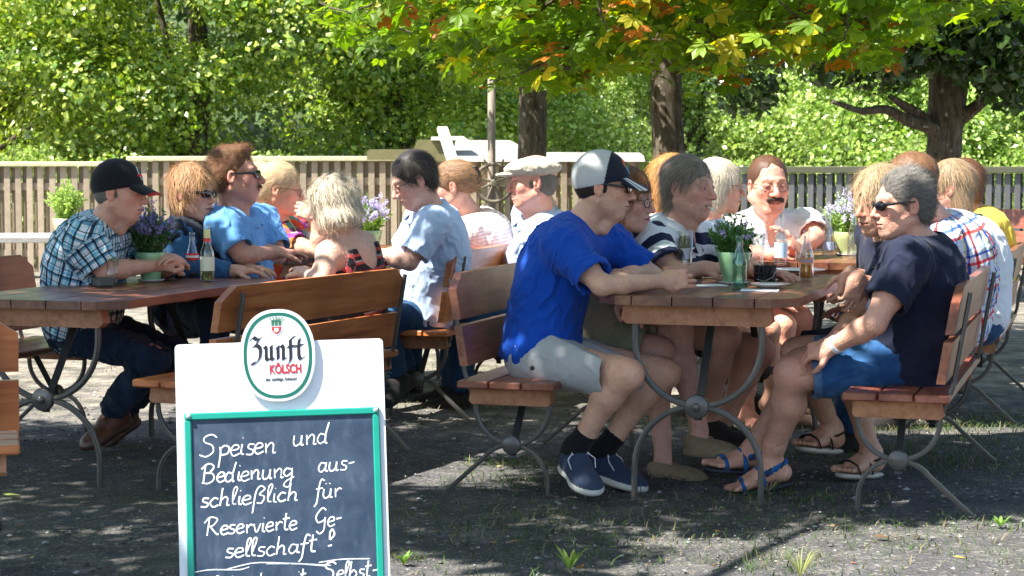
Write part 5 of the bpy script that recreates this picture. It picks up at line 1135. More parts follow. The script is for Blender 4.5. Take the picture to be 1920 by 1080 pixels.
def tree(x, y, hgt, rad, nl, seed, label, size=.07, trunk=.16, cz=None, cat='tree', name='leafy_tree', **kw):
    rs = np.random.RandomState(seed+5); t = empty(name, (x, y, 0), 0, label, cat, 'leafy trees and bushes behind the fence'); cz = hgt-rad[2]*.9 if cz is None else cz
    v, F, c, C = crown_cloud((0, 0, cz), rad, int(nl*2.7), seed, size*.98, **{**kw, 'nclump': int(kw.get('nclump', 40)*.8), 'cr': kw.get('cr', .68)}); raw_mesh('crown', v, F, MAT['leaf'], t, False, c)
    m = MB(); top = V(0, 0, cz+.3*rad[2]); limb(m, (0, 0, -.1), top, trunk, trunk*.4, rs)
    for q in C[:9]: limb(m, V(0, 0, rs.uniform(.25, .8)*cz), q, trunk*.35, trunk*.08, rs, 6)
    m.build('trunk', BARK, t); return t
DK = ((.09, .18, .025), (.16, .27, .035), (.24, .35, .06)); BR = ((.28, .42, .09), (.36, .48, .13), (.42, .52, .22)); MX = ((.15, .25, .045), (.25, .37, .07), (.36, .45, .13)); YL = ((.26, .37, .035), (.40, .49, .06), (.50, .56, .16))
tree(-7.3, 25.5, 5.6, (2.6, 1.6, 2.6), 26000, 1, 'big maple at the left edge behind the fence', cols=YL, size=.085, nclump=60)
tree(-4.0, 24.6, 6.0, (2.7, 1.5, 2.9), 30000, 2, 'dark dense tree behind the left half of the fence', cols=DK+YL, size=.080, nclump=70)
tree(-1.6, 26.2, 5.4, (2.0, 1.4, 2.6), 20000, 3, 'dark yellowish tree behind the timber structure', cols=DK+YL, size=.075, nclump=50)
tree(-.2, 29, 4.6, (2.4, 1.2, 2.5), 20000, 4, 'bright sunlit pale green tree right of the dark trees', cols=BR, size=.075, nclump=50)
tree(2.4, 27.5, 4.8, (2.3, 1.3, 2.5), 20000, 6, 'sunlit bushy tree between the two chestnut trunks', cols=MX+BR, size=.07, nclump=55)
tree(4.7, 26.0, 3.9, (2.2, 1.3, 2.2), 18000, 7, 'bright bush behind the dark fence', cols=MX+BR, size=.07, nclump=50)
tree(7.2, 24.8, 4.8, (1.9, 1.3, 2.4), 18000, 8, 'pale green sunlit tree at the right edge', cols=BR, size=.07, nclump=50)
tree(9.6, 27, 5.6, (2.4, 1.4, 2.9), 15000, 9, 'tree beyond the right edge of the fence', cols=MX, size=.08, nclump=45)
for x, y, h_, s_, l_ in ((-8.0, 22.2, 1.5, 11, 'low hedge bush behind the left end of the fence'), (-5.2, 22.3, 1.7, 12, 'low green bush behind the fence near the black cap'), (-2.6, 22.2, 1.6, 13, 'low bush behind the fence under the dark tree'), (0.2, 22.4, 1.5, 14, 'low yellow green bush behind the spoked wheel'), (2.4, 23.6, 1.6, 15, 'low sunlit bush behind the middle trunk'), (4.8, 23.6, 1.8, 16, 'low sunlit bush behind the dark fence'), (7.0, 23.2, 2.0, 17, 'low bush at the right end of the dark fence')):
    h_ *= .72; tree(x, y, h_, (1.5, .5, h_*.5), 6500, s_, l_, cz=h_*.5, trunk=.05, nclump=30, cr=.35, size=.06, cols=MX, name='bush', cat='bush')
def far_wood():
    rs = np.random.RandomState(3); n = 60000; x = rs.uniform(-15, 15, n); z = rs.uniform(0, 8.5, n); P = np.stack([x, 33+1.6*fbm(np.stack([x*.5, z*.5, z*0], 1), 5, 3)*2+rs.rand(n)*.8, z], 1); v, F = leaf_quads(P, .16, rs, N0=np.tile(V(0, -.6, .8), (n, 1)), asp=.75)
    c = np.repeat(np.array((.08, .13, .03))*(.5+1.0*rs.rand(n, 1)), 4, 0); o = raw_mesh('far_wood', v, F, MAT['leaf'], None, False, c); tag(o, 'mass of foliage closing the view behind the trees', 'wood', kind='stuff')
far_wood()
hl = np.array([(-60, 36, -.1), (60, 36, -.1), (60, 48, 12), (-60, 48, 12), (-60, 90, 16), (60, 90, 16)]); o = raw_mesh('hill', hl, [(0, 1, 2, 3), (3, 2, 5, 4)], plain('green_hillside', (.05, .085, .025), .95, var=.6, vscale=1.5)); tag(o, kind='structure')
# chestnut leaf template: five to seven obovate leaflets
def chestnut_leaves(P, size, rs, colf, nlf=6, droop=.35):
    n = len(P); up = rs.randn(n, 3)*.42+V(-.25, -.15, 1); up /= np.linalg.norm(up, axis=1)[:, None]; d = rs.randn(n, 3)*V(1, 1, .35)+V(0, 0, -.25); d -= (d*up).sum(1)[:, None]*up; d /= np.linalg.norm(d, axis=1)[:, None]; s = np.cross(up, d)
    S = size*(.65+.7*rs.rand(n)); vs = []; Fs = []; cs = []; col = colf(P, rs); b0 = 0; a_s = np.linspace(-1.9, 1.9, nlf)
    for a in a_s:
        a = a+rs.randn(n)*.08; L = (S*(1-.22*abs(a.mean())/1.2))[:, None]; e = d*np.cos(a)[:, None]+s*np.sin(a)[:, None]; g = np.cross(up, e)
        pts = []
        for q, w, z in ((.04, 0, 0), (.38, .13, -.02), (.72, .235, -.10), (1.0, 0.02, -.26), (.72, -.235, -.10), (.38, -.13, -.02)): pts.append(P+e*L*q+g*L*w+up*L*(z*droop*2.4+.05*(w != 0)))
        pts.append(P+e*L*.70-up*L*.10*droop*2); vs.append(np.stack(pts, 1).reshape(-1, 3)); b = b0+np.arange(n)*7
        for q in ((0, 1, 6, 5), (1, 2, 3, 6), (6, 3, 4, 5)): Fs.append(np.stack([b+i for i in q], 1))
        cs.append(np.repeat(np.clip(col*(.85+.3*rs.rand(n, 1)), 0, 1), 7, 0)); b0 += 7*n
    return np.concatenate(vs), np.concatenate(Fs), np.concatenate(cs)
def cn_col(orange=.25):
    def f(P, rs):
        n = len(P); k = fbm(P*1.6, 8, 3)+.10*rs.randn(n); g = np.tile((.11, .20, .022), (n, 1)); y = np.array((.40, .38, .03)); o = np.array((.36, .15, .03)); g[rs.rand(n) < .5] = (.20, .31, .03)
        th = .76-orange*.45; m = k > th; g[m] = y; g[k > th+.08] = o; return g*(.7+.6*rs.rand(n, 1))
    return f
def hang_profile(px): return np.interp(px, [600, 650, 700, 780, 850, 930, 980, 1020, 1090, 1130, 1160, 1205, 1290, 1310, 1380, 1430, 1480, 1560, 1620, 1690, 1760, 1850, 1925], [-40, 30, 95, 80, 120, 150, 165, 160, 165, 130, 95, 70, 75, 150, 150, 60, 100, 145, 155, 60, 25, 40, 30])
def chestnut(px, Y, r, label, spans, seed, zc=2.3, nleaf=900, orange=.25, top_r=2.2, size=.112, tilt=0, group='chestnut trees with turning leaves', Hn=3.6, extra=0):
    rs = np.random.RandomState(seed); b = V(*at(px, 300, Y)[:2], 0); t = empty('chestnut_tree', b, 0, label, 'tree', group); m = MB()
    P = limb(m, (0, 0, -.1), (tilt, 0, Hn), r*1.15, r*.8, rs, 12, .015)
    # leaves hanging low along the limbs, inside the spans (px0, px1, Y0, Y1)
    Q = []
    for (p0, p1, y0, y1, k) in spans:
        nc = max(int(k/7), 1); cx = rs.uniform(p0, p1, nc); cy = rs.uniform(y0, y1, nc); zb = np.array([at(a, hang_profile(a), c)[2] for a, c in zip(cx, cy)]); X = np.array([at(a, 300, c)[0] for a, c in zip(cx, cy)]); cz = zb+.07+.95*rs.rand(nc)**1.1
        C = np.stack([X, cy, cz], 1); kp = fbm(C*V(1.3, 1.3, 2.2), 30+seed, 2) > .40; C = C[kp]; nc = len(C)
        for i in range(nc):
            Q.append(C[i]+rs.randn(7, 3)*V(.16, .16, .07))
            if i % 6 == 0:
                hub = b+V(0, 0, min(C[i][2]+.2+.5*rs.rand(), Hn)); hub = hub+(C[i]-hub)*.35*V(1, 1, 0); limb(m, hub-b, C[i]-b, .022, .006, rs, 7, .12)
            elif i % 2 == 0: limb(m, C[i]-b+V(*(rs.randn(2)*.3), .15), C[i]-b, .010, .004, rs, 5, .2)
    for i in range(7):
        a = 6.283*i/7+rs.rand(); limb(m, V(0, 0, Hn*rs.uniform(.6, .95)), V(math.cos(a)*top_r*.8, math.sin(a)*top_r*.8, Hn+rs.uniform(.1, .9)), r*.45, r*.12, rs, 8, .15)
    m.build('trunk', BARK, t)
    Q = np.concatenate(Q); v, F, c = chestnut_leaves(Q, size, rs, cn_col(orange)); raw_mesh('crown', v-b, F, MAT['chestnut'], t, False, c); return t, b
chestnut(1001, 15.6, .118, 'chestnut with a brown trunk behind the man in the flat cap', [(600, 1190, 10.5, 16.5, 3200)], 31, orange=.13)
chestnut(1249, 13.2, .112, 'chestnut with a lichen spotted trunk behind the striped shirt man', [(900, 1720, 9.8, 13.6, 4000), (1640, 1940, 10.8, 14, 1000)], 32, orange=.17)
def big_tree():
    rs = np.random.RandomState(40); b = V(*at(1772, 300, 17.5)[:2], 0); t = empty('broad_tree', b, 0, 'thick dark trunked tree with wide low limbs at the right', 'tree'); m = MB(); A = lambda px, py, Y=17.5: at(px, py, Y)-b
    pts = [V(.02, 0, -.1), A(1775, 500), A(1768, 330), A(1772, 250), A(1778, 170), A(1772, 100), A(1762, 20), A(1750, -90)]; m.sweep(pts, [.24, .20, .165, .16, .18, .15, .12, .09], 14)
    for L in ([(1768, 262), (1745, 240), (1700, 225), (1660, 205), (1615, 208), (1560, 190)], [(1745, 240), (1720, 215), (1690, 195), (1668, 180)], [(1778, 180), (1810, 130), (1850, 90), (1925, 40)], [(1790, 230), (1830, 200), (1880, 160), (1925, 120)], [(1772, 110), (1730, 60), (1690, 10), (1660, -60)], [(1770, 90), (1800, 30), (1830, -60)], [(1765, 150), (1740, 120), (1710, 90), (1640, 60), (1560, 75)]):
        n = len(L); P = [A(px, py, 17.5-i*.15) for i, (px, py) in enumerate(L)]; m.sweep(smooth_path(P, 4), np.linspace(.075, .02, len(smooth_path(P, 4))), 9)
    m.build('trunk', BARK, t)
    # dark canopy clumps over and around the limbs
    Cs = []
    for (px, py, Y, r_, n) in ((1560, 110, 17, .4, 500), (1650, 120, 16.8, .4, 500), (1600, 40, 17, .7, 1500), (1720, 30, 17, .8, 2500), (1860, 100, 16.8, .5, 1300), (1900, 20, 17, .9, 2800), (1800, -60, 17, 1.1, 2600), (1420, 40, 17.5, .7, 1200), (1400, 170, 18, .4, 450), (1890, 170, 17, .3, 300)):
        d = rs.randn(n, 3); d /= np.linalg.norm(d, axis=1)[:, None]; Cs.append(at(px, py, Y)+d*r_*rs.rand(n, 1)**.5*V(1, 1, .7))
    Q = np.concatenate(Cs)-b; v, F = leaf_quads(Q, .10, rs); c = np.repeat(np.array((.045, .085, .02))*(.6+.9*rs.rand(len(Q), 1)), 4, 0); raw_mesh('crown', v, F, MAT['leaf'], t, False, c)
big_tree()
# the canopy over the front tables: two chestnuts whose trunks stand outside the picture; unseen crowns shaped to shade, gaps cut where sun should fall
LIT = [(560, 520, 7.3, .26), (690, 510, 7.9, .2), (1825, 560, 7.3, .22), (1440, 410, 9.5, .60), (1560, 480, 9.5, .50), (1350, 360, 9.0, .35), (1262, 300, 9.35, .25), (520, 350, 9.7, .30), (480, 340, 10.1, .3), (880, 380, 9.9, .35), (1000, 340, 9.6, .45), (1630, 400, 7.4, .22), (1640, 520, 6.9, .15), (1690, 330, 6.95, .17), (1590, 640, 6.8, .10), (1750, 430, 8.1, .35), (1830, 420, 9.0, .4), (1840, 400, 9.9, .4), (345, 330, 8.7, .16), (205, 320, 8.1, .05), (1700, 290, 8.1, .2), (860, 420, 9.3, .16), (1810, 520, 6.95, .12), (1850, 640, 7.5, .25), (700, 480, 9.5, .25), (250, 660, 10.0, .4), (120, 660, 9.3, .4)]  # spots where canopy leaves are removed to let the sun in
GLIT = [(1500, 1060, .36), (1700, 1040, .46), (1880, 1020, .40), (1600, 1075, .4), (1380, 1060, .22), (1250, 1010, .16), (1420, 1015, .12), (1750, 770, .45), (1830, 790, .5), (1890, 800, .5), (1690, 790, .3), (280, 860, .07), (60, 715, .4), (950, 620, .8), (660, 580, .09), (1300, 1060, .10), (1600, 1010, .2)]
def canopy():
    rs = np.random.RandomState(77); S = V(SUN); lits = [(at(px, py, Y), r) for px, py, Y, r in LIT]+[(atz(px, py), r) for px, py, r in GLIT]
    sgn = at(530, 850, 5.3); lits += [(sgn, .42), (at(530, 700, 5.3), .34)]
    for (bx, by, seed, lab, xr) in ((-4.6, 7.8, 1, 'unseen chestnut left of the picture, crown shaped to shade the left tables', (-9.5, -1.2)), (.2, 3.2, 2, 'unseen chestnut beside the camera, crown shaped to shade the right table', (-1.2, 4.2))):
        t = empty('chestnut_tree', (bx, by, 0), 0, lab, 'tree', 'chestnut trees with turning leaves'); b = V(bx, by, 0)
        if seed == 2: b = V(-3.4, -1.5, 0); t.location = Vector(b)
        n = 7200 if seed == 1 else 5200; Q = np.stack([rs.uniform(*xr, n), rs.uniform(3.3, 10.6, n), rs.uniform(3.4, 4.9, n)], 1)
        keep = np.ones(n, bool)
        for p, r in lits:
            q = Q-p; tt = q @ S; d = np.linalg.norm(q-tt[:, None]*S, axis=1); keep &= ~(d < r+.10*rs.rand(n))
        # beyond the tables the sun gets through
        g = Q-S*((Q[:, 2:3]-.6)/S[2]); keep &= g[:, 1] < 9.3+.45*np.sin(g[:, 0]*2.1)+.3*(g[:, 0] < -1); keep &= (g[:, 1] > 5.15) | (g[:, 0] < 1.0)
        # keep the camera's view free of overhead leaves
        pz = CAMH+(Q[:, 1])*(HOR/FPX)+.25; keep &= Q[:, 2] > pz
        Q = Q[keep]; v, F, c = chestnut_leaves(Q, .19, rs, cn_col(.2), 5); raw_mesh('crown', v-b, F, MAT['chestnut'], t, False, c)
        m = MB(); limb(m, (0, 0, -.1), (0, 0, 3.6), .17, .13, rs, 8, .02)
        for i in range(16): q = Q[rs.randint(len(Q))]-b+V(0, 0, .15); limb(m, V(0, 0, 3.0+.5*rs.rand()), q, .06, .015, rs, 7, .08)
        m.build('trunk', BARK, t)
canopy()
# ------------------------------------------------------------------ the guests
A = at
NV = (.015, .022, .06)
def sp(**k): return k
def blue_man():
    b = person('man in royal blue t-shirt, pale grey cap and sunglasses, leaning on the near right table', sp(P=A(1010,662,7.22), N=A(1092,428,7.20), H=A(1131,350,7.18), yaw=-16, hyaw=-6, hpitch=6, s=1.0, sw=.18, fat=.004, round=.015, hunch=.05, bareleg=True, ft=1.22,
        shR=A(1058,462,7.03), shL=A(1140,455,7.36), eR=A(1128,535,6.88), wR=A(1243,527,7.02), hR=((1, .05, .10), (.1, 1, -.1)), cR=.95, eL=A(1224,518,7.35), wL=A(1190,512,7.12), hL=((-.75, -.65, .05), (0, 0, -1)), cL=.35,
        kR=A(1178,702,6.90), kL=A(1248,700,7.22), aR=A(1078,842,7.02), aL=A(1128,848,7.22), tR=A(1122,925,6.84), tL=A(1205,905,7.14), haircol=(.03,.025,.02), stubble=.35, nose=1.05), skin=(.52, .29, .20), h=.0045, hf=.0025)
    shirt(b, b.root, _cloth_col('blue_jersey', (.004, .062, .40)), 't_shirt', .80, hem=-.055, d=.022, amp=.009, h=.005, seed=5, flare=.84)
    trousers(b, b.root, _cloth_col('stone_cotton', (.40, .405, .41), bump=.0009), 'shorts', hr=.100, frac=.84, d=.02, amp=.0035, h=.005, seed=3)
    hair(b, b.root, [((-.022, 0, .012), (.095, .0815, .088))], [((.10, 0, -.03), (.088, .09, .10)), ((.0, 0, -.11), (.09, .09, .065))], floor=-.055, col=(.035, .028, .022), N=900, length=.018, lift=.15)
    def cf(q, brim=False):
        c = np.tile((.50, .50, .50), (len(q), 1)).astype(float)
        if brim: c[:] = (.012, .016, .03); m = (np.abs(np.abs(q[:, 1])-.045) < .011) | (np.abs(np.abs(q[:, 1])-.064) < .004); c[m & (q[:, 0] > .07)] = (.7, .7, .7); return c
        m = q[:, 0] > .012+.10*(q[:, 2]-.08); c[m] = (.012, .016, .03)
        e = (np.abs(q[:, 1]) < .042) & (q[:, 0] > .05); rr = np.hypot(q[:, 1]/.034, (q[:, 2]-.083)/.030); c[m & e & (np.abs(rr-.9) < .13) & (q[:, 2] > .083)] = (.75, .16, .05); c[m & e & (np.abs(rr-.75) < .12) & (q[:, 2] < .083)] = (.12, .30, .55)
        c[m & e & (rr < .42)] = (.10, .42, .12); return c
    ball_cap(b, b.root, cf); glasses(b, b.root)
    m = MB(); q = b.P+b.Rt*.185+b.Fw*.06-b.U*.02; m.lathe([(0, 0), (.008, .001), (.009, .004), (0, .005)], (0, 0, 0), 12, col=(.05, .045, .04)); o = m.build('button', MAT['attr'], b.root, A(998,690,6.93)-b.org); o.rotation_euler = (math.pi/2, 0, 0)
    for k in 'RL': sock(b, b.root, k, (.008, .008, .009), .085); o = shoe(b, b.root, k, (.028, .045, .085), (.58, .57, .52))
    for k in 'RL':
        h_ = b.ff[k]; m = MB()
        for j, x in enumerate((.028, .044, .060, .076)): z = .004-.42*(x-.0)-.012*(j == 0); m.sweep([h_.p(x, sg*.022, z-.016+.012*(1-abs(sg))) for sg in (-1, -.5, 0, .5, 1)], .0028, 5, col=(.75, .76, .8))
        for sg in (-1, 1): m.sweep([h_.p(.03, 0, -.006), h_.p(.03, sg*.02, .004), h_.p(.05, sg*.045, -.012), h_.p(.07, sg*.04, -.035)], .0022, 5, col=(.75, .76, .8)); m.sweep([h_.p(.03, 0, -.006), h_.p(.02, sg*.018, .012), h_.p(.04, sg*.03, .0), h_.p(.03, 0, -.006)], .0022, 5, col=(.75, .76, .8))
        o = m.build('laces', MAT['attr'], b.root); o.data.transform(Matrix.Translation(-Vector(b.org)))
def _cloth_col(name, col, **kw):
    if name not in MAT: MAT[name] = _cloth(name, lambda t: rgba(col), **kw)
    return MAT[name]
def navy_woman():
    b = person('woman with short grey hair and black sunglasses in navy top and denim shorts', sp(P=A(1708,668,6.98), N=A(1722,455,6.96), H=A(1692,384,6.92), yaw=186, hyaw=192, hpitch=4, fem=True, sw=.165, fat=.035, bust=1.15, hunch=.035, arm=1.10, leg=1.07,
        shL=A(1702,488,6.77), shR=A(1690,478,7.15), eL=A(1640,606,6.68), wL=A(1560,650,6.80), hL=((-.9, .35, -.25), (.2, .7, -.8)), cL=1.0, eR=A(1612,592,7.2), wR=A(1556,645,6.96), hR=((-1, -.3, -.25), (0, -.2, -1)), cR=.8,
        kL=A(1482,700,6.93), kR=A(1500,684,7.14), aL=A(1446,866,7.10), aR=A(1412,840,7.22), tL=A(1374,910,7.10), tR=A(1330,866,7.16), haircol=(.16, .15, .15), lip=(.42, .13, .11)), skin=(.50, .26, .185), feet='bare', h=.0045, hf=.0025)
    shirt(b, b.root, _cloth_col('navy_jersey', (.010, .014, .035)), 't_shirt', .66, hem=-.135, neck='wide', d=.020, amp=.008, h=.005, seed=8, flare=.98)
    trousers(b, b.root, MAT['denim'], 'denim_shorts', hr=.086, frac=.84, d=.0, amp=.004, h=.005, seed=9, cuff=(.068, (5.5, 2.1, 1.35)))
    hair(b, b.root, [((-.024, 0, .042), (.108, .088, .098)), ((-.055, 0, -.01), (.066, .075, .078))], [((.112, 0, -.035), (.085, .11, .095)), ((.03, 0, -.11), (.10, .09, .07))], floor=-.085, col=(.19, .175, .16), N=3200, length=.028, flow=lambda q: np.stack([-.5-q[:, 0]*4, q[:, 1]*5, .15-q[:, 2]*-2], 1), lift=.6, bump=.006, wid=.0022, var=.5, grav=.15)
    glasses(b, b.root); [sandal(b, b.root, k, (.018, .022, .03), (.008, .10, .30), rope=True) for k in 'RL']
    m = MB(); w = b.wr['L']; d = unit(w-b.el['L']); c = w-d*.02; u1 = unit(np.cross(d, V(0, 0, 1))); u2 = np.cross(d, u1); m.sweep([c+(u1*math.cos(a)*.035+u2*math.sin(a)*.031) for a in np.linspace(0, 2*math.pi, 25)[:-1]], .008, prof=[(-.35, -1), (.35, -1), (.35, 1), (-.35, 1)], closed=True, col=(.75, .76, .78)); o = m.build('wristwatch', MAT['attr_gloss'], b.root); o.data.transform(Matrix.Translation(-Vector(b.org)))
def striped_man():
    b = person('grey haired man in navy and white striped polo shirt with cigarette in mouth', sp(P=A(1215,600,8.05), N=A(1276,432,7.95), H=A(1292,352,7.88), yaw=-22, hyaw=-38, hpitch=3, s=1.04, sw=.195, fat=.035, hunch=.045, hs=1.02, cheek=.004, bareleg=True,
        shR=A(1222,455,7.72), shL=A(1345,450,8.15), eR=A(1262,512,7.55), wR=A(1318,503,7.62), hR=((1, .15, .0), (0, .3, -1)), cR=.6, eL=A(1392,498,8.0), wL=A(1432,512,7.75), hL=((.8, -.5, 0), (0, 0, -1)), cL=.5,
        kR=A(1362,632,7.72), kL=A(1428,660,7.95), aR=A(1326,790,7.85), aL=A(1352,800,8.05), haircol=(.20, .17, .14), nose=1.1, stubble=.1), skin=(.52, .275, .205), h=.005, hf=.0028)
    shirt(b, b.root, MAT['stripe'], 'polo_shirt', .80, hem=-.12, neck='v', d=.02, amp=.008, h=.0055, seed=12); collar(b, b.root, _cloth_col('navy_collar', NV), r=.078)
    trousers(b, b.root, _cloth_col('brown_shorts', (.07, .06, .05)), 'shorts', frac=.6, h=.008)
    hair(b, b.root, [((-.020, 0, .040), (.106, .088, .094)), ((-.045, 0, -.02), (.070, .080, .080))], [((.114, 0, -.045), (.074, .10, .092)), ((.02, 0, -.11), (.09, .09, .055))], floor=-.085, col=(.235, .195, .155), N=2600, length=.05, flow=(-.7, 0, -.8), lift=.18, bump=.005, var=.6)
    eyes(b, b.root); m = MB(); m.sweep([b.head.p(.098, .014, -.064), b.head.p(.150, .045, -.080)], .0042, 8, col=(.8, .8, .8)); o = m.build('cigarette', MAT['attr']); o.data.transform(Matrix.Translation(-Vector(b.org))); o.parent = b.root
    p = MB(); c = b.P+b.U*.24+b.Rt*-.085+b.Fw*.165; p.box((-.03, -.003, -.022), (.03, .003, .022), .002, (.75, .76, .78)); p.box((-.022, -.0045, -.012), (-.006, -.003, .012), 0, (.6, .05, .06)); p.box((.004, -.0045, -.012), (.012, -.003, .014), 0, (.02, .02, .05)); p.box((.015, -.0045, -.012), (.021, -.003, .014), 0, (.02, .02, .05))
def glasses_woman():
    b = person('red brown haired woman with spectacles and beige shoes behind the man in royal blue', sp(P=A(1118,628,7.68), N=A(1160,440,7.66), H=A(1176,374,7.62), yaw=-8, hyaw=-24, hpitch=8, fem=True, sw=.155, bust=1, leg=.98, bareleg=True, eR=A(1140,540,7.5), wR=A(1165,560,7.45), eL=A(1200,530,7.9), wL=A(1230,545,7.7),
        kR=A(1236,660,7.50), kL=A(1274,622,7.62), aR=A(1243,858,7.50), aL=A(1312,808,7.36), tR=A(1300,885,7.42), tL=A(1372,842,7.26), haircol=(.16, .07, .035), lip=(.45, .10, .11)), skin=(.52, .28, .22), hf=.003)
    shirt(b, b.root, _cloth_col('beige_blouse', (.30, .25, .20)), 'blouse', .7, h=.008); trousers(b, b.root, _cloth_col('khaki_cotton', (.24, .22, .16)), 'shorts', frac=.80, h=.006, amp=.006)
    hair(b, b.root, [((-.018, 0, .040), (.112, .094, .100)), ((-.03, 0, -.03), (.085, .098, .085))], [((.120, 0, -.045), (.078, .075, .088))], floor=-.10, col=(.19, .085, .035), N=1500, length=.06, flow=(-.15, 0, -1), lift=.12, var=.4, ears=False)
    glasses(b, b.root, 'clear', (.03, .02, .03)); eyes(b, b.root)
    for k in 'RL': shoe(b, b.root, k, (.26, .20, .12), (.24, .19, .12), low=True, thick=.018); h_ = b.ff[k]; m = MB(); m.sweep([h_.p(.045, sg*.036, -.045+.030*(1-abs(sg))) for sg in (-1, -.5, 0, .5, 1)], .007, prof=[(-1, -.3), (1, -.3), (1, .3), (-1, .3)], col=(.22, .17, .10)); o = m.build('strap', MAT['attr'], b.root); o.data.transform(Matrix.Translation(-Vector(b.org)))
def moustache_man():
    b = person('man with a dark moustache and spectacles in a white polo shirt, facing the camera', sp(P=A(1415,560,9.85), N=A(1437,418,9.62), H=A(1441,348,9.55), yaw=-72, hyaw=-80, hpitch=4, s=1.12, sw=.20, fat=.05, hunch=.03, cheek=.007, jaw=1.1, hs=1.05,
        eR=A(1372,470,9.45), wR=A(1450,478,9.28), hR=((1, .1, .1), (0, 0, -1)), eL=A(1530,445,9.5), wL=A(1492,468,9.25), hL=((-.3, -.1, .5), (-1, 0, .2)), cL=.6, kR=A(1420,625,9.2), kL=A(1500,600,9.3), aR=A(1395,760,9.0), aL=A(1520,740,9.3), haircol=(.09, .05, .035), nose=1.15, stubble=.12, brow=(.04,.025,.02)), skin=(.55, .25, .18), h=.006, hf=.003, feet='bare')
    wm = _cloth_col('white_pique', (.74, .74, .78)); shirt(b, b.root, wm, 'polo_shirt', .82, hem=-.1, neck='v', d=.02, amp=.008, seed=15); collar(b, b.root, wm, r=.082); trousers(b, b.root, _cloth_col('khaki_cotton', (.24, .22, .16)), 'shorts', frac=.6, h=.009)
    hair(b, b.root, [((-.022, 0, .038), (.101, .0865, .095))], [((.125, 0, -.01), (.078, .066, .092)), ((.03, 0, -.10), (.10, .09, .07))], floor=-.05, col=(.13, .06, .035), N=900, length=.02, lift=.2)
    hair(b, b.root, [((.103, .014, -.050), (.006, .019, .0042)), ((.103, -.014, -.050), (.006, .019, .0042)), ((.096, .030, -.056), (.005, .006, .008)), ((.096, -.030, -.056), (.005, .006, .008))], col=(.06, .038, .03), N=300, length=.009, flow=lambda q: np.stack([0*q[:, 0]+.3, np.sign(q[:, 1])*.6, 0*q[:, 0]-.8], 1), lift=.3, name='moustache', h=.0025, bump=.001, ears=False)
    glasses(b, b.root, 'clear', (.12, .08, .06)); eyes(b, b.root)
    m = MB(); q = b.P+b.U*.335-b.Rt*.085+b.Fw*.150; ax = (b.Rt*-1, b.U, b.Fw)
    def pt(x, y, z=0): return q-b.Rt*x+b.U*y+b.Fw*z
    for (x0, x1, y0, y1, c) in ((-.04, .012, -.012, .012, (.03, .22, .55)),): m.add([pt(x0, y0, .012), pt(x1, y0, .006), pt(x1, y1, .006), pt(x0, y1, .012)], [(3, 2, 1, 0)], False, c)
    m.lathe([(0, 0)]*2, (0, 0, 0), 4)
    t_ = np.linspace(0, 2*math.pi, 17)[:-1]; m.add([pt(.028+.010*math.cos(a), .012+.010*math.sin(a), .008) for a in t_], [tuple(range(16))[::-1]], False, (.03, .06, .12)); o = m.build('emblem', MAT['attr'], b.root); o.data.transform(Matrix.Translation(-Vector(b.org)))
def ginger_woman():
    b = person('woman whose sunlit ginger hair shows behind the head of the striped shirt man', sp(P=A(1235,560,9.5), N=A(1256,415,9.4), H=A(1268,342,9.35), yaw=0, hyaw=10, fem=True), skin=(.55, .3, .22), h=.009, hf=.005)
    shirt(b, b.root, _cloth_col('cream_blouse', (.6, .55, .48)), 'blouse', .7, h=.01); trousers(b, b.root, MAT['jeans_mid'], 'trousers', full=True, h=.012)
    hair(b, b.root, [((-.02, 0, .040), (.118, .100, .108)), ((-.05, 0, -.04), (.085, .10, .11))], [((.125, 0, -.045), (.078, .075, .09))], floor=-.15, col=(.55, .27, .09), N=1400, length=.06, flow=(-.2, 0, -1), lift=.25, ears=False, h=.006)
def white_woman():
    b = person('woman with white blond hair in profile, sunlit, beside the moustached man', sp(P=A(1300,560,9.15), N=A(1330,425,9.05), H=A(1349,350,9.0), yaw=-5, hyaw=-4, hpitch=3, fem=True, kR=A(1440,620,8.75), kL=A(1470,610,8.9), aR=A(1450,740,8.8), haircol=(.5, .42, .32)), skin=(.58, .30, .21), h=.008, hf=.0035, feet='bare')
    shirt(b, b.root, _cloth_col('cream_blouse', (.6, .55, .48)), 'blouse', .5, neck='wide', h=.009); trousers(b, b.root, _cloth_col('grey_shorts', (.3, .32, .3)), 'shorts', frac=.7, h=.009)
    hair(b, b.root, [((-.02, 0, .040), (.114, .096, .102)), ((-.03, 0, -.03), (.09, .098, .085))], [((.120, 0, -.045), (.078, .072, .09))], floor=-.09, col=(.66, .58, .46), N=1300, length=.055, flow=(-.1, 0, -1), lift=.2, ears=False, h=.006); glasses(b, b.root, 'clear', (.2, .15, .12))
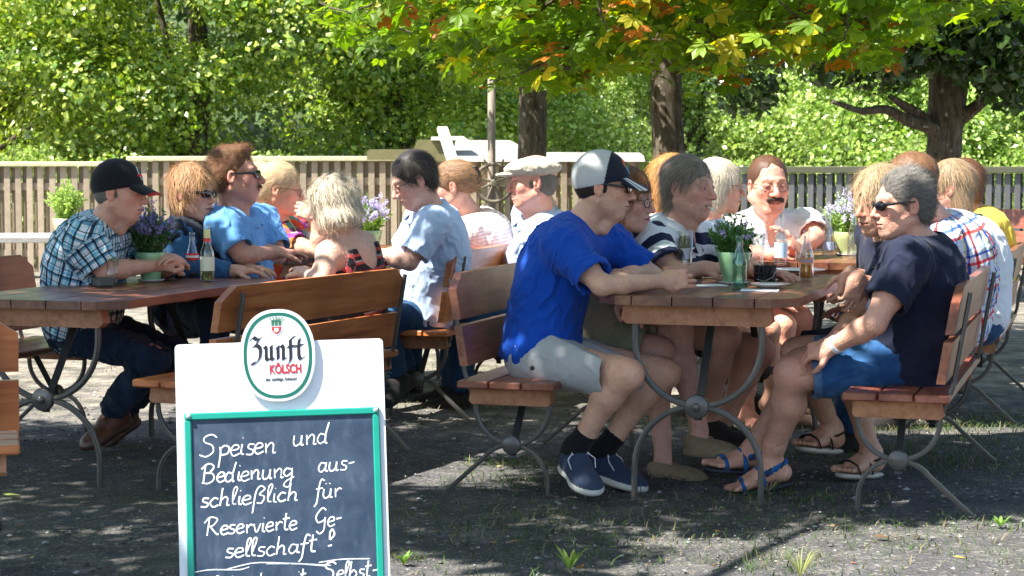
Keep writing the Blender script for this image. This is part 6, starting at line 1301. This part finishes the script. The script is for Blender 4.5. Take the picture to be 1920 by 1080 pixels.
def blond_woman_r():
    b = person('blond woman in navy clothes and black sandals, face half hidden by grey haired woman', sp(P=A(1672,628,7.42), N=A(1668,445,7.30), H=A(1650,378,7.18), yaw=185, hyaw=212, hpitch=10, fem=True, arm=.95, eL=A(1638,545,7.1), wL=A(1606,520,7.02), hL=((-.25, -.2, -1), (-.5, 1, 0)), cL=.85, hd=.9, eR=A(1640,530,7.5), wR=A(1596,512,7.15), hR=((-.3, -.1, -1), (-.6, 1, 0)), cR=.85,
        kL=A(1492,662,7.22), kR=A(1570,670,7.55), aL=A(1560,800,7.48), tL=A(1508,826,7.36), aR=A(1634,845,7.45), tR=A(1575,880,7.32), haircol=(.35, .24, .13)), skin=(.50, .27, .185), feet='bare', h=.005, hf=.0035)
    shirt(b, b.root, _cloth_col('navy_jersey', (.010, .014, .035)), 'blouse', .7, h=.007); trousers(b, b.root, _cloth_col('navy_cotton', (.010, .013, .032)), 'shorts', frac=.88, h=.006)
    hair(b, b.root, [((-.018, 0, .042), (.118, .102, .104)), ((-.03, 0, -.03), (.092, .104, .085))], [((.124, 0, -.045), (.086, .080, .092))], floor=-.095, col=(.42, .29, .17), N=1600, length=.06, flow=(.1, 0, -1), lift=.25, ears=False, var=.4, h=.005); eyes(b, b.root)
    [sandal(b, b.root, k, (.55, .5, .42), (.015, .013, .012), wedge=.032) for k in 'RL']
def plaid_r_man():
    b = person('man with short reddish brown hair in white, red and blue checked shirt, from behind', sp(P=A(1783,610,8.15), N=A(1758,425,8.1), H=A(1705,348,8.0), yaw=170, hyaw=155, hpitch=14, s=1.1, sw=.19, fat=.03, hunch=.07, haircol=(.2,.1,.05)), skin=(.5, .25, .18), h=.007, hf=.0035)
    shirt(b, b.root, MAT['plaid_red'], 'checked_shirt', .8, hem=-.12, d=.022, amp=.010, h=.006, seed=21); collar(b, b.root, _cloth_col('pale_blue_collar', (.25, .42, .62)), r=.078); trousers(b, b.root, MAT['jeans_mid'], 'trousers', full=True, h=.01)
    hair(b, b.root, [((-.020, 0, .036), (.104, .085, .094))], [((.112, 0, -.03), (.085, .10, .09)), ((.03, 0, -.11), (.10, .09, .08))], floor=-.06, col=(.24, .12, .06), N=2200, length=.016, lift=.5, var=.35, grav=.1)
def white_t():
    b = person('person with streaky blond hair in white shirt, right behind the red blue checked shirt', sp(P=A(1828,600,8.9), N=A(1802,425,8.9), H=A(1778,352,8.9), yaw=178, hyaw=165, s=1.05, fem=True, fat=.03, hunch=.05), skin=(.5, .26, .19), h=.008, hf=.004)
    shirt(b, b.root, _cloth_col('white_pique', (.74, .74, .78)), 'shirt', .8, hem=-.14, d=.02, h=.007, seed=22); collar(b, b.root, _cloth_col('teal_collar', (.05, .14, .18)), r=.08); trousers(b, b.root, MAT['jeans_mid'], 'trousers', full=True, h=.012)
    hair(b, b.root, [((-.02, 0, .036), (.108, .090, .098)), ((-.045, 0, -.035), (.07, .085, .075))], [((.118, 0, -.04), (.080, .09, .09))], floor=-.09, col=(.36, .25, .15), N=1500, length=.05, flow=(-.3, 0, -1), lift=.15, ears=False, h=.006, var=.5)
def yellow():
    b = person('person with brown hair in a yellow polo shirt, farthest on the right bench row', sp(P=A(1842,545,9.9), N=A(1828,412,9.9), H=A(1800,346,9.9), yaw=178, hyaw=170, s=1.05, hunch=.05, eL=A(1830,500,9.7)), skin=(.5, .26, .19), h=.009, hf=.0045)
    shirt(b, b.root, _cloth_col('yellow_pique', (.72, .50, .05)), 'polo_shirt', .8, hem=-.14, d=.02, h=.008, seed=23); collar(b, b.root, _cloth_col('yellow_pique', 0), r=.08); trousers(b, b.root, MAT['jeans_mid'], 'trousers', full=True, h=.012)
    hair(b, b.root, [((-.02, 0, .036), (.108, .090, .100)), ((-.045, 0, -.03), (.07, .085, .075))], [((.118, 0, -.04), (.080, .09, .09))], floor=-.075, col=(.14, .06, .03), N=1300, length=.05, flow=(-.4, 0, -1), lift=.15, h=.006)
def cap_man():
    b = person('man in blue and white plaid shirt, dark jeans and black cap at left', sp(P=A(150,612,8.2), N=A(196,425,8.12), H=A(224,360,8.08), yaw=-6, hyaw=-8, hpitch=6, s=1.02, sw=.185, fat=.03, hunch=.06, shR=A(158,452,7.92), shL=A(250,438,8.32), eR=A(196,508,7.92), wR=A(296,497,8.20), hR=((.75, .45, .25), (.2, .6, -1)), cR=.9, eL=A(300,505,8.35), wL=A(334,494,8.28), hL=((-.3, -.8, .35), (-.4, 0, -1)), cL=.8,
        kR=A(290,668,7.92), kL=A(322,662,8.2), aR=A(212,768,8.12), aL=A(228,768,8.38), tR=A(166,822,8.02), tL=A(196,812,8.3), haircol=(.25, .23, .2), nose=1.05, stubble=.15), skin=(.52, .27, .20), h=.005, hf=.003)
    shirt(b, b.root, MAT['plaid_blue'], 'plaid_shirt', .84, hem=-.14, d=.024, amp=.010, h=.0055, seed=31); collar(b, b.root, MAT['plaid_blue'], r=.076); trousers(b, b.root, MAT['jeans'], 'jeans', full=True, d=.02, amp=.01, h=.0065, seed=32)
    hair(b, b.root, [((-.024, 0, .006), (.092, .0805, .086))], [((.10, 0, -.03), (.088, .09, .10)), ((.0, 0, -.11), (.09, .09, .060))], floor=-.058, col=(.22, .20, .18), N=700, length=.016, lift=.1)
    def cf(q, brim=False):
        c = np.tile((.010, .011, .016), (len(q), 1)).astype(float)
        if brim: r = np.hypot(q[:, 0]-.07, q[:, 1]); c[(r > .093)] = (.5, .02, .03); return c
        e = np.hypot((q[:, 1]+.012)/.026, (q[:, 2]-.085)/.026); c[(np.abs(e-.95) < .14) & (q[:, 0] > .04)] = (.55, .6, .66); c[(np.abs(q[:, 2]-.078) < .005) & (q[:, 0] > .04) & (np.abs(q[:, 1]-.0) < .026)] = (.6, .03, .05); return c
    ball_cap(b, b.root, cf); eyes(b, b.root)
    for k in 'RL': shoe(b, b.root, k, (.09, .035, .022), (.05, .025, .02), name='boot', mat='attr')
def navy_jacket():
    b = person('woman with short reddish blond hair and sunglasses in a navy jacket with denim sleeves', sp(P=A(352,585,8.75), N=A(360,428,8.75), H=A(362,362,8.72), yaw=-18, hyaw=-28, hpitch=4, fem=True, sw=.16, fat=.03, bust=1, eR=A(345,500,8.5), wR=A(440,508,8.5), hR=((1, 0, 0), (0, 0, -1)), eL=A(440,480,8.9), wL=A(455,503,8.65), hL=((1, -.2, 0), (0, 0, -1)), kR=A(400,590,8.3), haircol=(.3, .18, .1), lip=(.42, .14, .14)), skin=(.53, .29, .22), h=.006, hf=.003)
    shirt(b, b.root, _cloth_col('denim_sleeves', (.03, .10, .24)), 'denim_shirt', long=.92, hem=-.1, d=.016, amp=.009, h=.006, seed=41); collar(b, b.root, _cloth_col('denim_sleeves', 0), r=.074); S = shirt(b, b.root, _cloth_col('navy_quilt', (.006, .010, .022)), 'vest', 0, hem=-.12, neck='v', d=.028, amp=.008, h=.007, seed=42)
    trousers(b, b.root, MAT['jeans'], 'jeans', full=True, h=.009); hair(b, b.root, [((-.018, 0, .042), (.116, .098, .102)), ((-.04, 0, -.03), (.075, .092, .08))], [((.120, 0, -.035), (.084, .088, .090))], floor=-.095, col=(.50, .29, .15), N=2200, length=.045, flow=lambda q: np.stack([.3-q[:, 0]*2, q[:, 1]*4, -.7+0*q[:, 2]], 1), lift=.5, var=.35, tips=((.22, .13, .08), .0, .06), grav=.2); glasses(b, b.root)
def blue_shirt_man():
    b = person('man with upswept brown hair and sunglasses in light blue shirt, arms folded', sp(P=A(440,570,9.0), N=A(443,402,8.92), H=A(442,330,8.88), yaw=-4, hyaw=2, hpitch=-3, s=1.06, sw=.195, fat=.035, hunch=.04, shR=A(415,425,8.7), shL=A(490,415,9.15), eR=A(452,478,8.62), wR=A(515,474,8.80), hR=((.8, .6, 0), (0, 0, -1)), cR=.4, eL=A(522,478,9.05), wL=A(470,468,8.88), hL=((-.9, -.3, 0), (0, 0, -1)), cL=.4, haircol=(.16, .08, .04), nose=1.1), skin=(.50, .24, .18), h=.0055, hf=.003)
    shirt(b, b.root, _cloth_col('light_blue_cotton', (.13, .33, .68)), 'shirt', .86, hem=-.12, d=.02, amp=.010, h=.006, seed=51); collar(b, b.root, _cloth_col('light_blue_cotton', 0), r=.08); trousers(b, b.root, MAT['jeans'], 'jeans', full=True, h=.01)
    hair(b, b.root, [((-.022, 0, .046), (.100, .084, .096)), ((-.045, 0, -.0), (.072, .080, .083)), ((.03, 0, .105), (.045, .045, .028))], [((.112, 0, -.02), (.080, .10, .095)), ((.03, 0, -.11), (.10, .09, .075))], floor=-.07, col=(.19, .09, .045), N=2400, length=.030, flow=lambda q: np.stack([.2-1.2*(q[:, 0] < 0), 0*q[:, 1], .9*(q[:, 2] > .05)-.5], 1), lift=.45, var=.4, grav=.05)
    hair(b, b.root, [((.102, .014, -.050), (.006, .018, .0045)), ((.102, -.014, -.050), (.006, .018, .0045))], col=(.16, .09, .05), N=250, length=.010, flow=(.3, 0, -.8), lift=.3, name='moustache', h=.0025, bump=.001, ears=False); glasses(b, b.root)
def floral_woman():
    b = person('blond woman with spectacles in colourful flowered top, hand at her mouth', sp(P=A(530,560,9.85), N=A(528,425,9.75), H=A(527,355,9.68), yaw=-8, hyaw=-4, hpitch=8, fem=True, s=1.02, bust=1, sw=.155, eR=A(600,470,9.5), wR=A(592,405,9.5), hR=((-.75, .1, .3), (-.5, .9, 0)), cR=1.1, eL=A(600,470,9.9), wL=A(640,470,9.8), haircol=(.4, .3, .2)), skin=(.56, .29, .20), h=.006, hf=.003)
    shirt(b, b.root, MAT['floral'], 'flowered_top', .55, hem=-.12, neck='v', d=.018, amp=.008, h=.007, seed=61); collar(b, b.root, _cloth_col('pale_scarf', (.5, .6, .68)), r=.078); trousers(b, b.root, MAT['jeans_mid'], 'trousers', full=True, h=.012)
    hair(b, b.root, [((-.02, 0, .042), (.112, .092, .102)), ((-.055, 0, -.01), (.065, .075, .075)), ((-.105, 0, -.02), (.04, .04, .05))], [((.120, 0, -.035), (.080, .10, .09)), ((.03, 0, -.11), (.10, .09, .075))], floor=-.09, col=(.62, .46, .28), N=1500, length=.05, flow=(-.9, 0, -.35), lift=.15, var=.4, h=.005); glasses(b, b.root, 'clear', (.1, .05, .03))
def wavy_woman():
    b = person('woman with wavy pale blond hair almost hidden behind the light blue shirt', sp(P=A(492,545,10.3), N=A(492,425,10.2), H=A(494,352,10.15), yaw=0, hyaw=0, fem=True), skin=(.56, .3, .22), h=.01, hf=.006)
    shirt(b, b.root, _cloth_col('pink_white_blouse', (.7, .55, .52)), 'blouse', .8, h=.009, seed=62); trousers(b, b.root, MAT['jeans_mid'], 'trousers', full=True, h=.014)
    hair(b, b.root, [((-.02, 0, .040), (.115, .100, .105)), ((-.04, 0, -.06), (.085, .105, .12))], [((.125, 0, -.045), (.078, .075, .10))], floor=-.17, col=(.66, .50, .32), N=1500, length=.07, flow=(-.1, 0, -1), lift=.3, ears=False, h=.006)
def halter_woman():
    b = person('woman with silver blond bob in red and black halter top, seen from behind', sp(P=A(664,590,8.15), N=A(646,448,8.12), H=A(621,386,8.08), yaw=150, hyaw=164, hpitch=14, fem=True, sw=.138, fat=.0, s=.92, hunch=.02, eL=A(600,530,7.85), wL=A(575,512,8.0), eR=A(650,505,8.4), wR=A(630,490,8.6), haircol=(.35, .33, .30)), skin=(.52, .32, .25), h=.005, hf=.003)
    S = SDF(); b.torso(S, .010); S.cut(ell(b.P+b.U*(b.L*.98)-b.Fw*.10, (b.Fw, b.Rt, b.U), (.12, .075, .13)), .01); [S.cut(ell(b.sh[k], (b.Fw, b.Rt, b.U), (.09, .055, .10)), .01) for k in 'RL']; S.keep(b.P+b.U*(b.L*.90), -b.U); S.keep(b.P-b.U*.10, b.U)
    v, F = S.mesh(.006); v = cloth_disp(v, F, .004, 71); raw_mesh('halter_top', v-b.org, F, MAT['halter'], b.root, col=np.ones((len(v), 3)), vec=torso_pc(b, v))
    m = MB(); nk = b.N+b.U*.055-b.Fw*.015
    for sg in (-1, 1):
        m.sweep(smooth_path([nk-b.Fw*.064, nk-b.Fw*.045+b.Rt*sg*.050-b.U*.01, b.N+b.Rt*sg*.075+b.Fw*.03-b.U*.005, b.N+b.Rt*sg*.085+b.Fw*.085-b.U*.06, b.P+b.U*b.L*.74+b.Rt*sg*.10+b.Fw*.10], 5), .0038, 6, col=(.015, .012, .012))
        m.sweep(smooth_path([b.N+b.Rt*sg*.075+b.Fw*.03-b.U*.02, b.N+b.Rt*sg*.10-b.Fw*.06-b.U*.06, b.N+b.Rt*sg*.145-b.Fw*.10-b.U*.13, b.P+b.U*b.L*.56+b.Rt*sg*.165-b.Fw*.03], 5), .010, prof=[(-1, -.2), (1, -.2), (1, .2), (-1, .2)], col=(.30, .04, .05))
    o = m.build('straps', MAT['attr'], b.root); o.data.transform(Matrix.Translation(-Vector(b.org))); trousers(b, b.root, MAT['halter'], 'skirt', frac=.8, h=.009)
    hair(b, b.root, [((-.022, 0, .042), (.122, .112, .108)), ((-.030, 0, -.035), (.112, .125, .078))], [((.128, 0, -.055), (.075, .070, .09)), ((-.02, 0, -.125), (.085, .10, .045))], floor=-.105, col=(.60, .52, .41), N=4600, length=.060, flow=lambda q: np.stack([-.25-q[:, 0], q[:, 1]*2.5, -1+0*q[:, 0]], 1), lift=.12, var=.55, tips=((.13, .09, .07), -.03, .06), ears=False, grav=-.1, wid=.003, bump=.007, freq=(34, 34, 9))
def polo_man():
    b = person('dark haired man in white polo shirt and jeans with bowed head', sp(P=A(808,582,9.28), N=A(800,395,9.15), H=A(776,338,9.05), yaw=184, hyaw=196, hpitch=26, s=1.02, sw=.18, fat=.02, hunch=.06, shL=A(812,420,8.93), shR=A(790,410,9.38), eL=A(768,492,8.88), wL=A(700,478,8.98), hL=((-1, .1, .05), (0, 0, -1)), cL=.5, eR=A(752,480,9.45), wR=A(705,476,9.3), kL=A(712,592,9.05), kR=A(722,588,9.4), aL=A(742,700,9.15), aR=A(760,690,9.5), tL=A(728,735,9.05), tR=A(740,720,9.4), haircol=(.05, .035, .03), nose=1.05), skin=(.50, .27, .21), h=.0055, hf=.003)
    wm = _cloth_col('pale_blue_white_pique', (.46, .58, .80)); shirt(b, b.root, wm, 'polo_shirt', .80, hem=-.14, d=.022, amp=.008, h=.006, seed=81); collar(b, b.root, wm, r=.078); trousers(b, b.root, MAT['jeans_mid'], 'jeans', full=True, d=.02, h=.008)
    hair(b, b.root, [((-.022, 0, .042), (.108, .090, .098)), ((-.045, 0, -.0), (.075, .084, .085))], [((.112, 0, -.03), (.085, .10, .095)), ((.03, 0, -.11), (.10, .09, .075))], floor=-.072, col=(.045, .036, .034), N=2200, length=.04, flow=(-.3, .2, -.8), lift=.22, var=.6); glasses(b, b.root, 'clear', (.03, .03, .04))
    [shoe(b, b.root, k, (.02, .02, .022), (.02, .02, .02)) for k in 'RL']
def bun_woman():
    b = person('woman with pinned up brown hair and black hair clip in pale striped top', sp(P=A(898,560,9.95), N=A(888,412,9.9), H=A(848,350,9.85), yaw=165, hyaw=175, hpitch=12, fem=True, fat=.03, s=1.05, hunch=.06), skin=(.52, .28, .21), h=.008, hf=.004)
    shirt(b, b.root, MAT['fine_stripe'], 'striped_top', .7, hem=-.12, neck='wide', d=.02, h=.007, seed=91); trousers(b, b.root, MAT['jeans_mid'], 'trousers', full=True, h=.012)
    o = hair(b, b.root, [((-.02, 0, .036), (.108, .088, .098)), ((-.09, 0, .01), (.05, .05, .055))], [((.115, 0, -.035), (.080, .10, .09)), ((.03, 0, -.11), (.10, .09, .075))], floor=-.075, col=(.34, .20, .11), N=1500, length=.05, flow=(-1, 0, .2), lift=.15, var=.5)
    m = MB(); H = b.head; m.sweep([H.p(-.105-.028*math.cos(a), .02+.0*a, .03+.045*math.sin(a)) for a in np.linspace(-1.3, 1.3, 9)], .010, 8, col=(.01, .01, .015)); m.sweep([H.p(-.115-.030*math.cos(a), -.02, .03+.045*math.sin(a)) for a in np.linspace(-1.3, 1.3, 9)], .009, 8, col=(.01, .01, .015)); q = m.build('hair_clip', MAT['attr_gloss'], o); q.data.transform(Matrix.Translation(-Vector(b.org)))
def flatcap_man():
    b = person('grey haired man with cream flat cap and pale blue shirt, looking left', sp(P=A(1008,570,9.75), N=A(1008,408,9.62), H=A(1000,342,9.58), yaw=190, hyaw=184, hpitch=2, s=1.10, sw=.175, fat=.02, hunch=.05, eL=A(975,490,9.75), wL=A(930,490,9.8), eR=A(985,490,9.9), wR=A(935,492,9.95), haircol=(.25, .22, .19)), skin=(.56, .26, .19), h=.007, hf=.003)
    cm = _cloth_col('pale_blue_cotton', (.42, .54, .76)); shirt(b, b.root, cm, 'shirt', .85, hem=-.12, d=.022, amp=.010, h=.0065, seed=95); collar(b, b.root, cm, r=.078); trousers(b, b.root, MAT['jeans_mid'], 'trousers', full=True, h=.012)
    hair(b, b.root, [((-.026, 0, .002), (.090, .082, .084))], [((.10, 0, -.03), (.092, .09, .10)), ((.0, 0, -.11), (.09, .09, .060))], floor=-.062, col=(.22, .20, .18), N=900, length=.022, lift=.15, var=.4)
    H = b.head; S = SDF(); S.u(H.e((-.012, 0, .066), (.118, .098, .050)), .02); S.u(H.e((.070, 0, .062), (.062, .080, .022)), .03); S.u(H.e((.112, 0, .040), (.060, .060, .009)), .01); S.keep(H.p(0, 0, .026), H.u+H.f*.02); v, F = S.mesh(.0035); v = cloth_disp(v, F, .004, 97, (14, 14, 14)); raw_mesh('flat_cap', v-b.org, F, _cloth_col('cream_tweed', (.44, .40, .33)), b.root, col=np.ones((len(v), 3)))
import os
_all = [blue_man, navy_woman, striped_man, glasses_woman, moustache_man, ginger_woman, white_woman, blond_woman_r, plaid_r_man, white_t, yellow, cap_man, navy_jacket, blue_shirt_man, floral_woman, wavy_woman, halter_woman, polo_man, bun_woman, flatcap_man]
for f in _all: f()
for b in PEOPLE:
    if not b.shod: [shoe(b, b.root, k, (.03, .026, .024), (.05, .045, .04)) for k in 'RL']
